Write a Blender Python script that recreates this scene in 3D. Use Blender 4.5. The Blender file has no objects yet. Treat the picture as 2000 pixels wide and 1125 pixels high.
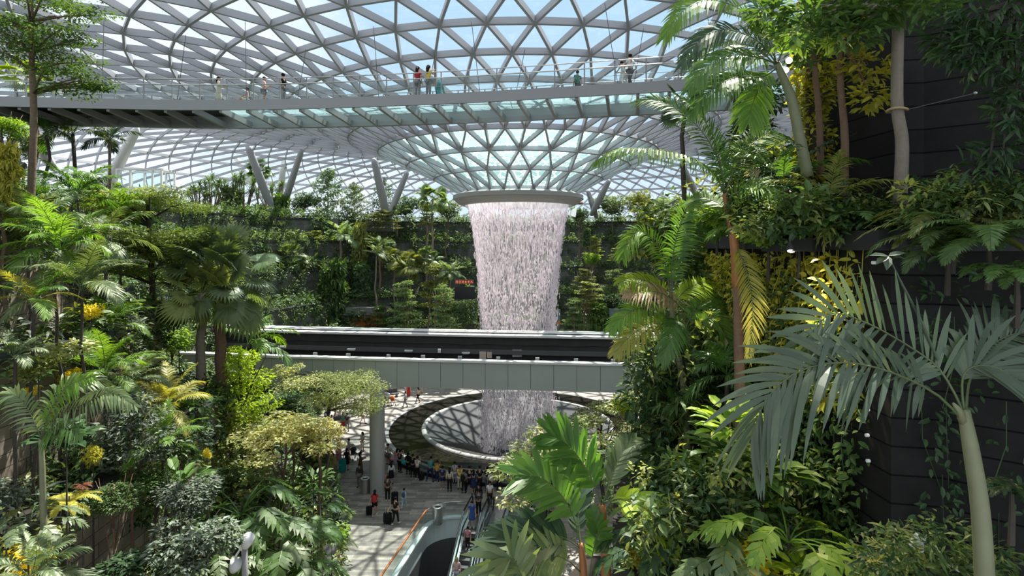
import bpy, bmesh, math, random
import numpy as np
from mathutils import Vector, Matrix, Euler

R = random.Random(7)
RS = np.random.RandomState(11)
SC = bpy.context.scene
COL = SC.collection
PI = math.pi

# ---------------------------------------------------------------- camera frame
FPX, CX, HY, HC = 1084.0, 1000.0, 480.0, 17.65     # focal in px, centre, horizon row, eye height
def P(px, py, D):
    return Vector(((px - CX) / FPX * D, D, HC - (py - HY) / FPX * D))
def floor_at(px, py, z=0.0):
    D = FPX * (HC - z) / (py - HY)
    return Vector(((px - CX) / FPX * D, D, z))
VX, VY = 0.6, 54.0                                   # axis of the waterfall

# ---------------------------------------------------------------- tagging
def tag(o, label=None, cat=None, group=None, kind=None):
    if label: o['label'] = label
    if cat: o['category'] = cat
    if group: o['group'] = group
    if kind: o['kind'] = kind
    return o
def empty(name, loc, label=None, cat=None, group=None, rz=0.0):
    o = bpy.data.objects.new(name, None); COL.objects.link(o)
    o.location = loc; o.rotation_euler = (0, 0, rz); o.empty_display_size = 0.2
    return tag(o, label, cat, group)
def link(name, me, parent=None, loc=(0, 0, 0), rot=(0, 0, 0), scale=None, mat=None):
    o = bpy.data.objects.new(name, me); COL.objects.link(o)
    if parent is not None: o.parent = parent
    o.location = loc; o.rotation_euler = rot
    if scale is not None: o.scale = scale if hasattr(scale, '__len__') else (scale,) * 3
    if mat is not None:
        if not me.materials: me.materials.append(mat)
        o.material_slots[0].link = 'OBJECT'; o.material_slots[0].material = mat
    return o

# ---------------------------------------------------------------- geometry collector
class G:
    def __init__(s): s.V = []; s.F = []; s.n = 0
    def add(s, V, F):
        V = np.asarray(V, dtype=np.float64).reshape(-1, 3)
        if isinstance(F, np.ndarray): F = [F]
        else:
            d = {}
            for f in F: d.setdefault(len(f), []).append(f)
            F = [np.array(v, dtype=np.int64) for v in d.values()]
        for f in F:
            if len(f): s.F.append(f + s.n)
        s.V.append(V); s.n += len(V); return s
    def box(s, c, size, rz=0.0, M=None):
        x, y, z = (np.array(size) / 2.0)
        v = np.array([[-x,-y,-z],[x,-y,-z],[x,y,-z],[-x,y,-z],[-x,-y,z],[x,-y,z],[x,y,z],[-x,y,z]])
        if rz:
            c_, s_ = math.cos(rz), math.sin(rz)
            v = v @ np.array([[c_, s_, 0], [-s_, c_, 0], [0, 0, 1]])
        if M is not None: v = v @ np.array(M.to_3x3()).T
        return s.add(v + np.array(c), np.array([[0,3,2,1],[4,5,6,7],[0,1,5,4],[1,2,6,5],[2,3,7,6],[3,0,4,7]]))
    def bar(s, a, b, w, h, up=(0, 0, 1)):
        a, b = Vector(a), Vector(b); d = b - a; L = d.length
        if L < 1e-6: return s
        d /= L; u = Vector(up); sd = d.cross(u)
        if sd.length < 1e-4: sd = d.cross(Vector((1, 0, 0)))
        sd.normalize(); u = sd.cross(d)
        v = []
        for p in (a, b):
            for i, j in ((-1,-1),(1,-1),(1,1),(-1,1)):
                v.append(p + sd * (i * w / 2) + u * (j * h / 2))
        return s.add(np.array([list(q) for q in v]), np.array([[0,1,2,3],[7,6,5,4],[0,4,5,1],[1,5,6,2],[2,6,7,3],[3,7,4,0]]))
    def tube(s, pts, rad, n=8, cap=True):
        pts = [Vector(p) for p in pts]; m = len(pts)
        if not hasattr(rad, '__len__'): rad = [rad] * m
        T = []
        for i in range(m):
            t = pts[min(i + 1, m - 1)] - pts[max(i - 1, 0)]
            T.append(t.normalized() if t.length > 1e-9 else Vector((0, 0, 1)))
        ref = Vector((0, 0, 1)) if abs(T[0].z) < 0.9 else Vector((1, 0, 0))
        u = T[0].cross(ref).normalized(); V = []
        for i in range(m):
            u = (u - T[i] * u.dot(T[i])).normalized(); w = T[i].cross(u)
            for k in range(n):
                a = 2 * PI * k / n
                V.append(list(pts[i] + (u * math.cos(a) + w * math.sin(a)) * rad[i]))
        F = [[i*n+k, i*n+(k+1)%n, (i+1)*n+(k+1)%n, (i+1)*n+k] for i in range(m-1) for k in range(n)]
        if cap and n > 2:
            F.append(list(range(n))[::-1]); F.append([(m-1)*n+k for k in range(n)])
        return s.add(V, F)
    def lathe(s, prof, n=32, c=(0, 0, 0), a0=0.0, a1=2*PI, close=True):
        full = abs(a1 - a0 - 2*PI) < 1e-6
        cols = n if full else n + 1
        V = []; m = len(prof)
        for k in range(cols):
            a = a0 + (a1 - a0) * k / n
            for r, z in prof: V.append([c[0] + r*math.cos(a), c[1] + r*math.sin(a), c[2] + z])
        F = []
        for k in range(n):
            k2 = (k + 1) % cols
            for i in range(m - 1): F.append([k*m+i, k2*m+i, k2*m+i+1, k*m+i+1])
        return s.add(V, F)
    def ball(s, c, r, nu=10, nv=7):
        r = r if hasattr(r, '__len__') else (r, r, r)
        V = []; F = []
        for j in range(nv + 1):
            t = PI * j / nv
            for i in range(nu):
                a = 2*PI*i/nu
                V.append([c[0]+r[0]*math.sin(t)*math.cos(a), c[1]+r[1]*math.sin(t)*math.sin(a), c[2]+r[2]*math.cos(t)])
        for j in range(nv):
            for i in range(nu): F.append([j*nu+i, (j+1)*nu+i, (j+1)*nu+(i+1)%nu, j*nu+(i+1)%nu])
        return s.add(V, F)
    def prism(s, poly, z0, z1):
        n = len(poly); V = [[x, y, z0] for x, y in poly] + [[x, y, z1] for x, y in poly]
        F = [[i, (i+1)%n, n+(i+1)%n, n+i] for i in range(n)]
        F.append(list(range(n))[::-1]); F.append([n+i for i in range(n)])
        return s.add(V, F)
    def xform(s, M):
        A = np.array(M); s.V = [v @ A[:3,:3].T + A[:3,3] for v in s.V]; return s
    def merge(s, g, M=None):
        if not g.V: return s
        V = np.vstack(g.V)
        if M is not None:
            A = np.array(M); V = V @ A[:3,:3].T + A[:3,3]
        for f in g.F: s.F.append(f + s.n)
        s.V.append(V); s.n += len(V); return s
    def mesh(s, name, mats=(), smooth=False):
        me = bpy.data.meshes.new(name)
        V = np.vstack(s.V).astype(np.float32)
        me.vertices.add(len(V)); me.vertices.foreach_set('co', V.ravel())
        tot = np.concatenate([np.full(len(f), f.shape[1], dtype=np.int32) for f in s.F])
        lv = np.concatenate([f.ravel() for f in s.F]).astype(np.int32)
        me.loops.add(len(lv)); me.loops.foreach_set('vertex_index', lv)
        me.polygons.add(len(tot))
        st = np.zeros(len(tot), dtype=np.int32); st[1:] = np.cumsum(tot)[:-1]
        me.polygons.foreach_set('loop_start', st); me.polygons.foreach_set('loop_total', tot)
        me.update(calc_edges=True); me.validate()
        me.polygons.foreach_set('use_smooth', np.full(len(me.polygons), bool(smooth)))
        if not hasattr(mats, '__len__'): mats = [mats]
        for m in mats: me.materials.append(m)
        return me
    def obj(s, name, mat, parent=None, smooth=False, loc=(0, 0, 0)):
        return link(name, s.mesh(name, mat, smooth), parent, loc)

# ---------------------------------------------------------------- materials
def nmat(name):
    m = bpy.data.materials.new(name); m.use_nodes = True
    nt = m.node_tree; nt.nodes.clear()
    out = nt.nodes.new('ShaderNodeOutputMaterial')
    return m, nt, out
def N(nt, t, **kw):
    n = nt.nodes.new(t)
    for k, v in kw.items():
        if k in n.inputs: n.inputs[k].default_value = v
        else: setattr(n, k, v)
    return n
def L(nt, a, b): nt.links.new(a, b)
def c4(c): return (c[0], c[1], c[2], 1.0)
def mixcol(nt, fac, a, b):
    m = N(nt, 'ShaderNodeMix', data_type='RGBA')
    for i, v in ((6, a), (7, b)):
        if hasattr(v, 'is_linked') or hasattr(v, 'links'): L(nt, v, m.inputs[i])
        else: m.inputs[i].default_value = c4(v)
    if hasattr(fac, 'links'): L(nt, fac, m.inputs[0])
    else: m.inputs[0].default_value = fac
    return m.outputs[2]
def plain(name, col, rough=0.5, metal=0.0, spec=0.5, var=0.0, scale=6.0, bump=0.0, emis=None, estr=0.0):
    m, nt, out = nmat(name)
    b = N(nt, 'ShaderNodeBsdfPrincipled'); b.inputs['Base Color'].default_value = c4(col)
    b.inputs['Roughness'].default_value = rough; b.inputs['Metallic'].default_value = metal
    b.inputs['Specular IOR Level'].default_value = spec
    if emis:
        b.inputs['Emission Color'].default_value = c4(emis); b.inputs['Emission Strength'].default_value = estr
    if var or bump:
        tc = N(nt, 'ShaderNodeTexCoord'); no = N(nt, 'ShaderNodeTexNoise', Scale=scale, Detail=5.0, Roughness=0.6)
        L(nt, tc.outputs['Object'], no.inputs['Vector'])
        if var:
            lo = tuple(max(0, x*(1-var)) for x in col); hi = tuple(min(1, x*(1+var)) for x in col)
            L(nt, mixcol(nt, no.outputs['Fac'], lo, hi), b.inputs['Base Color'])
        if bump:
            bp = N(nt, 'ShaderNodeBump', Strength=bump, Distance=0.05); L(nt, no.outputs['Fac'], bp.inputs['Height'])
            L(nt, bp.outputs['Normal'], b.inputs['Normal'])
    L(nt, b.outputs[0], out.inputs[0]); return m
def leafmat(name, c1, c2, trans=0.4, gloss=0.06, rough=0.48, tint=(1.65, 1.5, 0.5), cback=None):
    m, nt, out = nmat(name)
    g = N(nt, 'ShaderNodeNewGeometry'); oi = N(nt, 'ShaderNodeObjectInfo')
    col = mixcol(nt, g.outputs['Random Per Island'], c1, c2)
    hs = N(nt, 'ShaderNodeHueSaturation'); L(nt, col, hs.inputs['Color'])
    mr = N(nt, 'ShaderNodeMapRange'); L(nt, oi.outputs['Random'], mr.inputs[0]); mr.inputs[3].default_value = 0.95; mr.inputs[4].default_value = 1.45
    L(nt, mr.outputs[0], hs.inputs['Value'])
    d = N(nt, 'ShaderNodeBsdfDiffuse'); L(nt, hs.outputs[0], d.inputs[0])
    t = N(nt, 'ShaderNodeBsdfTranslucent')
    tm = N(nt, 'ShaderNodeMix', data_type='RGBA', blend_type='MULTIPLY'); tm.inputs[0].default_value = 1.0
    L(nt, hs.outputs[0], tm.inputs[6]); tm.inputs[7].default_value = c4(tint); L(nt, tm.outputs[2], t.inputs[0])
    mx = N(nt, 'ShaderNodeMixShader'); mx.inputs[0].default_value = trans
    L(nt, d.outputs[0], mx.inputs[1]); L(nt, t.outputs[0], mx.inputs[2])
    gl = N(nt, 'ShaderNodeBsdfGlossy'); gl.inputs['Roughness'].default_value = rough; gl.inputs['Color'].default_value = (0.9, 0.9, 0.82, 1)
    lw = N(nt, 'ShaderNodeLayerWeight', Blend=0.25); ma = N(nt, 'ShaderNodeMath', operation='MULTIPLY_ADD')
    L(nt, lw.outputs['Fresnel'], ma.inputs[0]); ma.inputs[1].default_value = 0.035; ma.inputs[2].default_value = gloss*0.45
    m2 = N(nt, 'ShaderNodeMixShader'); L(nt, ma.outputs[0], m2.inputs[0])
    L(nt, mx.outputs[0], m2.inputs[1]); L(nt, gl.outputs[0], m2.inputs[2])
    L(nt, m2.outputs[0], out.inputs[0]); return m
def glassmat(name, tint=(0.9, 0.97, 1.0), refl=0.06, edge=0.55, rough=0.02, diff=0.0, dcol=(0.8, 0.9, 0.95)):
    m, nt, out = nmat(name)
    t = N(nt, 'ShaderNodeBsdfTransparent'); t.inputs[0].default_value = c4(tint)
    gl = N(nt, 'ShaderNodeBsdfGlossy'); gl.inputs['Roughness'].default_value = rough
    lw = N(nt, 'ShaderNodeLayerWeight', Blend=0.5); pw = N(nt, 'ShaderNodeMath', operation='POWER'); pw.inputs[1].default_value = 4.0
    L(nt, lw.outputs['Facing'], pw.inputs[0])
    ma = N(nt, 'ShaderNodeMath', operation='MULTIPLY_ADD'); L(nt, pw.outputs[0], ma.inputs[0]); ma.inputs[1].default_value = edge; ma.inputs[2].default_value = refl
    mx = N(nt, 'ShaderNodeMixShader'); L(nt, ma.outputs[0], mx.inputs[0]); L(nt, t.outputs[0], mx.inputs[1]); L(nt, gl.outputs[0], mx.inputs[2])
    last = mx.outputs[0]
    if diff:
        d = N(nt, 'ShaderNodeBsdfTranslucent'); d.inputs[0].default_value = c4(dcol)
        m3 = N(nt, 'ShaderNodeMixShader'); m3.inputs[0].default_value = diff
        L(nt, last, m3.inputs[1]); L(nt, d.outputs[0], m3.inputs[2]); last = m3.outputs[0]
    L(nt, last, out.inputs[0]); return m

def blockmat(name, c1, c2, mortar, scale=1.0, bw=0.9, bh=0.36, msize=0.012, rough=0.8, spec=0.3, vert=True, off=0.5):
    """stone courses: u runs along the face, v is height (walls) or both are horizontal (floors)"""
    m, nt, out = nmat(name)
    g = N(nt, 'ShaderNodeNewGeometry'); sp = N(nt, 'ShaderNodeSeparateXYZ'); L(nt, g.outputs['Position'], sp.inputs[0])
    cb = N(nt, 'ShaderNodeCombineXYZ')
    if vert:
        ad = N(nt, 'ShaderNodeMath', operation='ADD'); L(nt, sp.outputs[0], ad.inputs[0]); L(nt, sp.outputs[1], ad.inputs[1])
        L(nt, ad.outputs[0], cb.inputs[0]); L(nt, sp.outputs[2], cb.inputs[1])
    else:
        L(nt, sp.outputs[0], cb.inputs[0]); L(nt, sp.outputs[1], cb.inputs[1])
    br = N(nt, 'ShaderNodeTexBrick'); br.offset = off
    br.inputs['Scale'].default_value = scale; br.inputs['Brick Width'].default_value = bw; br.inputs['Row Height'].default_value = bh
    br.inputs['Mortar Size'].default_value = msize; br.inputs['Bias'].default_value = 0.0
    br.inputs['Color1'].default_value = c4(c1); br.inputs['Color2'].default_value = c4(c2); br.inputs['Mortar'].default_value = c4(mortar)
    L(nt, cb.outputs[0], br.inputs['Vector'])
    no = N(nt, 'ShaderNodeTexNoise', Scale=1.7, Detail=6.0, Roughness=0.65); L(nt, g.outputs['Position'], no.inputs['Vector'])
    mr = N(nt, 'ShaderNodeMapRange'); L(nt, no.outputs['Fac'], mr.inputs[0]); mr.inputs[1].default_value = 0.3; mr.inputs[2].default_value = 0.7; mr.inputs[3].default_value = 0.7; mr.inputs[4].default_value = 1.2
    mu = N(nt, 'ShaderNodeMix', data_type='RGBA', blend_type='MULTIPLY'); mu.inputs[0].default_value = 1.0
    L(nt, br.outputs['Color'], mu.inputs[6]); L(nt, mr.outputs[0], mu.inputs[7])
    b = N(nt, 'ShaderNodeBsdfPrincipled'); b.inputs['Roughness'].default_value = rough; b.inputs['Specular IOR Level'].default_value = spec
    L(nt, mu.outputs[2], b.inputs['Base Color'])
    bp = N(nt, 'ShaderNodeBump', Strength=0.4, Distance=0.03); L(nt, br.outputs['Fac'], bp.inputs['Height']); bp.invert = True
    L(nt, bp.outputs['Normal'], b.inputs['Normal'])
    L(nt, b.outputs[0], out.inputs[0]); return m

# ---------------------------------------------------------------- leaves
T_DIA = (np.array([[0,0,0],[.45,.23,.07],[1,0,-.12],[.45,-.23,.07]], float), np.array([[0,2,1],[0,3,2]]))
T_OVAL = (np.array([[0,0,0],[.22,.17,.05],[.6,.2,.05],[1,0,-.1],[.6,-.2,.05],[.22,-.17,.05],[.4,0,0]], float),
          np.array([[0,6,1],[1,6,2],[2,6,3],[3,6,4],[4,6,5],[5,6,0]]))
T_BROAD = (np.array([[0,0,0],[.12,.16,.05],[.42,.25,.07],[.75,.17,.02],[1,0,-.16],[.75,-.17,.02],[.42,-.25,.07],[.12,-.16,.05],[.3,0,0],[.65,0,-.02]], float),
          np.array([[0,8,1],[1,8,2],[2,8,9],[2,9,3],[3,9,4],[4,9,5],[5,9,6],[6,9,8],[6,8,7],[7,8,0]]))
T_LANCE = (np.array([[0,0,0],[.35,.09,.03],[.7,.07,-.02],[1,0,-.18],[.7,-.07,-.02],[.35,-.09,.03]], float), np.array([[0,5,1],[1,5,4],[1,4,2],[2,4,3]]))
T_STRAP = (np.array([[0,.03,0],[0,-.03,0],[.4,.05,.06],[.4,-.05,.06],[.75,.035,-.02],[.75,-.035,-.02],[1,.003,-.25],[1,-.003,-.25]], float),
           np.array([[0,1,3],[0,3,2],[2,3,5],[2,5,4],[4,5,7],[4,7,6]]))
def unit(a):
    a = np.asarray(a, float); return a / np.maximum(np.linalg.norm(a, axis=-1, keepdims=True), 1e-9)
def leaves(g, tm, pos, d, up, sc, wide=1.0):
    """place template leaves at pos, blade along d, upper face towards up"""
    V, F = tm; n = len(pos)
    if n == 0: return g
    d = unit(d); s = np.cross(up, d); s = unit(s); u = np.cross(d, s)
    sc = np.broadcast_to(np.asarray(sc, float), (n,))[:, None, None]
    A = V[None, :, 0:1] * d[:, None, :] + V[None, :, 1:2] * wide * s[:, None, :] + V[None, :, 2:3] * u[:, None, :]
    W = pos[:, None, :] + A * sc
    k = len(V); FF = (F[None] + (np.arange(n) * k)[:, None, None]).reshape(-1, F.shape[1])
    return g.add(W.reshape(-1, 3), FF)
def rand_dirs(n, rs=None):
    return unit((rs or RS).normal(size=(n, 3)))
def cloud(g, c, r, n, tm, size, flat=0.6, shell=0.5, out=0.7, wide=1.0, rs=None):
    """a mass of leaves in an ellipsoid; flat -> how much the blades lie level"""
    rs = rs or RS
    dv = rand_dirs(n, rs); rad = (shell + (1 - shell) * rs.rand(n)) ** 0.6
    r = np.array(r if hasattr(r, '__len__') else (r, r, r), float)
    pos = np.array(c) + dv * rad[:, None] * r
    d = dv * out + rand_dirs(n, rs) * 0.8; d[:, 2] = d[:, 2] * (1 - flat) - 0.15
    up = np.array([0, 0, 1.0]) + rand_dirs(n, rs) * (0.75 - 0.4 * flat) + dv * 0.25
    return leaves(g, tm, pos, d, up, size * (0.65 + 0.6 * rs.rand(n)), wide)
def bez(pts, n):
    """Catmull-Rom through the points, n samples"""
    p = [np.array(q, float) for q in pts]
    if len(p) == 2: return np.array([p[0] + (p[1]-p[0])*t for t in np.linspace(0, 1, n)])
    q = [2*p[0]-p[1]] + p + [2*p[-1]-p[-2]]; out = []; m = len(p) - 1
    for t in np.linspace(0, m, n):
        i = min(int(t), m - 1); u = t - i; a, b, c, d = q[i], q[i+1], q[i+2], q[i+3]
        out.append(0.5*((2*b)+(-a+c)*u+(2*a-5*b+4*c-d)*u*u+(-a+3*b-3*c+d)*u**3))
    return np.array(out)
def frond(g, path, n=34, ll=0.5, lw=0.035, start=0.18, ang=58, vee=0.25, droop=0.35, side=None, rr=0.016, seg=4, rs=None, tipf=0.35, clump=0, rach=True, ragged=0.12, sides=(1, -1), basef=0.6):
    """pinnate palm leaf along a 3D path: a rib plus two rows of leaflets"""
    rs = rs or RS
    C = bez(path, 40); m = len(C)
    T = unit(np.gradient(C, axis=0))
    if rach:
        g.tube([tuple(C[i]) for i in range(0, m, 3)] + [tuple(C[-1])], [rr*(1-0.8*i/m) for i in range(0, m, 3)] + [rr*0.15], 5, cap=False)
    base_up = np.array([0, 0, 1.0]) if side is None else np.asarray(side, float)
    ts = np.linspace(start, 0.985, n)
    for sgn in sides:
        tt = ts + rs.uniform(-0.3, 0.3, n) * (1-start) / n * (1 if not clump else 0)
        tt = np.clip(tt, 0, 0.995); idx = tt * (m - 1); i0 = np.minimum(idx.astype(int), m - 2); fr = (idx - i0)[:, None]
        pos = C[i0] * (1-fr) + C[i0+1] * fr; t = unit(T[i0] * (1-fr) + T[i0+1] * fr)
        s = np.cross(t, base_up); bad = np.linalg.norm(s, axis=1) < 0.15
        s[bad] = np.array([1.0, 0, 0]); s = unit(s); up = np.cross(s, t)
        f = (tt - start) / (1 - start)
        env = np.minimum(1.0, basef + (1-basef) * np.minimum(f / 0.25, 1)) * (1 - (1 - tipf) * np.clip((f - 0.45) / 0.55, 0, 1) ** 1.5)
        a = np.radians(ang - (ang - 22) * f ** 1.6 + rs.uniform(-5, 5, n))[:, None]
        veee = vee + rs.uniform(-0.1, 0.1, n)[:, None]
        d = unit(np.cos(a) * t + np.sin(a) * (s * sgn * np.sqrt(np.maximum(0, 1 - veee**2)) + up * veee))
        l = (ll * env * (1 + rs.uniform(-ragged, ragged, n)))[:, None]
        w = unit(t - d * np.sum(t * d, axis=1, keepdims=True)); nn = np.cross(d, w)
        w = unit(w + nn * rs.uniform(-0.35, 0.35, (n, 1)))
        prof = {3: [0.6, 1.0, 0.05], 4: [0.45, 1.0, 0.85, 0.05], 6: [0.35, 0.85, 1.0, 0.92, 0.62, 0.04]}[seg]
        V = np.zeros((n, seg * 2, 3)); dr = droop * (0.7 + 0.6 * rs.rand(n))[:, None]
        for k in range(seg):
            u = k / (seg - 1)
            c = pos + d * l * u * (1 - 0.18 * u * dr) + np.array([0, 0, -1.0]) * l * dr * u * u
            hw = lw * prof[k] * np.minimum(1, 0.5 + env)[:, None] / 1.0 * 0.5
            V[:, 2*k] = c + w * hw; V[:, 2*k+1] = c - w * hw
        F = np.array([[2*k, 2*k+1, 2*k+3, 2*k+2] for k in range(seg - 1)])
        g.add(V.reshape(-1, 3), (F[None] + (np.arange(n) * seg * 2)[:, None, None]).reshape(-1, 4))
    return g
def arch_path(length, e0, e1, n=7, sway=0.0):
    """local path in the XZ plane whose slope runs from e0 to e1 degrees"""
    p = [np.zeros(3)]; st = length / (n - 1)
    for i in range(n - 1):
        u = (i + 0.5) / (n - 1); e = math.radians(e0 + (e1 - e0) * u)
        p.append(p[-1] + st * np.array([math.cos(e), sway * math.sin(u * 2.2) * 0.4, math.sin(e)]))
    return p
def fan_leaf(g, pet=0.7, rad=0.8, n=26, e0=40, spread=250, droop=0.35, rs=None, w=0.05):
    rs = rs or RS
    pth = arch_path(pet, e0, e0 - 20, 5); g.tube([tuple(q) for q in pth], [0.014]*4+[0.01], 5, cap=False)
    c = pth[-1]; t = unit(pth[-1] - pth[-2]); s = np.array([0, 1.0, 0]); up = np.cross(t, s) * -1
    if up[2] < 0: up = -up
    a = np.radians(np.linspace(-spread/2, spread/2, n)); nn = n
    d = unit(np.cos(a)[:, None]*t + np.sin(a)[:, None]*s + up * 0.18)
    l = rad * (0.78 + 0.22*np.cos(a*0.8))[:, None] * (1 + rs.uniform(-.06, .06, (n, 1)))
    w_ = unit(np.cross(d, up)); V = np.zeros((nn, 8, 3))
    for k, (u, pw) in enumerate(((0.03, 0.25), (0.45, 1.2), (0.72, 0.8), (1.0, 0.06))):
        cc = c + d * l * u + np.array([0, 0, -1.0]) * l * droop * max(0, u-0.3) ** 2 * 1.6
        V[:, 2*k] = cc + w_*w*pw; V[:, 2*k+1] = cc - w_*w*pw + up*0.012
    F = np.array([[0,1,3,2],[2,3,5,4],[4,5,7,6]])
    g.add(V.reshape(-1, 3), (F[None] + (np.arange(nn)*8)[:, None, None]).reshape(-1, 4)); return g
# ================================================================ materials
M = {}
M['steel'] = plain('painted_steel', (0.37, 0.375, 0.40), 0.45, 0.0, 0.5)
M['steel_dark'] = plain('dark_steel', (0.10, 0.10, 0.10), 0.5)
M['steel_mid'] = plain('grey_steel', (0.30, 0.30, 0.30), 0.45, 0.0)
M['inox'] = plain('brushed_steel', (0.55, 0.55, 0.54), 0.3, 0.9)
M['black'] = plain('black_plastic', (0.012, 0.012, 0.013), 0.45)
M['rubber'] = plain('black_rubber', (0.02, 0.02, 0.02), 0.6)
M['soil'] = plain('planting_soil', (0.02, 0.015, 0.01), 0.95, var=0.4)
M['rim'] = plain('oculus_rim_metal', (0.40, 0.38, 0.36), 0.5, var=0.08, scale=0.7)
M['fascia'] = plain('bridge_fascia_paint', (0.33, 0.335, 0.34), 0.5)
M['panel'] = plain('sage_grey_cladding', (0.36, 0.39, 0.37), 0.5, var=0.04, scale=0.4)
M['concrete'] = plain('pale_concrete', (0.72, 0.70, 0.68), 0.7, var=0.12, scale=1.5)
M['darkwall'] = plain('weathered_dark_concrete', (0.05, 0.048, 0.045), 0.8, var=0.4, scale=1.2)
M['white'] = plain('white_paint', (0.82, 0.82, 0.80), 0.45)
M['bowlwhite'] = plain('white_glazed_lining', (0.72, 0.80, 0.80), 0.35)
M['orange'] = plain('copper_handrail', (0.72, 0.25, 0.10), 0.35, 0.6)
M['column'] = plain('column_render', (0.44, 0.44, 0.42), 0.55, var=0.06, scale=0.8)
M['beige'] = plain('beige_box', (0.62, 0.50, 0.40), 0.6)
M['bark'] = plain('brown_bark', (0.16, 0.115, 0.075), 0.9, var=0.45, scale=9, bump=0.5)
M['barkgrey'] = plain('grey_bark', (0.24, 0.20, 0.155), 0.9, var=0.35, scale=7, bump=0.5)
M['barkred'] = plain('reddish_bark', (0.17, 0.10, 0.065), 0.85, var=0.4, scale=9, bump=0.4)
M['barkdark'] = plain('dark_bark', (0.055, 0.045, 0.035), 0.9, var=0.3, scale=8)
M['orangestem'] = plain('orange_crownshaft', (0.30, 0.12, 0.04), 0.5, var=0.3, scale=5)
M['ribgreen'] = plain('leaf_rib_green', (0.10, 0.13, 0.05), 0.5)
M['greenstem'] = plain('green_palm_stem', (0.19, 0.20, 0.11), 0.6, var=0.25, scale=4)
M['glassroof'] = glassmat('roof_glazing', (0.955, 0.975, 0.985), 0.03, 0.45)
M['glassrail'] = glassmat('balustrade_glass', (0.86, 0.95, 0.94), 0.05, 0.4)
M['glassfloor'] = glassmat('walkway_floor_glass', (0.84, 0.94, 0.93), 0.05, 0.3, 0.1, diff=0.28, dcol=(0.42, 0.64, 0.66))
M['floor'] = blockmat('plaza_plank_tiles', (0.47, 0.42, 0.365), (0.22, 0.205, 0.19), (0.16, 0.15, 0.14), 1.0, 1.5, 0.24, 0.006, 0.5, 0.35, vert=False)
M['stone'] = blockmat('sandstone_courses', (0.33, 0.27, 0.21), (0.22, 0.18, 0.145), (0.08, 0.065, 0.05), 1.0, 1.1, 0.42, 0.014, 0.85)
M['darkstone'] = blockmat('slate_grey_courses', (0.17, 0.175, 0.17), (0.12, 0.125, 0.12), (0.06, 0.06, 0.06), 1.0, 2.4, 0.8, 0.02, 0.75)
M['blackstone'] = blockmat('near_black_basalt_courses', (0.024, 0.023, 0.0215), (0.018, 0.0175, 0.0165), (0.003, 0.003, 0.003), 1.0, 9.0, 0.36, 0.012, 0.85, 0.15)
M['cap'] = plain('basalt_coping', (0.022, 0.023, 0.025), 0.6)

# water pooled on the funnel glazing: pale turquoise, with caustic light painted in as a white web
m, nt, out = nmat('water_film_painted_caustics')
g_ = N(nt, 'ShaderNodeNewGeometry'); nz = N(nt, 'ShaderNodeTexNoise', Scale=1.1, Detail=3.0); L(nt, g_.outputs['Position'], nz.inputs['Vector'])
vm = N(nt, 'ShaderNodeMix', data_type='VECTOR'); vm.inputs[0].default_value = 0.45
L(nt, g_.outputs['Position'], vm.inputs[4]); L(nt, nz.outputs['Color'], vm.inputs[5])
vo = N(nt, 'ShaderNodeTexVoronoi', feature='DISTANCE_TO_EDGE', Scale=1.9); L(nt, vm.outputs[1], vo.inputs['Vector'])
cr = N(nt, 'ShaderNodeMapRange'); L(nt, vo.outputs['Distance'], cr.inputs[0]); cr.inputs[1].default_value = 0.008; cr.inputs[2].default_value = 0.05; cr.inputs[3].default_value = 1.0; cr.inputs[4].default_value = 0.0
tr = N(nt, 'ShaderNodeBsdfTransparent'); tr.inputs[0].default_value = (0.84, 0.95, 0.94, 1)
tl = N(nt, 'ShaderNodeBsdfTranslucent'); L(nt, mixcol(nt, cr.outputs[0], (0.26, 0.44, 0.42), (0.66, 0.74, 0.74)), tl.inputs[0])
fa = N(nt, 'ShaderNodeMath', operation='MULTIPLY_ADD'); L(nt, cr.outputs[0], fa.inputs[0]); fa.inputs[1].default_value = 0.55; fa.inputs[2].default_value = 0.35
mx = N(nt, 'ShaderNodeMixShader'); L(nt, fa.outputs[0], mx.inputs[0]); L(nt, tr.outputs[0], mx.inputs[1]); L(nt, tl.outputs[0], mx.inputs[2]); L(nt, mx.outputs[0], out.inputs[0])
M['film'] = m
# dark shallow pool
m, nt, out = nmat('still_dark_water')
b = N(nt, 'ShaderNodeBsdfPrincipled'); b.inputs['Base Color'].default_value = (0.016, 0.0145, 0.0125, 1); b.inputs['Roughness'].default_value = 0.12
tc = N(nt, 'ShaderNodeTexCoord'); nz = N(nt, 'ShaderNodeTexNoise', Scale=2.2, Detail=4.0); L(nt, tc.outputs['Object'], nz.inputs['Vector'])
bp = N(nt, 'ShaderNodeBump', Strength=0.12, Distance=0.1); L(nt, nz.outputs['Fac'], bp.inputs['Height']); L(nt, bp.outputs['Normal'], b.inputs['Normal']); L(nt, b.outputs[0], out.inputs[0])
M['pool'] = m
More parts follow.
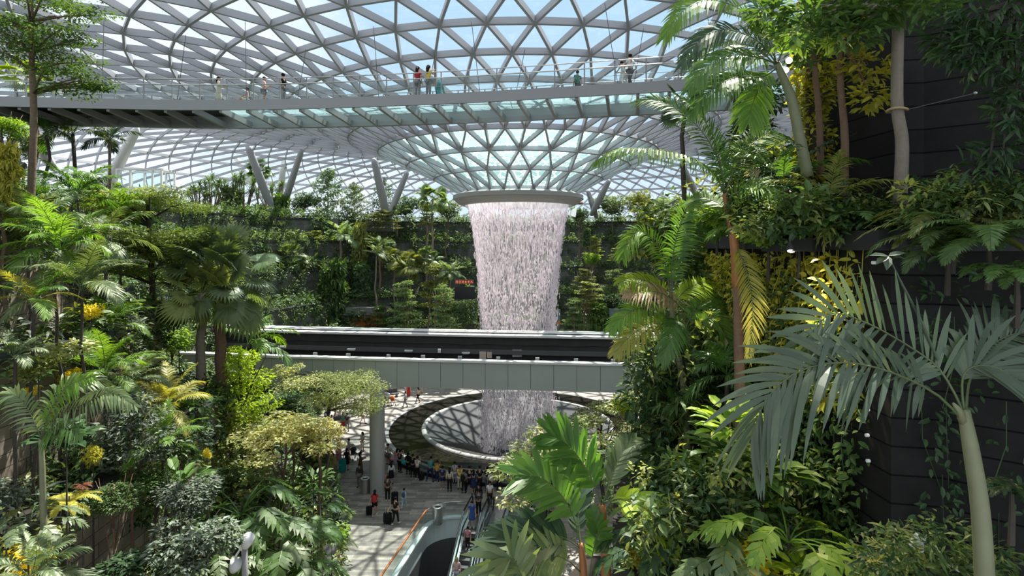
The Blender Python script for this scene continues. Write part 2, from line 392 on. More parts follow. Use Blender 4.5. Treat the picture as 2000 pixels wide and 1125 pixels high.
# acrylic bowl sheeted with running water
m, nt, out = nmat('wet_acrylic_bowl')
tc = N(nt, 'ShaderNodeTexCoord'); mp = N(nt, 'ShaderNodeMapping'); mp.inputs['Location'].default_value = (4.2, 4.4, 0); L(nt, tc.outputs['Object'], mp.inputs['Vector'])
gr = N(nt, 'ShaderNodeVectorMath', operation='LENGTH'); L(nt, mp.outputs[0], gr.inputs[0])
nz = N(nt, 'ShaderNodeTexNoise', Scale=1.6, Detail=7.0, Roughness=0.7); L(nt, tc.outputs['Object'], nz.inputs['Vector'])
ad = N(nt, 'ShaderNodeMath', operation='MULTIPLY_ADD'); L(nt, nz.outputs['Fac'], ad.inputs[0]); ad.inputs[1].default_value = 3.2; L(nt, gr.outputs['Value'], ad.inputs[2])
mr = N(nt, 'ShaderNodeMapRange'); L(nt, ad.outputs[0], mr.inputs[0]); mr.inputs[1].default_value = 2.6; mr.inputs[2].default_value = 6.0
b = N(nt, 'ShaderNodeBsdfPrincipled'); b.inputs['Roughness'].default_value = 0.7; b.inputs['Specular IOR Level'].default_value = 0.2
L(nt, mixcol(nt, mr.outputs[0], (0.036, 0.032, 0.026), (0.072, 0.076, 0.078)), b.inputs['Base Color']); L(nt, b.outputs[0], out.inputs[0])
M['bowl'] = m
# falling water
m, nt, out = nmat('falling_droplets')
d = N(nt, 'ShaderNodeBsdfDiffuse'); d.inputs[0].default_value = (0.93, 0.88, 0.90, 1)
t = N(nt, 'ShaderNodeBsdfTranslucent'); t.inputs[0].default_value = (0.96, 0.90, 0.93, 1)
mx = N(nt, 'ShaderNodeMixShader'); mx.inputs[0].default_value = 0.5; L(nt, d.outputs[0], mx.inputs[1]); L(nt, t.outputs[0], mx.inputs[2]); L(nt, mx.outputs[0], out.inputs[0])
M['drops'] = m
def veilmat(name, dens, contrast, col=(0.93, 0.86, 0.91), z0=None, z1=None):
    m, nt, out = nmat(name)
    tc = N(nt, 'ShaderNodeTexCoord'); mp = N(nt, 'ShaderNodeMapping'); mp.inputs['Scale'].default_value = (3.0, 3.0, 0.16); L(nt, tc.outputs['Object'], mp.inputs['Vector'])
    nz = N(nt, 'ShaderNodeTexNoise', Scale=1.6, Detail=6.0, Roughness=0.65); L(nt, mp.outputs[0], nz.inputs['Vector'])
    mr = N(nt, 'ShaderNodeMapRange'); L(nt, nz.outputs['Fac'], mr.inputs[0]); mr.inputs[1].default_value = 0.5 - contrast; mr.inputs[2].default_value = 0.5 + contrast; mr.inputs[3].default_value = dens * 0.15; mr.inputs[4].default_value = dens
    d = N(nt, 'ShaderNodeBsdfDiffuse'); d.inputs[0].default_value = c4(col); t = N(nt, 'ShaderNodeBsdfTranslucent'); t.inputs[0].default_value = c4(col)
    ms = N(nt, 'ShaderNodeMixShader'); ms.inputs[0].default_value = 0.5; L(nt, d.outputs[0], ms.inputs[1]); L(nt, t.outputs[0], ms.inputs[2])
    if z0 is not None:
        sx = N(nt, 'ShaderNodeSeparateXYZ'); L(nt, tc.outputs['Object'], sx.inputs[0]); fz = N(nt, 'ShaderNodeMapRange'); L(nt, sx.outputs[2], fz.inputs[0]); fz.inputs[1].default_value = z0; fz.inputs[2].default_value = z1
        mq = N(nt, 'ShaderNodeMath', operation='MULTIPLY'); L(nt, mr.outputs[0], mq.inputs[0]); L(nt, fz.outputs[0], mq.inputs[1]); mr = mq
    tr = N(nt, 'ShaderNodeBsdfTransparent'); mx = N(nt, 'ShaderNodeMixShader'); L(nt, mr.outputs[0], mx.inputs[0]); L(nt, tr.outputs[0], mx.inputs[1]); L(nt, ms.outputs[0], mx.inputs[2]); L(nt, mx.outputs[0], out.inputs[0])
    return m
M['veil_top'] = veilmat('water_curtain', 0.8, 0.2, z0=HC+0.6, z1=HC+4.0)
M['veil_low'] = veilmat('thin_water_veil', 0.24, 0.14)
M['veil_foot'] = veilmat('misty_water_veil', 0.6, 0.16, (0.95, 0.92, 0.93), z0=9.0, z1=3.0)
# foliage
M['lf_mid'] = leafmat('leaf_mid_green', (0.055, 0.115, 0.03), (0.10, 0.18, 0.045))
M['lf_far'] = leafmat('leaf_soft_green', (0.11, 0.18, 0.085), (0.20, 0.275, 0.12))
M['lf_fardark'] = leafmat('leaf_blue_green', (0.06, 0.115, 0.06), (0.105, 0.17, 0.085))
M['lf_dark'] = leafmat('leaf_dark_green', (0.016, 0.042, 0.016), (0.035, 0.075, 0.024), 0.22, 0.07)
M['lf_olive'] = leafmat('leaf_olive', (0.15, 0.19, 0.055), (0.25, 0.28, 0.085))
M['lf_bright'] = leafmat('leaf_bright_green', (0.13, 0.24, 0.035), (0.22, 0.34, 0.05), 0.5)
M['lf_lime'] = leafmat('leaf_lime', (0.19, 0.30, 0.022), (0.31, 0.40, 0.035), 0.5, 0.05)
M['lf_yellow'] = leafmat('leaf_golden_yellow', (0.55, 0.48, 0.03), (0.72, 0.62, 0.06), 0.4)
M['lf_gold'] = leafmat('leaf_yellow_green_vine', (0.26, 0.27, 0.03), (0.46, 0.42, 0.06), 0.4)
M['lf_pale'] = leafmat('leaf_variegated_cream', (0.17, 0.23, 0.09), (0.52, 0.53, 0.30), 0.4)
M['lf_cream'] = leafmat('leaf_variegated_gold', (0.22, 0.24, 0.08), (0.62, 0.56, 0.28), 0.4)
M['lf_silver'] = leafmat('leaf_silver_grey', (0.022, 0.045, 0.022), (0.19, 0.22, 0.18), 0.25)
M['lf_palm'] = leafmat('leaf_palm_green', (0.05, 0.12, 0.025), (0.09, 0.19, 0.035), 0.45, 0.08)
M['lf_palmb'] = leafmat('leaf_palm_bright_green', (0.085, 0.175, 0.025), (0.15, 0.26, 0.04), 0.5, 0.04)  # brighter, yellower green than the common palm leaf
M['lf_palmgrey'] = leafmat('leaf_palm_grey_green', (0.075, 0.12, 0.045), (0.15, 0.20, 0.085), 0.35, 0.1)
M['lf_palmy'] = leafmat('leaf_palm_yellowing', (0.26, 0.27, 0.05), (0.40, 0.37, 0.08), 0.45)
M['lf_palmdark'] = leafmat('leaf_palm_dark', (0.02, 0.05, 0.025), (0.045, 0.085, 0.04), 0.2, 0.09)
M['lf_palmnear'] = leafmat('leaf_palm_matte_green', (0.045, 0.075, 0.048), (0.085, 0.12, 0.07), 0.3, 0.10, 0.45)
M['lf_dry'] = leafmat('leaf_dry_brown', (0.25, 0.17, 0.09), (0.38, 0.28, 0.17), 0.3)
M['lf_white'] = leafmat('leaf_bleached', (0.5, 0.45, 0.40), (0.62, 0.56, 0.5), 0.3)
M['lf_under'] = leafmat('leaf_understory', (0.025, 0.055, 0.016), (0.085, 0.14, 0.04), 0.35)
M['lf_palmdeep'] = leafmat('leaf_palm_deep_green', (0.045, 0.12, 0.018), (0.075, 0.175, 0.028), 0.55, 0.08)
M['lf_tier'] = leafmat('leaf_pale_yellow_green', (0.16, 0.23, 0.05), (0.30, 0.36, 0.10), 0.4)
M['lf_red'] = leafmat('leaf_reddish', (0.12, 0.03, 0.02), (0.22, 0.07, 0.03), 0.35)

# ================================================================ roof
prof_r = [5.7, 8.17, 10.74, 13.3, 15.9, 18.5, 21.1, 23.7, 26.3, 28.9, 31.5, 34.2, 36.9, 39.6, 42.3, 45, 47.8, 50.6, 53.4, 56.2, 59, 61.8, 64.5, 67.2, 69.8, 72.3, 74.6, 76.8, 78.7, 80.4, 81.7]
kr = [5.7, 8.17, 10.74, 13.3, 15.9, 18.5, 21.1, 23.7, 26.3, 28.9, 31.5, 36, 42, 48, 55, 62, 69, 75, 79, 81.7]
kz = [4.9, 6.3, 7.45, 8.6, 9.55, 10.5, 11.35, 12.1, 12.65, 13.05, 13.35, 13.8, 13.9, 13.3, 12.0, 9.8, 6.5, 2.5, -2.0, -8.0]
rings = [(r, HC + float(np.interp(r, kr, kz)), 28 if k <= 2 else (56 if k < 12 else 112)) for k, r in enumerate(prof_r)]
nodes = []; phase = 0.0
for k, (r, z, n) in enumerate(rings):
    off = 0.5 if k % 2 else 0.0
    if k >= 3: off = 0.5 * ((k - 3) % 2) + 0.25 if n == 56 else 0.5 * (k % 2)
    a0 = -PI/2
    nodes.append([Vector((VX + r*math.cos(a0 + 2*PI*(i+off)/n), VY + r*math.sin(a0 + 2*PI*(i+off)/n), z)) for i in range(n)])
    rings[k] = (r, z, n, off)
def inward(k):
    a = rings[max(k-1, 0)]; b = rings[min(k+1, len(rings)-1)]
    dr, dz = b[0]-a[0], b[1]-a[1]; l = math.hypot(dr, dz); return dz/l, -dr/l      # (radial, z) pointing into the hall
def nrm(p, k):
    a, b = inward(k); q = Vector((p.x-VX, p.y-VY, 0)).normalized(); return Vector((q.x*a, q.y*a, b))
BW, BH = 0.15, 0.44
lat = G(); gla = G(); film = G()
def beam(p, q, k, k2, near):
    n = (nrm(p, k) + nrm(q, k2)).normalized()
    w, h = BW, (BH if near else 0.34)
    lat.bar(p - n*h*0.5, q - n*h*0.5, w, h, n)
for k in range(len(rings)):
    r, z, n, off = rings[k]
    for i in range(n):
        if k < 12 or k % 2 == 0: beam(nodes[k][i], nodes[k][(i+1) % n], k, k, k < 14)
    if k + 1 < len(rings):
        n2, off2 = rings[k+1][2], rings[k+1][3]
        tris = []
        # walk both rings by angle and zip them together
        A = [(i + off) / n for i in range(n)]; B = [(j + off2) / n2 for j in range(n2)]
        i = j = 0; segs = set(); segs.add((0, 0))
        while i < n or j < n2:
            na = A[i+1] if i+1 < n else (A[0]+1 if i < n else 9)
            nb = B[j+1] if j+1 < n2 else (B[0]+1 if j < n2 else 9)
            if i >= n: na = 9
            if j >= n2: nb = 9
            if na <= nb: tris.append((('a', i % n), ('a', (i+1) % n), ('b', j % n2))); i += 1
            else: tris.append((('a', i % n), ('b', (j+1) % n2), ('b', j % n2))); j += 1
            segs.add((i % n, j % n2))
        for (ia, jb) in segs: beam(nodes[k][ia], nodes[k+1][jb], k, k+1, k < 14)
        for t in tris:
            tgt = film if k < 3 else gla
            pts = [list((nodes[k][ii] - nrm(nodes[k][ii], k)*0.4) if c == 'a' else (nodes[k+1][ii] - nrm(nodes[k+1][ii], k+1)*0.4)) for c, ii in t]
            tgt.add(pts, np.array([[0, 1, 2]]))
roof = gla.obj('ceiling', M['glassroof']); tag(roof, 'vast curved glass roof with a triangulated steel lattice sinking into a funnel', 'glass roof', kind='structure')
lat.obj('lattice_frame', M['steel'], roof)
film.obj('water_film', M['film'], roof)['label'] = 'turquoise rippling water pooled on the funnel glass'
rim = G(); zr = rings[0][1]
rim.lathe([(5.35, 0.05), (5.95, 0.06), (6.3, -0.1), (6.32, -0.45), (6.15, -0.5), (6.15, -0.56), (5.95, -0.75), (5.5, -1.02), (5.15, -1.05), (5.15, 0.05)], 72, (VX, VY, zr))
tag(rim.obj('oculus_rim', M['rim'], roof, smooth=False), 'grey metal ring around the opening the water falls from')
# raking columns that carry the roof, standing on the far terraces
def pole(a, b, r0, label):
    g = G(); a, b = Vector(a), Vector(b); pts = [a + (b-a)*t for t in (0, 0.04, 0.3, 0.6, 0.96, 1)]
    g.tube(pts, [r0*0.55, r0*0.8, r0*1.05, r0, r0*0.75, r0*0.4], 14)
    o = g.obj('roof_column', M['white'] if 'white' in label else M['steel'], smooth=True); tag(o, label, 'roof column', kind='structure')
pole(P(549, 455, 86), P(483, 283, 78), 0.62, 'thick pale grey raking roof column behind the spiky-leaved trees')
pole(P(500, 370, 94), P(459, 306, 92), 0.55, 'short white raking roof column leaning left among spiky trees')
pole(P(546, 390, 92), P(555, 310, 90), 0.5, 'nearly upright white roof column between two leaning ones')
pole(P(541, 440, 88), P(590, 291, 80), 0.5, 'grey roof column leaning right behind the far trees')
pole(P(762, 450, 88), P(730, 310, 80), 0.62, 'pale grey roof column leaning left beside the funnel')
pole(P(748, 450, 90), P(796, 335, 84), 0.5, 'grey roof column leaning right under the funnel edge')
pole(P(1155, 420, 90), P(1190, 352, 84), 0.5, 'grey roof column leaning right just right of the waterfall')
pole(P(1165, 425, 92), P(1148, 372, 88), 0.45, 'short grey roof column right of the oculus ring')
pole(P(1362, 385, 84), P(1330, 318, 76), 0.5, 'grey roof column glimpsed between the right-hand palm fronds')
pole(P(180, 420, 66), P(268, 250, 60), 0.6, 'white raking roof column behind the slim left palms')
pole(P(105, 330, 60), P(70, 280, 56), 0.5, 'white roof column at far left behind the tall tree')

# ================================================================ ground and terraces
C0 = [(-7.5,-6),(-7.8,10),(-8.4,22),(-9.6,31),(-12.6,38),(-17.0,46),(-20.2,54),(-20.8,62),(-18.5,69),(-13,74.5),(-6,77.5),(1,78.5),(8,77.5),(14,74.5),(19,69),(21,62),(20.5,54),(17,46),(12.5,39),(9.5,32),(8.5,22),(8.5,10),(8.5,-6)]
OFF = [0, 3.0, 6.5, 10, 13.5, 17.0]; TZ = [2.2, 6.2, 10.2, 14.2, 18.2, 21.5]
def offset_poly(d):
    out = []; n = len(C0)
    for i, (x, y) in enumerate(C0):
        a = Vector(C0[max(i-1, 0)]); b = Vector(C0[min(i+1, n-1)]); t = (b - a).normalized(); nn = Vector((-t.y, t.x))
        s = float(np.interp(y, [24, 34, 38, 46, 54, 62], [0.72, 0.95, 1.5, 1.5, 1.1, 1.0])) if x < 0 else 1.0
        out.append((x + nn.x*d*s, y + nn.y*d*s))
    return out
CONT = [offset_poly(d) for d in OFF]
def inside(poly, x, y):
    c = False; n = len(poly); j = n - 1
    for i in range(n):
        xi, yi = poly[i]; xj, yj = poly[j]
        if (yi > y) != (yj > y) and x < (xj-xi)*(y-yi)/(yj-yi+1e-12)+xi: c = not c
        j = i
    return c
RP = [(0.9, 12.5, 9.0, [(0.7,4.5),(0.7,13.0),(2.0,15.5),(9,15.5),(9,4.5)]), (2, 0, 12.3, [(2.0,5.2),(1.9,10.5),(2.6,14.0),(9,14.0),(9,5.2)])]
def gz(x, y):
    for a, b, z, poly in RP[::-1]:
        if inside(poly, x, y): return z
    z = 0.0
    for i, poly in enumerate(CONT):
        if not inside(poly, x, y): z = TZ[i]
    return z
def band(inner, outer, z0, z1, name, mat, label, lip=True):
    g = G(); n = len(inner); V = []
    for (x, y), (u, v) in zip(inner, outer): V += [[x, y, z0], [x, y, z1], [u, v, z1]]
    F = []
    for i in range(n - 1):
        a, b = 3*i, 3*(i+1); F += [[a, a+1, b+1, b]]
    g.add(V, F); wall = g.obj(name, mat); tag(wall, label, 'terrace wall', kind='structure')
    t = G(); t.add(V, [[3*i+1, 3*i+2, 3*i+5, 3*i+4] for i in range(n-1)]); t.obj('planting_bed', M['soil'], wall)
    if lip:
        c = G()
        for i in range(n - 1):
            c.bar((*inner[i], z1+0.06), (*inner[i+1], z1+0.06), 0.5, 0.22)
        c.obj('coping', M['cap'], wall)
    return wall
names = ['lowest planted terrace wall around the plaza', 'second planted terrace wall up the hillside', 'third planted terrace wall up the hillside', 'fourth planted terrace wall up the hillside', 'fifth planted terrace wall up the hillside', 'topmost planted terrace wall under the roof']
NL = 9      # the first points of the line lie on the near left hillside: warm stone; the far bowl is dark slate
for i in range(6):
    outer = CONT[i+1] if i < 5 else offset_poly(34)
    zb = TZ[i-1] - 0.3 if i else -0.2
    band(CONT[i][:6], outer[:6], zb, TZ[i], 'wall_left', M['stone'], 'sandstone block ' + names[i] + ' on the left')
    band(CONT[i][5:], outer[5:], zb, TZ[i], 'wall_back', M['darkstone'], 'dark slate ' + names[i] + ' at the far end')
# floor with the pool bowl and the escalator well cut out
EO = Vector((-1.62, 36.2, 0)); ED = Vector((-0.17, -1, 0)).normalized(); EX = Vector((ED.y*-1, ED.x, 0))   # EX points right in the view
def E(u, v, z=0.0): return EO + EX*u + ED*v + Vector((0, 0, z))
well = []
for a in np.linspace(90, 180, 9): well.append((-1.4 + 2.1*math.cos(math.radians(a)), 2.3 - 1.9*math.sin(math.radians(a))))
well = [(-1.4, 0.4)] + well[1:]
right = [(1.45 + 1.1*math.cos(math.radians(a)), 1.6 - 1.2*math.sin(math.radians(a))) for a in np.linspace(0, 90, 7)]
WELL = well + [(-3.5, 13.0), (2.55, 13.0)] + right
bm = bmesh.new()
def loop(pts):
    vs = [bm.verts.new(p) for p in pts]
    for i in range(len(vs)): bm.edges.new((vs[i], vs[(i+1) % len(vs)]))
loop([(-60, -8, 0), (60, -8, 0), (60, 100, 0), (-60, 100, 0)])
loop([tuple(E(u, v)) for u, v in WELL])
loop([(VX + 8.9*math.cos(a), VY + 8.9*math.sin(a), 0) for a in np.linspace(0, 2*PI, 64, endpoint=False)])
bmesh.ops.triangle_fill(bm, edges=bm.edges[:], use_beauty=True)
for f in bm.faces:
    if f.normal.z < 0: f.normal_flip()
# drop the fills of the two holes
kill = [f for f in bm.faces if (Vector((f.calc_center_median().x - VX, f.calc_center_median().y - VY)).length < 8.7)]
def uv_of(p):
    q = p - EO; return q.dot(EX), q.dot(ED)
kill += [f for f in bm.faces if f not in kill and inside(WELL, *uv_of(f.calc_center_median()))]
bmesh.ops.delete(bm, geom=kill, context='FACES')
me = bpy.data.meshes.new('floor'); bm.to_mesh(me); bm.free(); me.materials.append(M['floor'])
tag(link('floor', me), 'grey and cream plank-tiled plaza floor', 'floor', kind='structure')
g = G(); g.box((0, 26, -6.0), (30, 40, 0.2)); tag(g.obj('floor', M['steel_dark']), 'dark lower floor down the escalator well', 'floor', kind='structure')

# ================================================================ pool
pool = empty('reflecting_pool', (VX, VY, 0), 'round dark reflecting pool ringing the foot of the waterfall', 'pool')
g = G(); g.lathe([(9.25, 0.24), (12.3, 0.24)], 96); g.obj('water', M['pool'], pool, True)
g = G(); g.lathe([(12.3, 0.0), (12.3, 0.27), (12.62, 0.27), (12.62, 0.0)], 96); g.obj('outer_kerb', M['steel_mid'], pool)
g = G(); g.lathe([(8.85, 0.2), (8.85, 0.36), (9.02, 0.40), (9.25, 0.36), (9.3, 0.22)], 96); g.obj('inner_rim', M['column'], pool, True)
g = G(); g.lathe([(8.9, 0.30), (7.6, -0.05), (5.6, -0.7), (4.0, -1.7), (3.2, -3.2), (2.8, -6.0)], 96); g.obj('acrylic_bowl', M['bowl'], pool, True)
# glass barrier along the near side of the pool
bar = empty('glass_barrier', (VX, VY, 0), 'curved waist-high glass barrier with black base along the pool edge', 'barrier')
A0, A1 = math.radians(-160), math.radians(-20); RB = 13.45
def arcpts(r, z, n=40): return [(r*math.cos(A0+(A1-A0)*i/n), r*math.sin(A0+(A1-A0)*i/n), z) for i in range(n+1)]
g = G(); g.lathe([(RB, 0.12), (RB, 1.05)], 60, a0=A0, a1=A1); g.obj('glass_pane', M['glassrail'], bar)
g = G(); g.lathe([(RB-0.09, 0.0), (RB-0.09, 0.26), (RB+0.09, 0.26), (RB+0.09, 0.0)], 60, a0=A0, a1=A1); g.obj('base_rail', M['black'], bar)
g = G(); g.tube(arcpts(RB, 1.08), 0.04, 8); g.obj('top_rail', M['inox'], bar, True)

# ================================================================ waterfall
ztop = rings[0][1] - 0.6
def fall_r(z): return 3.25 + 1.72*math.exp(-(ztop - z)/6.5)
wf = empty('waterfall', (VX, VY, 0), 'tall round waterfall dropping from the roof opening into the pool', 'waterfall')
g = G(); zs = np.linspace(ztop, ztop - 3.4, 8); g.lathe([(fall_r(z)-0.02, z) for z in zs], 72); g.obj('water_curtain', M['veil_top'], wf, True)
g = G(); zs = np.linspace(ztop - 3.0, -1.0, 18); g.lathe([(fall_r(z)-0.12, z) for z in zs], 72); g.obj('water_veil', M['veil_low'], wf, True)
g = G(); zs = np.linspace(9.0, -1.2, 12); g.lathe([(fall_r(z)-0.3, z) for z in zs], 72); g.obj('water_veil', M['veil_foot'], wf, True)
g = G(); n = 13000
zz = ztop - 0.9 - (ztop + 1.8) * RS.rand(n)**0.92; aa = RS.rand(n)*2*PI
fil = np.round(aa / (2*PI) * 190) / 190 * 2*PI; aa = np.where(RS.rand(n) < 0.45, fil + RS.normal(size=n)*0.006, aa)
fr = np.clip((ztop - zz) / ztop, 0, 1)
rr = np.array([fall_r(z) for z in zz]) + RS.normal(size=n)*(0.05 + 0.22*fr)
size = 0.028 + 0.026*RS.rand(n) + 0.01*fr; ln = (0.10 + 0.30*RS.rand(n)**2)*(1.3 - 0.5*fr)
c = np.stack([rr*np.cos(aa), rr*np.sin(aa), zz], 1)
oc = np.array([[1,0,0],[0,1,0],[-1,0,0],[0,-1,0],[0,0,1],[0,0,-1]], float)
V = c[:, None, :] + oc[None]*np.stack([size, size, ln], 1)[:, None, :]*0.9
F = np.array([[0,1,4],[1,2,4],[2,3,4],[3,0,4],[1,0,5],[2,1,5],[3,2,5],[0,3,5]])
g.add(V.reshape(-1, 3), (F[None] + (np.arange(n)*6)[:, None, None]).reshape(-1, 3))
n = 500; zz = ztop - 0.4 - 7*RS.rand(n)**1.4; aa = RS.rand(n)*2*PI
for z, a in zip(zz, aa):
    l = 0.5 + 1.6*R.random(); r0, r1 = fall_r(z), fall_r(z - l)
    g.bar((r0*math.cos(a), r0*math.sin(a), z), (r1*math.cos(a), r1*math.sin(a), z-l), 0.035, 0.035, (math.cos(a), math.sin(a), 0))
tag(g.obj('droplets', M['drops'], wf), 'white falling droplets and strands', kind='stuff')

# ================================================================ high glass-floored footbridge
cb = empty('canopy_bridge', P(800, 190, 31), 'curved grey steel footbridge with glass floor hung under the roof', 'footbridge')
cbl = cb.location.copy()
pxs = [(-420, 176), (-150, 184), (0, 188.5), (250, 194), (400, 196), (600, 193), (850, 184), (1000, 176), (1200, 164), (1310, 157), (1450, 147), (1650, 134)]
NB = 120
ne = bez([tuple(P(x, y, FPX*8.1/(HY-y))) for x, y in pxs], NB)
tg = unit(np.gradient(ne, axis=0)); nr = np.stack([-tg[:, 1], tg[:, 0], np.zeros(NB)], 1)
fe = ne + nr*3.6
off = np.array(cbl)
def W(i, t, dz=0.0):
    i = max(0, min(NB-1, i)); f = i - int(i); i0 = int(i); i1 = min(i0+1, NB-1)
    p = (ne[i0]*(1-f)+ne[i1]*f)*(1-t) + (fe[i0]*(1-f)+fe[i1]*f)*t
    return Vector(p) - cbl + Vector((0, 0, dz))
def strip(t, z0, z1, w, mat, name):
    g = G()
    V = []
    for i in range(NB):
        for q in (-w/2, w/2):
            p = ne[i]*(1-t)+fe[i]*t + nr[i]*q - off; V += [[p[0], p[1], p[2]+z0], [p[0], p[1], p[2]+z1]]
    F = []
    for i in range(NB-1):
        a, b = 4*i, 4*(i+1); F += [[a,b,b+1,a+1],[a+2,a+3,b+3,b+2],[a+1,b+1,b+3,a+3],[a,a+2,b+2,b]]
    g.add(V, F); return g.obj(name, mat, cb)
strip(0, -0.55, 0.0, 0.14, M['fascia'], 'fascia'); strip(1, -0.55, 0.0, 0.14, M['fascia'], 'fascia')
strip(1.0, -0.80, -0.55, 0.28, M['steel_mid'], 'edge_beam'); 
def deck(i0, i1, mat, name, z=-0.10):
    g = G(); V = []; k = i1 - i0 + 1
    for i in range(i0, i1+1):
        for t in (0.02, 0.98):
            p = W(i, t, z); V += [list(p)]
    F = []
    for i in range(k-1):
        a, b = 2*i, 2*(i+1); F += [[a,a+1,b+1,b]]
    g.add(V, F); return g.obj(name, mat, cb)
isw = min(range(NB), key=lambda i: abs((ne[i][0]/ne[i][1])*FPX + CX - 395))
deck(0, isw, M['black'], 'solid_deck'); deck(isw, NB-1, M['glassfloor'], 'glass_deck')
s = np.concatenate([[0], np.cumsum(np.linalg.norm(np.diff(ne, axis=0), axis=1))]); tot = s[-1]
def at_s(d): return float(np.interp(d, s, np.arange(NB)))
d = 0.4
while d < tot:
    i = at_s(d); g = G(); a, b = W(i, 0.02, -0.5), W(i, 1.0, -0.62); g.bar(a, b, 0.16, 0.34); g.obj('cross_beam', M['steel_mid'], cb); d += 1.52
for t in (0.0, 1.0):
    d = 0.8
    while d < tot:
        i = at_s(d); g = G(); g.bar(W(i, t, -0.05), W(i, t, 1.18), 0.045, 0.06); g.obj('railing_post', M['steel_mid'], cb); d += 1.52
    for z, r in ((1.18, 0.028), (0.86, 0.035), (0.42, 0.012)):
        g = G(); g.tube([W(i, t, z) for i in range(0, NB, 2)] + [W(NB-1, t, z)], r, 6); g.obj('handrail' if z > 1 else 'guard_rail', M['inox'] if z > .5 else M['steel_mid'], cb, True)
    g = G(); V = []
    for i in range(NB): V += [list(W(i, t, 0.05)), list(W(i, t, 0.84))]
    g.add(V, [[2*i, 2*i+2, 2*i+3, 2*i+1] for i in range(NB-1)]); g.obj('glass_pane', M['glassrail'], cb)
def zroof(x, y): return float(np.interp(math.hypot(x-VX, y-VY), kr, kz)) + HC
for px in (205, 270, 487, 524, 740, 790, 936, 970, 1204, 1232, 1400):
    i = min(range(NB), key=lambda i: abs((ne[i][0]/ne[i][1])*FPX + CX - px)); t = 0.0 if px in (205, 487, 740, 936, 1204, 1400) else 1.0
    p = W(i, t, 0.0); q = p + Vector((-0.5 if t == 0 else 0.7, 0.9 - t, 0)); wq = q + cbl; q.z = zroof(wq.x, wq.y) - cbl.z
    g = G(); g.tube([p, q], 0.018, 5); g.obj('suspension_cable', M['steel_dark'], cb)

# ================================================================ train bridge
tb = empty('train_bridge', (0, 40, 8), 'sage panelled concrete train bridge crossing in front of the waterfall', 'train bridge')
ctl = [(-150, 668), (350, 688), (700, 699), (1240, 711), (1700, 719)]
ZT = 9.55
lp = [P(x, y, FPX*(HC-ZT)/(y-HY)) for x, y in ctl]
lp = [Vector(q) for q in bez([tuple(q) for q in lp], 90)]
def tbp(i, back, z): 
    i = max(0, min(89, i)); i0 = int(i); f = i - i0; i1 = min(i0+1, 89); p = lp[i0]*(1-f)+lp[i1]*f
    a, b = lp[max(i0-1, 0)], lp[min(i0+1, 89)]; t = (b-a).normalized()
    return Vector((p.x - t.y*back, p.y + t.x*back - 40, z - 8))
ls = [0.0]
for a, b in zip(lp, lp[1:]): ls.append(ls[-1] + (b-a).length)
def tstrip(name, mat, back, w, z0, z1, par=tb):
    g = G(); V = []
    for i in range(90):
        for q in (-w/2, w/2):
            for z in (z0, z1): V.append(list(tbp(i, back+q, z)))
    F = []
    for i in range(89):
        a, b = 4*i, 4*(i+1); F += [[a,b,b+1,a+1],[a+2,a+3,b+3,b+2],[a+1,b+1,b+3,a+3],[a,a+2,b+2,b]]
    g.add(V, F); return g.obj(name, mat, par)
g = G(); d = 0.3
while d < ls[-1] - 1.7:            # cladding panels with dark joints
    i0 = float(np.interp(d+0.012, ls, range(90))); i1 = float(np.interp(d+1.588, ls, range(90)))
    a, b, c_, e = tbp(i0, 0, 7.55), tbp(i1, 0, 7.55), tbp(i1, 0, ZT-0.16), tbp(i0, 0, ZT-0.16)
    ab = tbp(i0, 0.1, 7.55); bb = tbp(i1, 0.1, 7.55); cb_ = tbp(i1, 0.1, ZT-0.16); eb = tbp(i0, 0.1, ZT-0.16)
    g.add([list(v) for v in (a, b, c_, e, ab, bb, cb_, eb)], [[0,1,2,3],[4,7,6,5],[0,4,5,1],[1,5,6,2],[2,6,7,3],[3,7,4,0]]); d += 1.6
g.obj('cladding_panel', M['panel'], tb)
tstrip('parapet', M['darkwall'], 0.25, 0.28, 7.6, ZT-0.14)
tstrip('coping', M['concrete'], 0.2, 0.62, ZT-0.14, ZT)
tstrip('track_deck', M['darkwall'], 3.9, 7.4, 7.6, 8.0)
tstrip('back_wall', M['darkwall'], 7.9, 0.5, 7.6, 10.0)
tstrip('back_coping', M['concrete'], 7.75, 0.85, 10.0, 10.16)
tstrip('back_coping', M['concrete'], 8.75, 0.5, 10.2, 10.36); tstrip('back_wall', M['darkwall'], 8.8, 0.3, 7.6, 10.2)
tstrip('running_rail', M['steel_dark'], 7.3, 0.3, 8.6, 8.95)
g = G(); g.tube([tbp(i, 7.55, 9.35 + 0.05*math.sin(i*1.3)) for i in range(0, 90, 2)], 0.03, 5); g.obj('power_cable', M['rubber'], tb)
g = G(); g.tube([tbp(i, 8.3, 10.28) for i in range(0, 90, 3)], 0.07, 6); g.obj('water_pipe', M['white'], tb, True)
def ip(px): return min(range(90), key=lambda i: abs(lp[i].x/lp[i].y*FPX + CX - px))
for px, py, w, h, mt in ((943, 694, .55, .62, 'beige'), (956, 693, .4, .5, 'beige'), (988, 688, .38, .34, 'white'), (1010, 690, .8, .55, 'white'), (858, 685, .22, .3, 'white')):
    D = 46.3; q = P(px, py, D); g = G(); g.box((0, 0, 0), (w, 0.2, h)); g.obj('junction_box', M[mt], tb, loc=(q.x, q.y-40, q.z-8))
for px, py in ((686, 682), (798, 685), (910, 689), (1096, 692), (1154, 695), (550, 677), (430, 674)):
    q = P(px, py, 46.3); g = G(); g.box((0, 0, 0), (0.66, 0.22, 0.1)); g.box((0, 0.1, -0.08), (0.5, 0.06, 0.12)); g.obj('trackside_lamp', M['white'], tb, loc=(q.x, q.y-40, q.z-8))
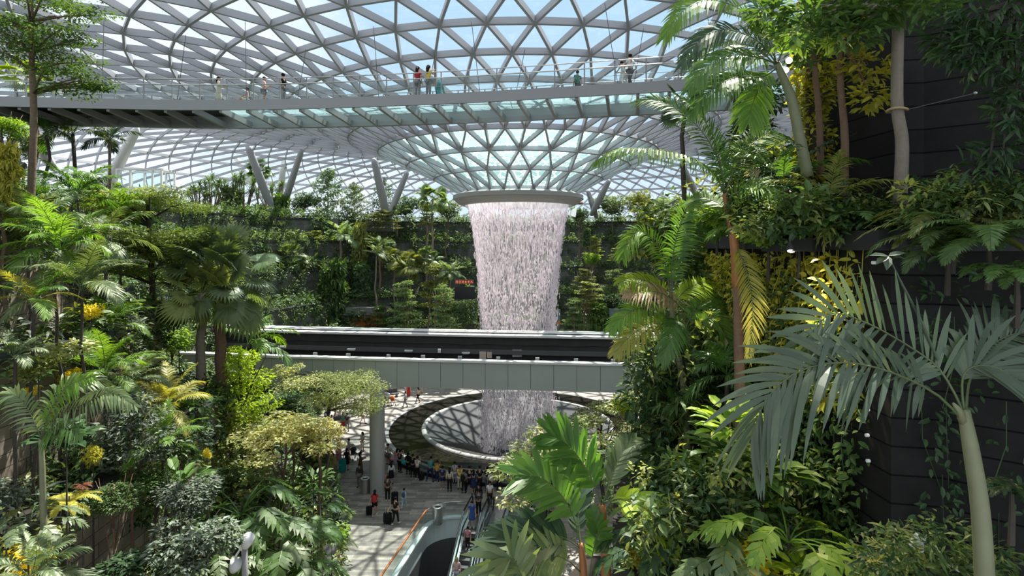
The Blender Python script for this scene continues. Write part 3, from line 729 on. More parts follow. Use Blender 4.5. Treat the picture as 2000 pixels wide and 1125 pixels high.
for px in (674, 745, 820, 896, 972, 1050, 1130, 1210, 600, 530, 460):
    i = ip(px); p = tbp(i, 0.75, ZT+0.02); g = G(); g.box((0, 0, 0), (0.28, 0.18, 0.26)); g.obj('cable_bracket', M['steel_mid'], tb, loc=tuple(p))
for px in (965, 1003, 1016, 1052):
    q = P(px, 660, 48.2); g = G(); g.tube([(0, 0, -.2), (0, 0, .22)], 0.05, 6); g.box((0, 0, .25), (.34, .16, .08)); g.obj('pipe_valve', M['white'], tb, loc=(q.x, q.y-40, q.z-8))
cl = G(); pc = floor_at(733, 968); cl.tube([(pc.x, pc.y+0.55, 0), (pc.x, pc.y+0.55, 7.8)], 0.53, 40); 
tag(cl.obj('column', M['column'], smooth=False), 'thick round grey column holding up the train bridge', 'column', kind='structure')

# ================================================================ escalators in their well
def elocal(u, v, z): p = E(u, v, z); return (p.x, p.y, p.z)
lin = G(); pts = WELL; k = len(pts)
V = [];
for (u, v) in pts: V += [elocal(u, v, 0.02), elocal(u, v, -1.3)]
lin.add(V, [[2*i, 2*((i+1) % k), 2*((i+1) % k)+1, 2*i+1] for i in range(k)])
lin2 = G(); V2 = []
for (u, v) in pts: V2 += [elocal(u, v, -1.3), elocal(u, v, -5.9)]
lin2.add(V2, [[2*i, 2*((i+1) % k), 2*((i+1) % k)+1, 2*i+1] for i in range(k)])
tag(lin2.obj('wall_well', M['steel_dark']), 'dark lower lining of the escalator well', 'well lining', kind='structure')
tag(lin.obj('wall_well', M['bowlwhite']), 'white lining wall of the escalator well', 'well lining', kind='structure')
wb = empty('well_balustrade', E(-1, 5), 'glass balustrade with copper handrail around the escalator well', 'balustrade'); wl = wb.location
edge = [(-3.5, 12.5)] + [(-3.5, v) for v in np.linspace(11, 3, 9)] + well[::-1]
def BL(u, v, z): return Vector(elocal(u, v, z)) - wl
for name, side in (('left', edge), ('right', [(2.55, 12.5)] + [(2.55, v) for v in np.linspace(11, 3, 9)] + right)):
    g = G(); V = []
    for u, v in side: V += [list(BL(u, v, 0.0)), list(BL(u, v, 1.0))]
    g.add(V, [[2*i, 2*i+2, 2*i+3, 2*i+1] for i in range(len(side)-1)]); g.obj('glass_pane', M['glassrail'], wb)
    g = G(); sp_ = [q for q in side if q[1] > 1.8]; g.tube([BL(u, v, 1.05) for u, v in sp_], 0.06, 8); g.obj('handrail', M['orange'], wb, True)
    g = G(); sp_ = [q for q in side if q[1] <= 3.1]; g.tube([BL(u, v, 1.03) for u, v in sp_], 0.035, 8); g.obj('steel_rail', M['inox'], wb, True)
    g = G()
    for a, b in zip(side, side[1:]): g.bar(BL(*a, 0.05), BL(*b, 0.05), 0.34, 0.1)
    g.obj('kerb', M['bowlwhite'], wb)
SL = math.tan(math.radians(30))
def inc(v): return 0.0 if v < 1.6 else -(v - 1.6)*SL
for side, u0, lab in ((0, -0.62, 'left escalator of the pair, with people riding down into the well'), (1, 0.82, 'right escalator of the pair, empty dark steps beside a broad landing')):
    es = empty('escalator', E(u0, 0), lab, 'escalator'); el = es.location
    def Q(u, v, z): return Vector(elocal(u0+u, v, z)) - el
    for q in (-0.56, 0.56):
        g = G(); V = []
        for v in np.linspace(-0.6, 12, 22): V += [list(Q(q, v, inc(v)+0.05)), list(Q(q, v, inc(v)+0.92))]
        g.add(V, [[2*i, 2*i+2, 2*i+3, 2*i+1] for i in range(21)]); g.obj('glass_side', M['glassrail'], es)
        g = G(); pts = [Q(q, -0.55, 0.15), Q(q, -0.85, 0.35), Q(q, -0.9, 0.7), Q(q, -0.7, 0.95)] + [Q(q, v, inc(v)+0.98) for v in np.linspace(-0.3, 12, 20)]
        g.tube(pts, 0.055, 8); g.obj('handrail', M['rubber'], es, True)
        for dq in (-0.13, 0.13):
            g = G()
            for va, vb in zip(np.linspace(-0.4, 12, 24), np.linspace(-0.4, 12, 24)[1:]):
                g.bar(Q(q+dq, va, inc(va)+0.08), Q(q+dq, vb, inc(vb)+0.08), 0.16, 0.05)
            g.obj('skirt_cover', M['inox'] if side else M['bowlwhite'], es)
    g = G(); c_ = [list(Q(-0.46, -1.3, 0.03)), list(Q(0.46, -1.3, 0.03)), list(Q(0.46, 1.5, 0.03)), list(Q(-0.46, 1.5, 0.03))]; g.add(c_, [[0, 1, 2, 3]]); g.obj('landing_plate', M['inox'], es)
    v = 1.5; 
    while v < 11.5:
        z = inc(v + 0.2) if v > 1.9 else 0.0
        g = G(); mid = Q(0, v+0.2, z-0.11); g.box(mid, (0.9, 0.4, 0.22), rz=math.atan2(EX.y, EX.x)); st = g.obj('step', M['steel_dark'], es)
        h = G(); h.box(mid + Vector((0, 0, 0.112)) + ED*0.185, (0.9, 0.035, 0.008), rz=math.atan2(EX.y, EX.x)); h.obj('step_edge', M['inox'], st)
        v += 0.4
    g = G()
    for q in (-0.72, 0.72):
        V = []
        for v in np.linspace(0.2, 12, 16): V += [list(Q(q, v, inc(v)+0.05)), list(Q(q, v, inc(v)-0.9))]
        g.add(V, [[2*i, 2*i+2, 2*i+3, 2*i+1] for i in range(15)])
    g.obj('truss_side', M['bowlwhite'], es)

# ================================================================ dark stone wall on the right
def wallseg(name, line, z0, z1, mat, label, cap=None):
    g = G(); V = []
    for x, y in line: V += [[x, y, z0], [x, y, z1], [x+0.5, y+0.4, z1]]
    F = []
    for i in range(len(line)-1):
        a, b = 3*i, 3*(i+1); F += [[a, a+1, b+1, b], [a+1, a+2, b+2, b+1]]
    g.add(V, F); o = g.obj(name, mat); tag(o, label, 'wall', kind='structure')
    if cap:
        c = G()
        for a, b in zip(line, line[1:]): c.bar((a[0]-0.02, a[1]-0.02, z1), (b[0]-0.02, b[1]-0.02, z1), 0.3, 0.26)
        c.obj('coping', M['cap'], o)
    return o
LOW = [(6.4, 17.5), (4.55, 12.5), (4.78, 7.0), (5.35, 6.9), (9.5, 3.4)]
UP = [(12.6, 24.0), (5.75, 10.8), (5.92, 8.6), (6.35, 8.55), (10.5, 5.0)]
wallseg('wall_right', LOW, 6.0, 17.72, M['blackstone'], 'near-black basalt planter wall on the right, lower tier', True)
wallseg('wall_right', UP, 17.0, 27.5, M['blackstone'], 'tall near-black grooved basalt wall rising behind the right planter', False)
g = G(); V = [[x, y, 17.6] for x, y in LOW] + [[x, y, 17.6] for x, y in UP]; k = len(LOW)
g.add(V, [[i, i+1, k+i+1, k+i] for i in range(k-1)]); tag(g.obj('ground_planter', M['soil']), 'soil of the planter on top of the right wall', 'planting bed', kind='structure')
for zt, poly, lab in ((9.0, RP[0][3], 'low planting shelf below the right wall'), (12.3, RP[1][3], 'upper planting shelf below the right wall')):
    g = G(); g.prism(poly, 0.0 if zt < 10 else 8.9, zt); tag(g.obj('wall_shelf', M['soil']), lab, 'planting bed', kind='structure')
# ================================================================ plant prototypes (shared meshes)
def rng(seed): return np.random.RandomState(seed)
FR = {}
def fr_proto(key, L_, e0, e1, seed, **kw):
    g = G(); frond(g, arch_path(L_, e0, e1, 8, 0.12*L_), rs=rng(seed), **kw); FR[key] = g; return g
# feather fronds of unit-ish length 2 m, three attitudes, two leaflet styles
for st, kw in (('fine', dict(n=46, ll=.52, lw=.030, start=.2, droop=.35, seg=3)), ('wide', dict(n=28, ll=.68, lw=.055, start=.22, droop=.45, ang=52))):
    for i, (e0, e1) in enumerate(((78, 25), (60, -15), (42, -50), (70, 0), (20, -60))):
        fr_proto((st, i), 2.0, e0, e1, 20+i, **kw)
FRM = {}
def frond_mesh(st, i):
    if (st, i) not in FRM: FRM[(st, i)] = FR[(st, i)].mesh('palm_leaf')
    return FRM[(st, i)]
FANM = {}
def fan_mesh(i):
    if i not in FANM:
        g = G(); fan_leaf(g, .95, .68, 24, (75, 45, 15, -15)[i], 240, (.2, .35, .5, .7)[i], rng(40+i)); FANM[i] = g
    return FANM[i]
FANMM = {}
def fan_mesh_me(i):
    if i not in FANMM: FANMM[i] = fan_mesh(i).mesh('fan_leaf')
    return FANMM[i]
CROWN = {}
def crown_pinnate(v, st='fine', n=15):
    k = ('pin', v, st)
    if k not in CROWN:
        g = G(); r = rng(60+v)
        for j in range(n):
            i = (0, 3, 1, 1, 2, 4)[int(r.randint(6))] if j > 3 else 0
            g.merge(FR[(st, i)], Matrix.Rotation(j*2.4 + r.rand()*.5, 4, 'Z') @ Matrix.Scale(.85+.3*r.rand(), 4))
        CROWN[k] = g.mesh('crown')
    return CROWN[k]
def crown_fan(v, n=26):
    k = ('fan', v)
    if k not in CROWN:
        g = G(); r = rng(70+v)
        for j in range(n):
            g.merge(fan_mesh(min(3, int((j+3*r.rand()-1.5)*4/n) if j > 2 else 0)), Matrix.Rotation(j*2.4 + r.rand()*.4, 4, 'Z') @ Matrix.Rotation(.5*r.normal(), 4, 'X') @ Matrix.Rotation(.3*r.normal(), 4, 'Y') @ Matrix.Scale(.8+.3*r.rand(), 4))
        CROWN[k] = g.mesh('crown')
    return CROWN[k]
def crown_spiky(v, n=46):
    k = ('spk', v)
    if k not in CROWN:
        g = G(); r = rng(80+v); d = unit(r.normal(size=(n, 3)) + np.array([0, 0, .55]))
        leaves(g, T_STRAP, np.zeros((n, 3)), d, np.array([0, 0, 1.0]) + rand_dirs(n, r)*.3, .9*(.8+.4*r.rand(n)), .9); CROWN[k] = g.mesh('rosette')
    return CROWN[k]
def crown_round(v, kind):
    """unit crown: fits in a box 1 wide and 1 high, centred on its foot"""
    k = ('rnd', v, kind)
    if k in CROWN: return CROWN[k]
    g = G(); r = rng(100+v*7+len(kind))
    if kind == 'dome':
        for j in range(9):
            a = j*2.4; q = .3*math.sqrt(r.rand()); c = (q*math.cos(a), q*math.sin(a), .3+.5*r.rand())
            cloud(g, c, (.2, .2, .16), 230, T_DIA, .075, .5, rs=r)
    elif kind == 'tall':
        for j in range(14):
            z = .06 + .88*j/13; w = .36*math.sin(PI*(.25+.68*j/13)) + .06; a = j*2.4; q = w*.55
            cloud(g, (q*math.cos(a), q*math.sin(a), z), (w*.75, w*.75, .085), 190, T_DIA, .062, .5, rs=r)
    elif kind == 'column':
        for j in range(16):
            z = .03 + .95*j/15; w = .36*(1-.3*j/15); a = j*2.4; q = w*.5*r.rand()
            cloud(g, (q*math.cos(a), q*math.sin(a), z), (w, w, .05), 120, T_BROAD, .16, .35, shell=.75, rs=r)
    elif kind == 'tiers':
        for j in range(6):
            z = .12 + .82*j/5; w = .46*(1-.5*j/5)
            for q in range(5):
                a = q*1.257 + j*.7; rr_ = w*.55*(0.6+.7*r.rand())
                cloud(g, (rr_*math.cos(a), rr_*math.sin(a), z+.04*r.normal()), (w*.5, w*.5, .03), 110, T_DIA, .055, .8, .2, rs=r)
    elif kind == 'umbrella':
        for q in range(16):
            a = q*2.4; rr_ = .44*math.sqrt((q+.5)/16); z = .72 - .55*rr_**2*3 + .12*r.normal()
            cloud(g, (rr_*math.cos(a), rr_*math.sin(a), z), (.17, .17, .09), 190, T_DIA, .055, .65, .2, rs=r)
    elif kind == 'cone':
        for j in range(17):
            z = .03 + .94*j/16; w = .42*(1-j/16)**.8 + .05
            for q in range(3):
                a = q*2.1 + j*.9; rr_ = w*.5
                cloud(g, (rr_*math.cos(a), rr_*math.sin(a), z), (w*.55, w*.55, .045), 95, T_DIA, .075, .45, .3, rs=r)
    elif kind == 'weep':
        n = 1500; z = r.rand(n); w = .42*np.sin(PI*(.12+.8*z))**.7; a = r.rand(n)*2*PI; q = w*np.sqrt(r.rand(n))
        pos = np.stack([q*np.cos(a), q*np.sin(a), z], 1); d = np.stack([np.cos(a)*.6, np.sin(a)*.6, -1.0+.5*r.rand(n)], 1) + rand_dirs(n, r)*.35
        leaves(g, T_LANCE, pos, d, rand_dirs(n, r)*.5 + np.stack([np.cos(a), np.sin(a), .4*np.ones(n)], 1), .13*(.7+.6*r.rand(n)), 1.1)
    elif kind == 'bush':
        for j in range(8):
            a = j*2.4; q = .34*math.sqrt(r.rand()); cloud(g, (q*math.cos(a), q*math.sin(a), .25+.4*r.rand()), (.24, .24, .22), 85, T_OVAL, .13, .4, rs=r)
    elif kind == 'herb':
        n = 60; a = r.rand(n)*2*PI; e = .15+.8*r.rand(n); d = np.stack([np.cos(a)*np.cos(e), np.sin(a)*np.cos(e), np.sin(e)], 1)
        pos = d*(.12+.3*r.rand(n))[:, None]; pos[:, 2] += .05
        leaves(g, T_BROAD, pos, d*np.array([1, 1, .45]), np.array([0, 0, 1.0])+.25*rand_dirs(n, r), .34*(.7+.5*r.rand(n)), .9)
    elif kind == 'fern':
        for j in range(14):
            gg = G(); frond(gg, arch_path(.62*(.7+.5*r.rand()), 70-60*r.rand(), -40-25*r.rand(), 6), n=38, ll=.115, lw=.017, start=.1, ang=72, droop=.25, seg=3, rr=.006, vee=.1, rs=r, tipf=.2)
            g.merge(gg, Matrix.Rotation(j*2.4, 4, 'Z'))
    elif kind == 'lobed':
        for j in range(11):
            gg = G(); e = 75-55*r.rand(); pth = arch_path(.5*(.7+.4*r.rand()), e, e-45, 5); gg.tube([tuple(q) for q in pth], .008, 4, cap=False)
            t = unit(pth[-1]-pth[-2]); t2 = unit(t*np.array([1, 1, 0]) + np.array([0, 0, -.55])); tip = pth[-1] + t2*.42
            frond(gg, [tuple(pth[-1]), tuple(pth[-1]*.5+tip*.5+np.array([0, 0, .04])), tuple(tip)], n=8, ll=.2, lw=.062, start=.02, ang=66, vee=.12, droop=.3, rr=.009, seg=3, rs=r, tipf=.4, basef=.9, ragged=.08)
            g.merge(gg, Matrix.Rotation(j*2.4, 4, 'Z'))
    CROWN[k] = g.mesh('foliage'); return CROWN[k]

def trunk_mesh(h, r0, r1, lean=(0, 0), seed=0, branches=0, top=0.0, spread=1.0, n=8, rings=False):
    g = G(); r = rng(seed); k = 7
    pts = [(lean[0]*(i/k)**1.6 + .02*h*r.normal()*(0 < i < k)*.5, lean[1]*(i/k)**1.6 + .02*h*r.normal()*(0 < i < k)*.5, h*i/k) for i in range(k+1)]
    g.tube(pts, [r0+(r1-r0)*i/k for i in range(k+1)], n)
    for b in range(branches):
        i = int(k*(.55+.4*r.rand())); p = np.array(pts[min(i, k)]); a = b*2.4+r.rand(); q = p + np.array([math.cos(a)*spread*.45, math.sin(a)*spread*.45, (h-p[2])*.6+top*.4])
        e = p + np.array([math.cos(a)*spread*.8, math.sin(a)*spread*.8, (h-p[2])+top*.75])
        g.tube([tuple(p), tuple(q), tuple(e)], [r1*.9, r1*.6, r1*.25], 5)
    return g
BARK = {'g': 'barkgrey', 'b': 'bark', 'd': 'barkdark', 'r': 'barkred', 'p': 'greenstem', 'o': 'orangestem'}
SEED = [0]
def nextseed(): SEED[0] += 1; return SEED[0]
def tree(name, label, cat, x, ytop, ybot, w, D, kind, mat, bark='b', group=None, trunkr=None, hang=0.0, foot=None, base=None):
    """crown given by its place in the view and its distance; the trunk goes down to the ground below it"""
    c = P(x, ybot, D); top = P(x, ytop, D); W = w/FPX*D; H = top.z - c.z
    zb = gz(c.x, c.y) if base is None else base
    s = nextseed()
    if zb > c.z - 0.05: zb = min(zb, c.z)
    root = empty(name, (c.x, c.y, zb), label, cat, group, rz=0)
    h = c.z - zb
    tr = trunkr or max(.05, .018*(h+H*.5)**.9)
    tall = kind in ('dome', 'tall', 'cone', 'tiers', 'column', 'weep')
    g = trunk_mesh(max(.15, h + H*(.8 if tall else .55)), tr, tr*.45, (foot or (0, 0)) if not foot else (0, 0), s, 6 if kind in ('dome', 'umbrella', 'tiers') else 3, H*.15, W*.4, 7)
    g.obj('trunk', M[BARK[bark]], root, True)
    me = crown_round(s % 3, kind)
    link('crown', me, root, (0, 0, h), (0, 0, s*1.3), (W, W, H), M[mat])
    return root
def shrub(name, label, cat, x, ytop, ybot, w, D, kind, mat, group=None, base=None):
    c = P(x, ybot, D); W = w/FPX*D; H = (ybot-ytop)/FPX*D; s = nextseed()
    root = empty(name, (c.x, c.y, c.z), label, cat, group)
    k = 1.0 if kind in ('bush',) else (1.35 if kind in ('fern', 'lobed') else 1.2)
    link('foliage', crown_round(s % 3, kind), root, (0, 0, 0), (0, 0, s*1.3), (W*k, W*k, H*1.15 if kind == 'bush' else W*k*.9), M[mat])
    # stem down to the soil
    zb = gz(c.x, c.y) if base is None else base
    h = max(.15, min(6.0, c.z - zb)); g = G(); g.tube([(0, 0, -h), (0.01, 0, -h*.4), (0, 0, H*.4)], [.03*max(1, W*.5), .025*max(1, W*.5), .012], 6); g.obj('stem', M['barkdark'], root)
    return root
def palm(name, label, x, y, D, size, mat, n=13, st='fine', bark='b', group=None, dense=False, lean=None, stemr=None, kind='pin', base=None, shaft=None, up=0, cat='palm'):
    """crown heart at (x, y, D), fronds about size px long"""
    c = P(x, y, D); Lm = size/FPX*D; s = nextseed(); r = rng(500+s)
    zb = gz(c.x, c.y) if base is None else base
    zb = min(zb, c.z - .3); h = c.z - zb; lean = lean or (0, 0)
    root = empty(name, (c.x-lean[0], c.y-lean[1], zb), label, cat, group)
    tr = stemr or max(.05, .05*Lm)
    g = trunk_mesh(h, tr*1.25, tr*.85, lean, s, 0, n=9); g.obj('trunk', M[BARK[bark]], root, True)
    if shaft:
        q = min(h*.4, Lm*.45); gg = G(); gg.tube([(lean[0]*.9, lean[1]*.9, h-q), (lean[0], lean[1], h-q*.4), (lean[0], lean[1], h+.05)], [tr*.95, tr*1.15, tr*.6], 9); gg.obj('crownshaft', M[shaft], root, True)
    if dense:
        me = crown_fan(s % 3) if kind == 'fan' else crown_pinnate(s % 3, st)
        link('crown', me, root, (lean[0], lean[1], h), (0, 0, s*1.7), Lm/(1.65 if kind == 'fan' else 2.0), M[mat])
    else:
        for j in range(n):
            if kind == 'fan': me = fan_mesh_me(max(0, min(3, int((j+4*r.rand()-2)*4/n)))); sc = Lm/1.65; nm = 'fan_leaf'; tl = (.45*r.normal(), .3*r.normal())
            else:
                q = j/n; tl = (.12*r.normal(), .1*r.normal()); i = (0, 3, 1, 1, 2, 4)[min(5, int((q*(6-up))))]; me = frond_mesh(st, i); sc = Lm/2.0; nm = 'palm_leaf'
            sc *= .82 + .32*r.rand()
            mm = mat if not isinstance(mat, (list, tuple)) else mat[int(r.randint(len(mat)))]
            link(nm, me, root, (lean[0], lean[1], h), (tl[0], tl[1], s*1.1 + j*2.4 + .4*r.rand()), sc, M[mm])
    return root
def clumps(name, label, spots, mats, group=None):
    """a mat of understory: one mesh of many small leafy tufts"""
    out = []
    tm = [T_DIA, T_OVAL, T_BROAD, T_LANCE]
    for mi, mt in enumerate(mats):
        g = G(); r = rng(900+mi+len(name))
        for q, (p, w, h) in enumerate(spots):
            if q % len(mats) != mi: continue
            k = int(r.randint(4)); n = 46
            cloud(g, (p[0], p[1], p[2]+h*.45), (w*.55, w*.55, h*.55), n, tm[k], w*(.30, .26, .34, .42)[k], .4, .25, rs=r)
        if g.V: out.append((g, mt))
    return out
# ================================================================ the far planted bowl
def far(rows, fn): 
    for r_ in rows: fn(*r_[:-1], **r_[-1]) if isinstance(r_[-1], dict) else fn(*r_)
T = tree
rows = [
 # name, label, x, ytop, ybot, w, D, kind, mat, bark
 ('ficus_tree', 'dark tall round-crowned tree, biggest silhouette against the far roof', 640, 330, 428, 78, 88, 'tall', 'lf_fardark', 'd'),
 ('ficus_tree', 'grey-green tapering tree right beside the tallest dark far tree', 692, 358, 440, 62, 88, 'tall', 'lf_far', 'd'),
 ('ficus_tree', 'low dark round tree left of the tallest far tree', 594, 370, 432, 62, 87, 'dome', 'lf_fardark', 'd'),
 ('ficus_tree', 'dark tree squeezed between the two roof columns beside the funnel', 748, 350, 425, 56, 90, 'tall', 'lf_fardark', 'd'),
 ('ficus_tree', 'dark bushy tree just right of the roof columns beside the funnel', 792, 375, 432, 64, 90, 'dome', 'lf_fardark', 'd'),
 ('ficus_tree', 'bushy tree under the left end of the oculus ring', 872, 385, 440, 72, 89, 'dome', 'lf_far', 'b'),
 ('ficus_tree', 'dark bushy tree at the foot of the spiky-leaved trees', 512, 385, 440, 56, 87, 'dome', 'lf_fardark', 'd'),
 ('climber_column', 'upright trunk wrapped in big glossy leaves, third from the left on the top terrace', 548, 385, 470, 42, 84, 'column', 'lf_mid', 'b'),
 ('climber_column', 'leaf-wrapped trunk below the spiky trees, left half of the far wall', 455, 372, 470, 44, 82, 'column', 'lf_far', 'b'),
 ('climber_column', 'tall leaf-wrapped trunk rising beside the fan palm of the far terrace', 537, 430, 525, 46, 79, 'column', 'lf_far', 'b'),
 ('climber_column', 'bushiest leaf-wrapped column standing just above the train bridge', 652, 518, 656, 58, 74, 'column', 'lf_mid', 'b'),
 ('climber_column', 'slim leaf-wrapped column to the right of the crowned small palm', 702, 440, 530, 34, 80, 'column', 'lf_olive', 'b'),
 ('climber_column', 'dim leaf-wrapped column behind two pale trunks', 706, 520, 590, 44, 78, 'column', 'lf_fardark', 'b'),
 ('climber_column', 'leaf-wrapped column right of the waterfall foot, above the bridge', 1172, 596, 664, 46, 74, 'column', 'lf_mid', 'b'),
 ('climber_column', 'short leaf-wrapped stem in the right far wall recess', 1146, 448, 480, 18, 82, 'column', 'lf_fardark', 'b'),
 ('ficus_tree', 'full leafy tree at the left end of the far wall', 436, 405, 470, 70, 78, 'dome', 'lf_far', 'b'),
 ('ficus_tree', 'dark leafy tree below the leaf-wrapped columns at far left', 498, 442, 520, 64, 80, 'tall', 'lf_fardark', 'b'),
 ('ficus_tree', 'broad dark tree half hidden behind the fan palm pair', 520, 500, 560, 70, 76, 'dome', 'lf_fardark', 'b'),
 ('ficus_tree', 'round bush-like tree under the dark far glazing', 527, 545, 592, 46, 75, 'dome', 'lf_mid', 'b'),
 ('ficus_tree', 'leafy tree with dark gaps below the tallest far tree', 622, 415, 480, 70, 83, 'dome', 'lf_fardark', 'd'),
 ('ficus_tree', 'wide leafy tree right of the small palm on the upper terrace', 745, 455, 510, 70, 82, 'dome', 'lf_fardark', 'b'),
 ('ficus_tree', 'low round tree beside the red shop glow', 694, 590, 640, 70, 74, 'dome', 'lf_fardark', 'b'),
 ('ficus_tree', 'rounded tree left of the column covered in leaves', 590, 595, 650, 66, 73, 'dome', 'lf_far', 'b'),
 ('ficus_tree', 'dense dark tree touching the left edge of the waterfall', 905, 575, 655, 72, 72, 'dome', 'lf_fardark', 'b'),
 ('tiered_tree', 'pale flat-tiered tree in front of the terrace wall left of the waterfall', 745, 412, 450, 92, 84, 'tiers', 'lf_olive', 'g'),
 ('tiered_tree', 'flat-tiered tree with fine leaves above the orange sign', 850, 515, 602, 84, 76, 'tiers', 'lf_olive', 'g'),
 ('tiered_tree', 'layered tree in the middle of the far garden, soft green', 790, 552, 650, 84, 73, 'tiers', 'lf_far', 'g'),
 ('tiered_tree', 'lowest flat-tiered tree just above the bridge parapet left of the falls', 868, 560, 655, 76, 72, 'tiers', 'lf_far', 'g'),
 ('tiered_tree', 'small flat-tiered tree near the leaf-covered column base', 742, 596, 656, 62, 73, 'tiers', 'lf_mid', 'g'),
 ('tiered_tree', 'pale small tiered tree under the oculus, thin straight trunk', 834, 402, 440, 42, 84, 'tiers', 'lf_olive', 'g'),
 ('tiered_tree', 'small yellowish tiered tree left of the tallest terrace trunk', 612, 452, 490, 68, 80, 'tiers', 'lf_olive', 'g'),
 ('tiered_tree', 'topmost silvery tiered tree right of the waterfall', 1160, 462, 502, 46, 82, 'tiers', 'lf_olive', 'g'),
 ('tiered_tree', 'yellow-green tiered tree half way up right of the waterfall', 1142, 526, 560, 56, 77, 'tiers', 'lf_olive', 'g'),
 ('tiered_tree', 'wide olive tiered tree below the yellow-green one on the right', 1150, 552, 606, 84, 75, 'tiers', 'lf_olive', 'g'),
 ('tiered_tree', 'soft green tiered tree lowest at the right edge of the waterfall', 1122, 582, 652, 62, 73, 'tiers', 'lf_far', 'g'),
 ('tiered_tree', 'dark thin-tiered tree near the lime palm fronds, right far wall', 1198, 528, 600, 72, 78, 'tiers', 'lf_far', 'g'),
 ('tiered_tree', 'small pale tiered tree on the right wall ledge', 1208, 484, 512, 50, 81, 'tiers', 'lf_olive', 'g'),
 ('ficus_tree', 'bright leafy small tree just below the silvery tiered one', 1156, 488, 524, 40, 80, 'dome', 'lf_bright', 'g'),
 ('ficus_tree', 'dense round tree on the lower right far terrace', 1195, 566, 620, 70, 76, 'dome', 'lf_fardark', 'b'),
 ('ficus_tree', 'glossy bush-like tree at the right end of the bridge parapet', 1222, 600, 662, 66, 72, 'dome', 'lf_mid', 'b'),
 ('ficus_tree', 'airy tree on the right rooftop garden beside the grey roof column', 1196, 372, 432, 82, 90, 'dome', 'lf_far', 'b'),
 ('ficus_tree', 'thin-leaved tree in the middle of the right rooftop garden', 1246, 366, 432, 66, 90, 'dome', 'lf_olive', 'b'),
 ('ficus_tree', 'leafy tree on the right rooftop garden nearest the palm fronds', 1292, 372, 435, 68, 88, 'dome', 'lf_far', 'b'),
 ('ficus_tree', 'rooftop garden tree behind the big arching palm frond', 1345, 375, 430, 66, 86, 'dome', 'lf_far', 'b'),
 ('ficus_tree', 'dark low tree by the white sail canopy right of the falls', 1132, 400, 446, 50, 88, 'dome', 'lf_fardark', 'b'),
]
for r_ in rows: tree(r_[0], r_[1], 'tree', *r_[2:9], r_[9])
rows = [
 ('fan_palm', 'shaggy fan palm with thick brown trunk on the far terrace', 570, 505, 73, 40, 'lf_palmgrey', 'r', 'fan'),
 ('fan_palm', 'tall fan palm with long thin trunk left of the waterfall top', 846, 386, 84, 40, 'lf_far', 'g', 'fan'),
 ('fan_palm', 'small fan palm on the middle far terrace, pale yellow-green', 800, 520, 77, 38, 'lf_olive', 'g', 'fan'),
 ('fan_palm', 'fan palm just right of the pale yellow-green one', 838, 508, 78, 32, 'lf_far', 'g', 'fan'),
 ('fan_palm', 'fan palm in front of the dark wall below the tiered pale tree', 770, 505, 79, 34, 'lf_olive', 'g', 'fan'),
 ('feather_palm', 'palm with bright drooping crown in the middle of the far wall', 666, 464, 80, 44, 'lf_far', 'g', 'pin'),
 ('feather_palm', 'slim palm with bluish fronds right of the leaf-wrapped columns', 742, 486, 79, 34, 'lf_far', 'g', 'pin'),
 ('feather_palm', 'young palm with pale fronds above the dark shop front', 735, 500, 76, 30, 'lf_palmgrey', 'g', 'pin'),
 ('fan_palm', 'small dark fan palm poking above the roof column foot', 505, 334, 88, 30, 'lf_mid', 'g', 'fan'),
 ('feather_palm', 'palm standing on the top terrace under the oculus ring', 775, 428, 88, 38, 'lf_far', 'g', 'pin'),
 ('feather_palm', 'small palm low beside the left waterfall edge', 880, 535, 76, 32, 'lf_far', 'g', 'pin'),
]
for r_ in rows: palm(r_[0], r_[1], r_[2], r_[3], r_[4], r_[5], r_[6], dense=True, bark=r_[7], kind=r_[8], st='wide')
# pandanus: bare forked branches ending in spiky rosettes
for q, (x, ytop, D, lab) in enumerate(((408, 345, 80, 'leftmost spiky-headed forked tree below the roof'), (440, 338, 82, 'densest of the spiky-headed forked trees, dark green'), (472, 342, 84, 'spiky-headed forked tree left of the thick leaning roof column'), (385, 362, 78, 'lowest spiky-headed tree beside the white lift frame'), (528, 356, 86, 'spiky-headed tree right of the thick leaning roof column'))):
    r = rng(300+q); b = P(x+4, 440, D); zb = gz(b.x, b.y); root = empty('screw_pine', (b.x, b.y, zb), lab, 'tree'); h0 = P(x, 400, D).z - zb; ht = P(x, ytop, D).z - zb
    g = G(); tips = []
    for j in range(9):
        a = j*2.4; w = 2.6*(.3+.7*r.rand()); zt = h0 + (ht-h0)*(.35+.62*r.rand()); e = (w*math.cos(a), w*math.sin(a)*.6, zt)
        g.tube([(0, 0, h0*.35), (e[0]*.35, e[1]*.35, h0*.7), (e[0]*.8, e[1]*.8, zt*.88), e], [.16, .12, .09, .07], 6); tips.append(e)
    g.tube([(0, 0, 0), (0, 0, h0*.4)], [.22, .17], 7); g.obj('trunk', M['barkgrey'], root, True)
    for e in tips: link('rosette', crown_spiky(q % 3), root, e, (0, 0, r.rand()*6), 1.25*(.8+.4*r.rand()), M['lf_fardark'])
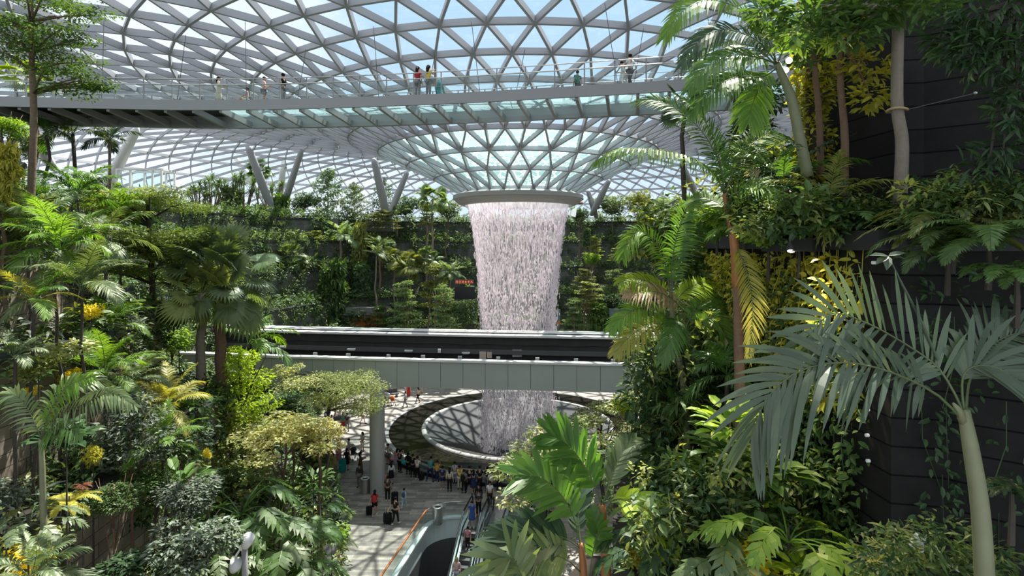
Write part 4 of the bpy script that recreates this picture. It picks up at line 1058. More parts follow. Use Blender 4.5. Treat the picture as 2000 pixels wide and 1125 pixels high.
# thin bare trunks standing against the far walls
# shops, glazing and openings set into the far terraces
def slab(name, label, cat, px, py, w, h, D, mat, depth=.6, kind=None):
    q = P(px, py, D); g = G(); g.box((0, 0, 0), (w/FPX*D, depth, h/FPX*D)); o = g.obj(name, mat, loc=tuple(q)); return tag(o, label, cat, kind=kind)
M['shopglow'] = plain('warm_shop_interior', (0.09, 0.035, 0.02), 0.7, emis=(1.0, 0.22, 0.06), estr=0.03, var=0.8, scale=1.2)
M['sign'] = plain('red_sign_board', (0.16, 0.035, 0.02), 0.5, emis=(1.0, 0.18, 0.08), estr=0.04)
M['signtxt'] = plain('lit_sign_strokes', (0.9, 0.4, 0.28), 0.5, emis=(1.0, 0.36, 0.24), estr=0.32)
M['glazing'] = plain('blue_grey_glazing', (0.16, 0.19, 0.21), 0.15, spec=0.6)
M['darkglass'] = plain('dark_glazing', (0.02, 0.022, 0.025), 0.2)
sg = empty('shop_sign', P(907, 550.5, 70.8), 'lit red sign with pinkish lettering on the far terrace left of the waterfall', 'sign')
g = G(); g.box((0, 0, 0), (2.35, .12, .50)); g.obj('sign_board', M['sign'], sg)
g = G(); r = rng(5)
GL = [[(-.1,.12,.1,.12),(-.1,-.12,.1,-.12),(-.1,.12,-.1,-.12),(.1,.12,.1,-.12),(-.04,0,.06,0),(-.14,.02,-.1,.08)], [(-.1,.12,.1,.12),(0,.12,0,-.12),(-.12,-.12,.12,-.12),(-.06,0,.08,0)],
      [(-.1,.12,.1,.12),(-.1,.02,.1,.02),(-.1,.12,-.1,-.12),(.1,.12,.1,-.12),(-.1,-.1,.1,-.1)], [(-.1,.1,.1,.1),(0,.14,0,-.12),(-.1,-.12,0,.04),(.1,-.12,0,.04),(-.08,.02,.08,.02)],
      [(0,.14,-.13,.0),(0,.14,.13,.0),(-.08,0,.08,0),(0,.06,0,-.12),(-.1,-.12,.1,-.12)], [(-.12,-.12,-.02,.12),(-.02,.12,.12,-.12),(-.08,-.02,.08,.04),(.02,-.12,.12,-.06)]]
for i, st in enumerate(GL):
    x0 = -.93 + i*.37
    for a, b_, c_, d_ in st: g.bar((x0+a, -.075, b_), (x0+c_, -.075, d_), .03, .035, (0, 1, 0))
g.obj('lettering', M['signtxt'], sg)['kind'] = 'stuff'
slab('lit_shop', 'dark shop opening below the lit red sign', 'shop front', 908, 572, 40, 24, 71.4, M['darkglass'], .4)
slab('lit_shop', 'dark shop opening with warm orange glow above the bridge', 'shop front', 716, 626, 62, 22, 75.0, M['shopglow'], .5)
slab('shop_window', 'tall bright window slot behind the shaggy fan palm', 'window', 557, 545, 18, 44, 76.0, M['glazing'], .3)
slab('shop_window', 'dark doorway beside the bright window slot', 'doorway', 574, 552, 13, 70, 76.1, M['darkglass'], .3)
slab('shop_window', 'pale glazed shopfront right of the waterfall behind trees', 'window', 1213, 614, 46, 22, 73.5, M['glazing'], .3)
slab('shop_window', 'white framed kiosk window at the foot of the waterfall', 'window', 1085, 617, 18, 24, 72.5, M['glazing'], .4)
slab('canopy_ledge', 'dark overhanging slab above the warm shop opening', 'ledge', 720, 607, 84, 14, 74.0, M['darkstone'], 1.5)
slab('canopy_ledge', 'grey ledge crossing the far wall left of the fan palm', 'ledge', 590, 521, 160, 10, 76.0, M['darkstone'], 1.2)
slab('canopy_ledge', 'pale grey terrace block behind the top trees', 'ledge', 640, 437, 40, 18, 84.0, M['darkstone'], 1.2)
slab('canopy_ledge', 'grey terrace block left of the oculus', 'ledge', 740, 443, 60, 18, 84.0, M['darkstone'], 1.2)
# white sail canopy by the falls
g = G(); a, b_, c_ = P(1103, 418, 86), P(1127, 405, 86), P(1124, 424, 85); o_ = Vector((0, .05, .05)); g.add([list(v) for v in (a, b_, c_, a+o_, b_+o_, c_+o_)], [[0, 1, 2], [5, 4, 3], [0, 3, 4, 1], [1, 4, 5, 2], [2, 5, 3, 0]]); 
tag(g.obj('sail_canopy', M['white']), 'small white triangular sail canopy right of the waterfall top', 'canopy')
g = G(); g.lathe([(0, .9), (.5, .5), (1.0, 0), (1.05, -.15), (.9, -.15)], 18); tag(g.obj('bronze_canopy', plain('bronze', (.35, .2, .06), .35, .8), loc=tuple(P(1126, 396, 82))), 'small bronze-coloured canopy tucked against the oculus ring', 'canopy')
# white lift frame on the left
lf = empty('lift_frame', P(272, 385, 62), 'white square steel frame with glass panels above the left trees', 'lift frame')
wq = 5.0; hq = 3.1
g = G()
for x in (-2.5, -1.0, 1.5, 2.5):
    for y in (0, 2.4): g.box((x, y, hq/2), (.18, .18, hq))
for z in (.15, 1.0, hq):
    for y in (0, 2.4): g.box((0, y, z), (wq+.2, .2, .2))
    for x in (-2.5, 2.5): g.box((x, 1.2, z), (.2, 2.4, .2))
g.obj('steel_frame', M['white'], lf)
g = G()
for y in (0.0, 2.4): g.add([[-2.5, y, .2], [2.5, y, .2], [2.5, y, hq-.1], [-2.5, y, hq-.1]], [[0, 1, 2, 3]])
g.obj('glass_panel', M['glassrail'], lf)
zq = gz(lf.location.x, lf.location.y+1); g = G(); g.box((0, 1.2, (zq-lf.location.z)/2), (5.0, 2.4, max(.3, abs(lf.location.z-zq)))); g.obj('plinth', M['steel_mid'], lf)
# understory: far bowl
spots = []
r = rng(41)
for i in range(6):
    inner = CONT[i]; outer = CONT[i+1] if i < 5 else offset_poly(21)
    for k in range(5, 16):
        a, b = Vector(inner[k]), Vector(inner[k+1]); a2, b2 = Vector(outer[k]), Vector(outer[k+1]); ln = (b-a).length
        for q in range(int(ln*4.2)):
            u, v = r.rand(), r.rand()**1.3; p = (a*(1-u)+b*u)*(1-v) + (a2*(1-u)+b2*u)*v
            spots.append(((p.x, p.y, TZ[i]-.1), .8+1.0*r.rand(), .8+1.5*r.rand()))
        for q in range(int(ln*3.6)):        # trailers over the terrace edges
            u = r.rand(); p = a*(1-u)+b*u; d = Vector((VX-p.x, VY-p.y)).normalized()*.3
            spots.append(((p.x+d.x, p.y+d.y, TZ[i]-.7-2.6*r.rand()**1.5), .6+.6*r.rand(), .7+1.0*r.rand()))
for g, mt in clumps('far_understory', '', spots, ['lf_under', 'lf_fardark', 'lf_far', 'lf_fardark', 'lf_mid']):
    nm = {'lf_under': 'dense mixed understory foliage covering the far terraces', 'lf_fardark': 'dark trailing understory foliage on the far terraces', 'lf_far': 'pale understory foliage on the far terraces', 'lf_mid': 'fresh green ground cover on the far terraces'}[mt]
    tag(g.obj('undergrowth', M[mt]), nm, 'undergrowth', kind='stuff')
# ================================================================ left hillside
# --- very tall tiered tree at the left edge
def tiered_hero(name, label, pts, tiers, mat, bark, tr, n=520, leaf=.16, thick=.12):
    """trunk through pixel points (x, y, D); tiers = (x, y, D, wx px, hy px)"""
    w = [P(*p) for p in pts]; zb = gz(w[0].x, w[0].y); b = Vector((w[0].x, w[0].y, min(zb, w[0].z)))
    root = empty(name, b, label, 'tree'); s = nextseed(); r = rng(700+s)
    path = [b] + w; g = G(); k = len(path); g.tube([tuple(p-b) for p in bez([tuple(q) for q in path], 16)], [tr*(1-.55*i/15) for i in range(16)], 9)
    C = bez([tuple(q) for q in path], 60)
    for (x, y, D, wx, hy) in tiers:
        c = P(x, y, D); W = wx/FPX*D/2
        j = int(np.argmin(np.abs(C[:, 2] - (c.z - W*.35)))); a = Vector(C[j])
        for q in range(5):
            an = q*1.257 + r.rand(); e = c + Vector((math.cos(an)*W*.7, math.sin(an)*W*.7, 0)); m_ = a.lerp(e, .5) + Vector((0, 0, W*.06))
            g.tube([tuple(a-b), tuple(m_-b), tuple(e-b)], [tr*.34, tr*.22, tr*.08], 5)
    g.obj('trunk', M[BARK[bark]], root, True)
    for (x, y, D, wx, hy) in tiers:
        c = P(x, y, D) - b; W = wx/FPX*D/2; H = hy/FPX*D/2; f = G()
        for q in range(9):
            a = q*2.4; rr_ = W*.72*math.sqrt((q+.3)/9); cloud(f, (c.x+rr_*math.cos(a), c.y+rr_*math.sin(a), c.z+H*.4*r.normal()), (W*.42, W*.42, H*.55), int(n/9*max(.35, W/2)), T_DIA, leaf, .75, .1, rs=r)
        f.obj('leaf_tier', M[mat], root)
    return root
tiered_hero('tiered_tree', 'very tall slender tree with flat leaf tiers at the left edge, trunk crossing the footbridge', [(58, 440, 21), (66, 240, 21), (62, 120, 21), (60, -30, 21)],
    [(120, 8, 21, 190, 50), (20, 35, 21, 150, 44), (120, 68, 20.5, 130, 34), (35, 78, 21, 150, 40), (80, 108, 21, 200, 46), (140, 152, 20.5, 150, 50), (180, 165, 21, 70, 24)], 'lf_mid', 'b', .16, 1500, .15)
tiered_hero('tiered_tree', 'large tiered tree with wide flat yellow-green canopy at left, in front of the bridge end', [(300, 720, 29), (298, 560, 29), (292, 450, 29), (288, 400, 29)],
    [(290, 390, 29, 230, 48), (225, 418, 29, 130, 30), (350, 462, 28.5, 220, 44), (285, 475, 29, 150, 36), (262, 530, 29, 120, 30), (330, 505, 29, 130, 30),], 'lf_tier', 'd', .19, 2600, .18)
tiered_hero('tiered_tree', 'leafy tree with slim dark trunks spreading over the lit plaza beside the round column', [(640, 840, 37), (645, 780, 37), (660, 745, 37)],
    [(620, 738, 36.5, 140, 38), (690, 752, 36.8, 130, 40), (575, 752, 37, 90, 40), (715, 790, 36.8, 80, 44), (650, 775, 37, 130, 40), (560, 722, 37.5, 60, 24)], 'lf_pale', 'd', .13, 2100, .17)
# --- slim palms behind the tall tree
for x, y, D, s, lab, mt, b in ((90, 262, 33, 62, 'slim palm just right of the tall tiered trunk, under the footbridge', 'lf_palm', 'd'), (142, 262, 34, 74, 'slim palm with pale arching fronds, second right of the tall tiered trunk', 'lf_palmgrey', 'd'),
                          (214, 276, 36, 58, 'slim palm with spiky dark crown, third right of the tall tiered trunk', 'lf_palmdark', 'g')):
    palm('feather_palm', lab, x, y, D, s, mt, 11, 'wide', b, shaft=None)
for x, y, D, s, lab, mt in ((28, 150, 40, 62, 'pale fan palm behind the footbridge railing at far left', 'lf_lime'), (72, 165, 41, 44, 'small pale fan palm behind the railing next to the tall trunk', 'lf_palmgrey')):
    palm('fan_palm', lab, x, y, D, s, mt, 12, kind='fan', bark='g')
# --- bank of palms on the left slope
rows = [
 (58, 452, 19, 120, 'lf_palmgrey', 'wide', 'grey-green feather palm at far left below the dark planter box'),
 (150, 385, 24, 92, 'lf_palm', 'wide', 'dark green palm with long fronds below the slim palms'),
 (118, 492, 17.5, 124, 'lf_palmb', 'wide', 'lush palm with sunlit fronds in the middle of the left slope'),
 (205, 478, 22, 96, 'lf_palmgrey', 'wide', 'palm with soft drooping grey-green fronds left of the tiered tree'),
 (160, 568, 17, 130, 'lf_palmgrey', 'fine', 'palm with silvery arching fronds above the small stone wall'),
 (68, 592, 15.5, 96, ['lf_palmy', 'lf_palmb', 'lf_palm'], 'fine', 'palm with yellowing fronds hanging over the small stone wall'),
 (235, 420, 27, 70, 'lf_palmb', 'wide', 'upright bright palm under the wide yellow-green canopy'),
 (20, 470, 22, 70, ['lf_palmb', 'lf_palm'], 'fine', 'yellow-edged palm at the left border of the view'),
 (215, 640, 22, 92, 'lf_palmb', 'fine', 'bright feathery palm left of the tiered tree trunk'),
 (205, 735, 19, 112, 'lf_palmb', 'fine', 'grassy bright palm low on the left slope above the lone slim palm'),
 (262, 745, 21, 84, 'lf_palmgrey', 'fine', 'palm with thin silvery fronds beside the grassy bright palm'),
 (330, 800, 21, 100, 'lf_palmy', 'fine', 'palm with long yellow-green fronds left of the bright conical tree'),
 (322, 872, 18.5, 90, 'lf_palmb', 'fine', 'palm with glossy stems below the long yellow-green fronds'),
 (30, 700, 14.5, 70, 'lf_palmgrey', 'wide', 'small palm with star-like leaves at the left border'),
 (70, 392, 27, 70, 'lf_palm', 'wide', 'palm behind the tall tiered trunk at planter height'),
 (60, 1130, 10.5, 110, 'lf_palmgrey', 'wide', 'palm whose fronds enter the lower left corner'),
 (622, 1066, 23.5, 76, 'lf_palmgrey', 'fine', 'fern-like palm at the corner of the sunlit floor'),
]
for x, y, D, s, mt, st, lab in rows: palm('feather_palm', lab, x, y, D, s, mt, 14, st, 'd', stemr=.045)
palm('feather_palm', 'palm with stiff upright fronds in front of the left end of the train bridge', 492, 672, 35.5, 88, ['lf_palmb', 'lf_palmgrey', 'lf_palm'], 13, 'wide', 'd')
palm('fan_palm', 'large fan palm with hanging pale skirt, right one of the pair by the bridge', 430, 545, 28.5, 116, 'lf_palmgrey', 28, kind='fan', bark='r', stemr=.24)
palm('fan_palm', 'fan palm on grey trunk, left one of the pair by the bridge', 394, 572, 28, 84, 'lf_olive', 22, kind='fan', bark='g', stemr=.2)
# --- lone slim palm with the big bright frond
def px_frond(root, path, mat, name='palm_leaf', **kw):
    kw.setdefault('side', (0, -.78, .62)); o = root.location; g = G(); pts = [tuple(P(*p) - o) for p in path]; frond(g, pts, rach=False, **kw); f = g.obj(name, M[mat], root); rr_ = kw.get('rr', .016); q = bez(pts, 16); h = G(); h.tube([tuple(v) for v in q], [rr_*.62*(1-.85*i/15) for i in range(16)], 6); h.obj('rib', M['ribgreen'], f, True); return f
def px_stem(root, path, rad, mat, name='trunk', n=10):
    o = root.location; q = bez([tuple(P(*p) - o) for p in path], 14); g = G()
    rr_ = np.interp(np.linspace(0, 1, 14), np.linspace(0, 1, len(rad)), rad); g.tube([tuple(v) for v in q], list(rr_), n); return g.obj(name, M[mat], root, True)
b = P(84, 1180, 12.5); zb = gz(b.x, b.y); b.z = min(b.z, zb + 0.0) if zb < b.z else b.z
lp_ = empty('feather_palm', b, 'lone slim palm with one upright bright frond over the stone wall at lower left', 'palm')
px_stem(lp_, [(84, 1180, 12.5), (86, 1060, 12.5), (83, 930, 12.5), (80, 858, 12.5)], [.08, .07, .06, .05], 'greenstem')
kw = dict(n=34, ll=.52, lw=.05, start=.16, droop=.4, rr=.018)
px_frond(lp_, [(80, 860, 12.5), (95, 810, 12.4), (125, 760, 12.3), (160, 742, 12.2), (185, 735, 12.1)], 'lf_palmb', **kw)
px_frond(lp_, [(80, 860, 12.5), (100, 820, 12.3), (160, 790, 12.0), (215, 768, 11.8), (265, 792, 11.6)], 'lf_palmgrey', **kw)
px_frond(lp_, [(80, 860, 12.5), (70, 830, 12.5), (45, 785, 12.5), (20, 772, 12.4), (-10, 800, 12.3)], 'lf_palmgrey', **kw)
px_frond(lp_, [(80, 860, 12.5), (86, 810, 12.8), (120, 755, 13.2), (180, 740, 13.6), (215, 760, 14)], 'lf_palmgrey', **kw)
px_frond(lp_, [(80, 860, 12.5), (95, 845, 12.2), (130, 835, 11.8), (160, 850, 11.5)], 'lf_palm', **dict(kw, n=22))
# --- conical and umbrella trees in the lower middle
tree('conical_tree', 'bright yellow-green conical tree standing before the train bridge', 'tree', 470, 680, 850, 146, 29, 'tall', 'lf_lime', 'd', trunkr=.13)
tree('conical_tree', 'darker leafy lower tree wrapped round the trunk of the bright conical tree', 'tree', 452, 800, 925, 150, 28, 'tall', 'lf_olive', 'd', trunkr=.1)
for x, yb, w, yt, D, lab, f in ((556, 905, 178, 795, 25, 'cream-leaved umbrella tree on a slim bare trunk, lower middle', 'lf_cream'), (625, 890, 96, 812, 26, 'cream-leaved umbrella tree at the edge of the plaza', 'lf_cream'), (574, 880, 110, 806, 27.5, 'pale umbrella tree behind the two cream-leaved ones', 'lf_pale')):
    tree('umbrella_tree', lab, 'tree', x, yt, yb, w, D, 'umbrella', f, 'b', trunkr=.1)
tree('umbrella_tree', 'dark glossy-leaved tree with reddish trunk left of the silvery shrub tree', 'tree', 258, 768, 900, 170, 18, 'tall', 'lf_silver', 'r', trunkr=.06)
tree('silver_tree', 'silvery white-flecked dark tree in the lower left middle', 'tree', 368, 918, 1010, 140, 17.5, 'dome', 'lf_silver', 'd', trunkr=.06)
tree('silver_tree', 'lower silvery white-flecked tree at the bottom edge', 'tree', 372, 1000, 1140, 190, 16, 'dome', 'lf_silver', 'd', trunkr=.06)
tree('schefflera_tree', 'pale green leafy tree left of the silvery tree', 'tree', 300, 905, 985, 110, 18, 'dome', 'lf_mid', 'd', trunkr=.05)
tree('schefflera_tree', 'dark leafy tree with thin trunk in front of the right stone wall', 'tree', 222, 930, 1010, 100, 16, 'dome', 'lf_under', 'r', trunkr=.05)
tree('slender_tree', 'dim leafy tree behind the conical tree under the bridge end', 'tree', 385, 765, 830, 90, 30, 'dome', 'lf_fardark', 'd')
tree('slender_tree', 'dark round tree below the left bridge end', 'tree', 545, 765, 815, 100, 38, 'dome', 'lf_fardark', 'd')
tree('slender_tree', 'bright leafy tree at the top left border under the footbridge', 'tree', 8, 215, 280, 90, 22, 'dome', 'lf_bright', 'b')
tree('slender_tree', 'golden-leaved climbing plant on a post at the left border', 'tree', 12, 290, 420, 52, 19, 'column', 'lf_gold', 'b')
tree('slender_tree', 'light leafy tree behind the slim palms at left', 'tree', 60, 250, 330, 60, 40, 'dome', 'lf_far', 'b')
tree('slender_tree', 'leafy tree rising behind the wide canopy left of the lift frame', 'tree', 190, 330, 420, 90, 38, 'dome', 'lf_mid', 'b')
tree('slender_tree', 'dark leafy mass right of the tiered tree trunk', 'tree', 340, 590, 650, 90, 34, 'dome', 'lf_under', 'd')
# --- shrubs and ground plants
rows = [
 ('philodendron', 'large deep-lobed plant nearest the floodlight post', 470, 940, 1010, 120, 21, 'lobed', 'lf_mid'),
 ('philodendron', 'deep-lobed plant under the cream umbrella tree trunk', 545, 950, 1015, 120, 23, 'lobed', 'lf_mid'),
 ('philodendron', 'grey-green deep-lobed plant below the conical tree', 520, 985, 1050, 110, 21, 'lobed', 'lf_palmgrey'),
 ('philodendron', 'deep-lobed plant at the bottom behind the floodlight post', 560, 1040, 1105, 110, 20, 'lobed', 'lf_mid'),
 ('philodendron', 'pale deep-lobed plant left of the floodlight post', 425, 1040, 1100, 80, 19, 'lobed', 'lf_palmgrey'),
 ('shrub', 'bright leafy shrub beside the sunlit floor edge', 648, 1020, 1070, 60, 25, 'bush', 'lf_bright'),
 ('shrub', 'round green shrub under the umbrella trees by the plaza', 590, 1090, 1130, 70, 22, 'bush', 'lf_mid'),
 ('shrub', 'yellow-leaved shrub in the lower left corner below the stone wall', 45, 1055, 1125, 110, 13.5, 'bush', 'lf_yellow'),
 ('shrub', 'golden shrub above the lone slim palm', 140, 718, 746, 40, 19, 'bush', 'lf_yellow'),
 ('shrub', 'small golden shrub at the left planter edge', 60, 755, 772, 34, 17, 'bush', 'lf_yellow'),
 ('shrub', 'yellow leaf cluster under the silvery arching palm', 178, 590, 625, 40, 20, 'bush', 'lf_yellow'),
 ('shrub', 'golden hanging plant between the two stone walls', 182, 862, 918, 34, 16.5, 'bush', 'lf_gold'),
 ('fern', 'golden fern growing over the lower stone wall', 135, 945, 985, 76, 14.5, 'fern', 'lf_gold'),
 ('fern', 'reddish fern beside the golden fern on the stone wall', 162, 925, 950, 26, 15, 'fern', 'lf_red'),
 ('aroid', 'broad-leaved plants in the middle of the lower left slope', 350, 905, 965, 100, 19, 'herb', 'lf_mid'),
 ('aroid', 'dark heart-leaved plant under the big bright frond', 130, 815, 870, 90, 13.5, 'herb', 'lf_dark'),
 ('aroid', 'large-leaved plant at the plaza edge beside the umbrella trunks', 612, 895, 950, 60, 27, 'herb', 'lf_mid'),
 ('shrub', 'pale variegated shrub below the small stone wall', 125, 660, 710, 96, 17, 'bush', 'lf_pale'),
 ('shrub', 'olive-brown leafed shrub at the left below the stone wall', 75, 690, 740, 84, 15.5, 'bush', 'lf_olive'),
 ('shrub', 'leafy shrub left of the grassy bright palm', 150, 690, 740, 70, 20, 'bush', 'lf_under'),
 ('shrub', 'dark shrub at the left border beside the lower stone wall', 12, 930, 1000, 70, 13, 'bush', 'lf_silver'),
 ('shrub', 'glossy dark shrub under the silvery trees at the bottom', 250, 1075, 1130, 120, 15, 'bush', 'lf_dark'),
 ('shrub', 'leafy shrub at the foot of the bright conical tree trunk', 440, 905, 960, 90, 24, 'bush', 'lf_under'),
 ('shrub', 'light green shrub below the fan palm pair', 350, 640, 690, 60, 30, 'bush', 'lf_bright'),
 ('shrub', 'small yellow-leaved plant on the silvery tree', 405, 876, 896, 16, 20, 'bush', 'lf_yellow'),
 ('philodendron', 'pale cut-leaved plant between the lower stone walls', 55, 985, 1025, 80, 12.5, 'lobed', 'lf_palmgrey'),
]
for r_ in rows: shrub(r_[0], r_[1], {'philodendron': 'plant', 'aroid': 'plant', 'fern': 'fern'}.get(r_[0], 'shrub'), *r_[2:9])
# --- hillside understory
spots = []; r = rng(42)
for i in range(6):
    inner = CONT[i]; outer = CONT[i+1] if i < 5 else offset_poly(23)
    for k in range(1, 5):
        a, b_ = Vector(inner[k]), Vector(inner[k+1]); a2, b2 = Vector(outer[k]), Vector(outer[k+1]); ln = (b_-a).length
        for q in range(int(ln*4.5)):
            u, v = r.rand(), r.rand()**1.2; p = (a*(1-u)+b_*u)*(1-v) + (a2*(1-u)+b2*u)*v
            if p.y < 9: continue
            spots.append(((p.x, p.y, TZ[i]-.1), .6+.8*r.rand(), .5+1.1*r.rand()))
        for q in range(int(ln*5.5)):
            u = r.rand(); p = a*(1-u)+b_*u
            if p.y < 9: continue
            z = TZ[i]-.4-2.8*r.rand()**1.6; xy = CX + FPX*p.x/p.y
            yy = HY + FPX*(HC-z)/p.y
            if (xy < 200 and 790 < yy < 1000) or (150 < xy < 250 and 985 < yy) or (30 < xy < 150 and 590 < yy < 690): continue
            spots.append(((p.x+.25, p.y-.1, z), .5+.5*r.rand(), .6+.7*r.rand()))
for g, mt in clumps('left_understory', '', spots, ['lf_under', 'lf_mid', 'lf_dark', 'lf_silver', 'lf_far', 'lf_olive']):
    nm = {'lf_under': 'mixed understory foliage filling the left terraces', 'lf_mid': 'fresh green ground plants filling the left terraces', 'lf_dark': 'dark ground cover on the left terraces', 'lf_silver': 'white-flecked ground plants on the left terraces', 'lf_far': 'pale green ground cover on the left terraces', 'lf_olive': 'olive trailing plants on the left terraces'}[mt]
    tag(g.obj('undergrowth', M[mt]), nm, 'undergrowth', kind='stuff')
# --- floodlights on a post
fl = empty('floodlight_post', P(478, 1150, 17), 'white twin floodlights on a grey post among the lobed plants', 'floodlight')
g = G(); g.tube([(0, 0, -1.0), (0, 0, 1.55)], .09, 10); g.obj('post', M['steel_mid'], fl, True)
for k, (x, z, rx) in enumerate(((.12, 1.5, .4), (-.25, .75, .5))):
    g = G(); g.lathe([(0, -.24), (.12, -.22), (.17, 0), (.17, .22), (0, .24)], 16); o = g.obj('lamp_head', M['white'], fl, True, loc=(x, -.1, z)); o.rotation_euler = (rx, .5, 0)
g = G(); g.bar((-.3, -.05, .95), (.2, -.05, 1.75), .08, .05); g.obj('bracket_arm', M['white'], fl)
# stone planter bench at plaza edge
g = G(); g.box((0, 0, .35), (2.6, .9, .7)); g.box((0, 0, .74), (2.7, 1.0, .1)); q = floor_at(622, 1000); tag(g.obj('planter_bench', M['steel_mid'], loc=(q.x-.4, q.y, 0)), 'low grey planter bench at the left edge of the plaza', 'bench')
# ================================================================ right side, near plants
# --- big arching palm with orange stem
def base_at(x, y, D):
    p = P(x, y, D); p.z = min(p.z, max(gz(p.x, p.y), p.z-8)) if gz(p.x, p.y) < p.z else p.z; return p
pa = empty('feather_palm', P(1452, 985, 9.0), 'tall arching palm with an orange-brown stem left of the vine wall', 'palm')
px_stem(pa, [(1452, 985, 9), (1446, 800, 9), (1443, 640, 9), (1440, 540, 9)], [.10, .085, .08, .075], 'barkred')
px_stem(pa, [(1440, 560, 9), (1437, 500, 9), (1428, 440, 9), (1414, 378, 9)], [.085, .08, .055, .03], 'orangestem', 'crownshaft')
kf = dict(n=64, ll=.42, lw=.026, start=.12, droop=.32, rr=.02, ang=62)
px_frond(pa, [(1414, 378, 9), (1395, 340, 8.9), (1350, 308, 8.7), (1280, 292, 8.4), (1210, 292, 8.1), (1160, 318, 7.9)], 'lf_palmb', **dict(kf, droop=.75, n=70, ll=.36, side=(0, -.35, .94)))
px_frond(pa, [(1414, 378, 9), (1405, 320, 9.1), (1375, 262, 9.2), (1330, 218, 9.3), (1280, 195, 9.4), (1240, 200, 9.5)], 'lf_palm', **kf)
px_frond(pa, [(1416, 378, 9), (1408, 325, 8.8), (1392, 265, 8.5), (1360, 215, 8.2), (1320, 185, 7.9)], 'lf_palm', **kf)
px_frond(pa, [(1416, 378, 9), (1440, 320, 9.2), (1470, 280, 9.4), (1510, 262, 9.6), (1550, 275, 9.8)], 'lf_palm', **kf)
px_frond(pa, [(1422, 410, 9), (1400, 395, 9.3), (1365, 385, 9.6), (1330, 400, 10)], 'lf_palmb', **dict(kf, n=40))
px_frond(pa, [(1418, 400, 9), (1450, 370, 8.7), (1490, 365, 8.4), (1525, 390, 8.2)], 'lf_palmb', **dict(kf, n=40))
px_frond(pa, [(1430, 470, 9), (1455, 520, 8.8), (1470, 600, 8.6), (1462, 700, 8.5)], 'lf_palmy', **dict(kf, n=44, ll=.32))
# --- clustered palm at the bridge end
pb = empty('feather_palm', P(1345, 905, 11), 'clustered palm with lime and drooping fronds covering the right end of the bridge', 'palm')
px_stem(pb, [(1345, 905, 11), (1335, 760, 11), (1322, 680, 11), (1310, 585, 11)], [.07, .06, .055, .045], 'greenstem')
px_stem(pb, [(1352, 905, 11.2), (1345, 780, 11.2), (1330, 690, 11.2), (1322, 620, 11.2)], [.06, .055, .05, .04], 'barkdark', 'stem')
kb = dict(n=48, ll=.42, lw=.032, start=.14, droop=.35, rr=.02, ang=58)
for pth, mt in (([(1310, 590, 11), (1302, 530, 11), (1282, 478, 10.9), (1250, 452, 10.8), (1222, 482, 10.6), (1216, 500, 10.6)], 'lf_palmb'),
                ([(1312, 590, 11), (1318, 520, 11.1), (1340, 470, 11.2), (1375, 446, 11.3), (1400, 452, 11.4)], 'lf_palm'),
                ([(1310, 590, 11), (1312, 520, 10.8), (1322, 460, 10.6), (1345, 400, 10.4), (1372, 378, 10.2)], 'lf_palm'),
                ([(1308, 592, 11), (1290, 560, 10.8), (1262, 548, 10.6), (1230, 545, 10.4), (1212, 552, 10.3)], 'lf_lime'),
                ([(1312, 596, 11), (1340, 566, 11.2), (1370, 552, 11.5), (1400, 556, 11.8)], 'lf_lime'),
                ([(1342, 612, 10.9), (1310, 582, 10.7), (1280, 570, 10.5), (1245, 568, 10.3), (1222, 572, 10.2)], 'lf_dry'),
                ([(1318, 640, 11), (1290, 610, 10.7), (1250, 602, 10.4), (1215, 620, 10.2), (1192, 644, 10.1)], 'lf_palmb'),
                ([(1322, 650, 11), (1290, 632, 10.7), (1255, 640, 10.4), (1222, 665, 10.2), (1200, 690, 10.1)], 'lf_palmy'),
                ([(1326, 650, 11), (1325, 628, 10.7), (1318, 640, 10.4), (1306, 670, 10.2), (1292, 705, 10.1)], 'lf_palm'),
                ([(1340, 660, 11), (1375, 625, 10.9), (1400, 625, 10.8), (1420, 660, 10.7), (1424, 705, 10.6)], 'lf_palmb'),
                ([(1335, 650, 11.1), (1360, 600, 11.3), (1395, 580, 11.5), (1425, 590, 11.7)], 'lf_palm')):
    px_frond(pb, pth, mt, **kb)
# --- palm at the top, trunk rising from the ledge
pc_ = empty('feather_palm', P(1578, 330, 8.6), 'leaning grey-green palm at the top with fronds hanging over the footbridge end', 'palm')
px_stem(pc_, [(1578, 345, 8.6), (1562, 270, 8.6), (1545, 190, 8.6), (1518, 125, 8.6)], [.085, .08, .075, .05], 'greenstem')
kc = dict(n=50, ll=.46, lw=.034, start=.14, droop=.38, rr=.022, ang=56)
for pth, mt in (([(1518, 125, 8.6), (1490, 60, 8.4), (1440, 15, 8.2), (1380, 0, 8.0), (1330, 25, 7.8), (1296, 75, 7.7)], 'lf_palmb'),
                ([(1518, 125, 8.6), (1480, 80, 8.5), (1420, 58, 8.4), (1370, 75, 8.3), (1330, 130, 8.2)], 'lf_palmdark'),
                ([(1518, 125, 8.6), (1480, 112, 8.4), (1430, 108, 8.2), (1380, 130, 8.0), (1345, 175, 7.9)], 'lf_palm'),
                ([(1520, 130, 8.6), (1490, 150, 8.5), (1440, 150, 8.3), (1390, 175, 8.1), (1345, 225, 8.0)], 'lf_palm'),
                ([(1520, 135, 8.6), (1500, 60, 8.8), (1480, 0, 9.0), (1470, -40, 9.2)], 'lf_palm'),
                ([(1518, 130, 8.6), (1470, 90, 9.0), (1400, 90, 9.4), (1350, 110, 9.6)], 'lf_palm'),
                ([(1518, 125, 8.6), (1540, 80, 8.4), (1580, 60, 8.2), (1620, 70, 8.0)], 'lf_palm'),
                ([(1500, 150, 8.6), (1480, 180, 8.4), (1468, 210, 8.3), (1462, 240, 8.2)], 'lf_palmb')):
    px_frond(pc_, pth, mt, **kc)
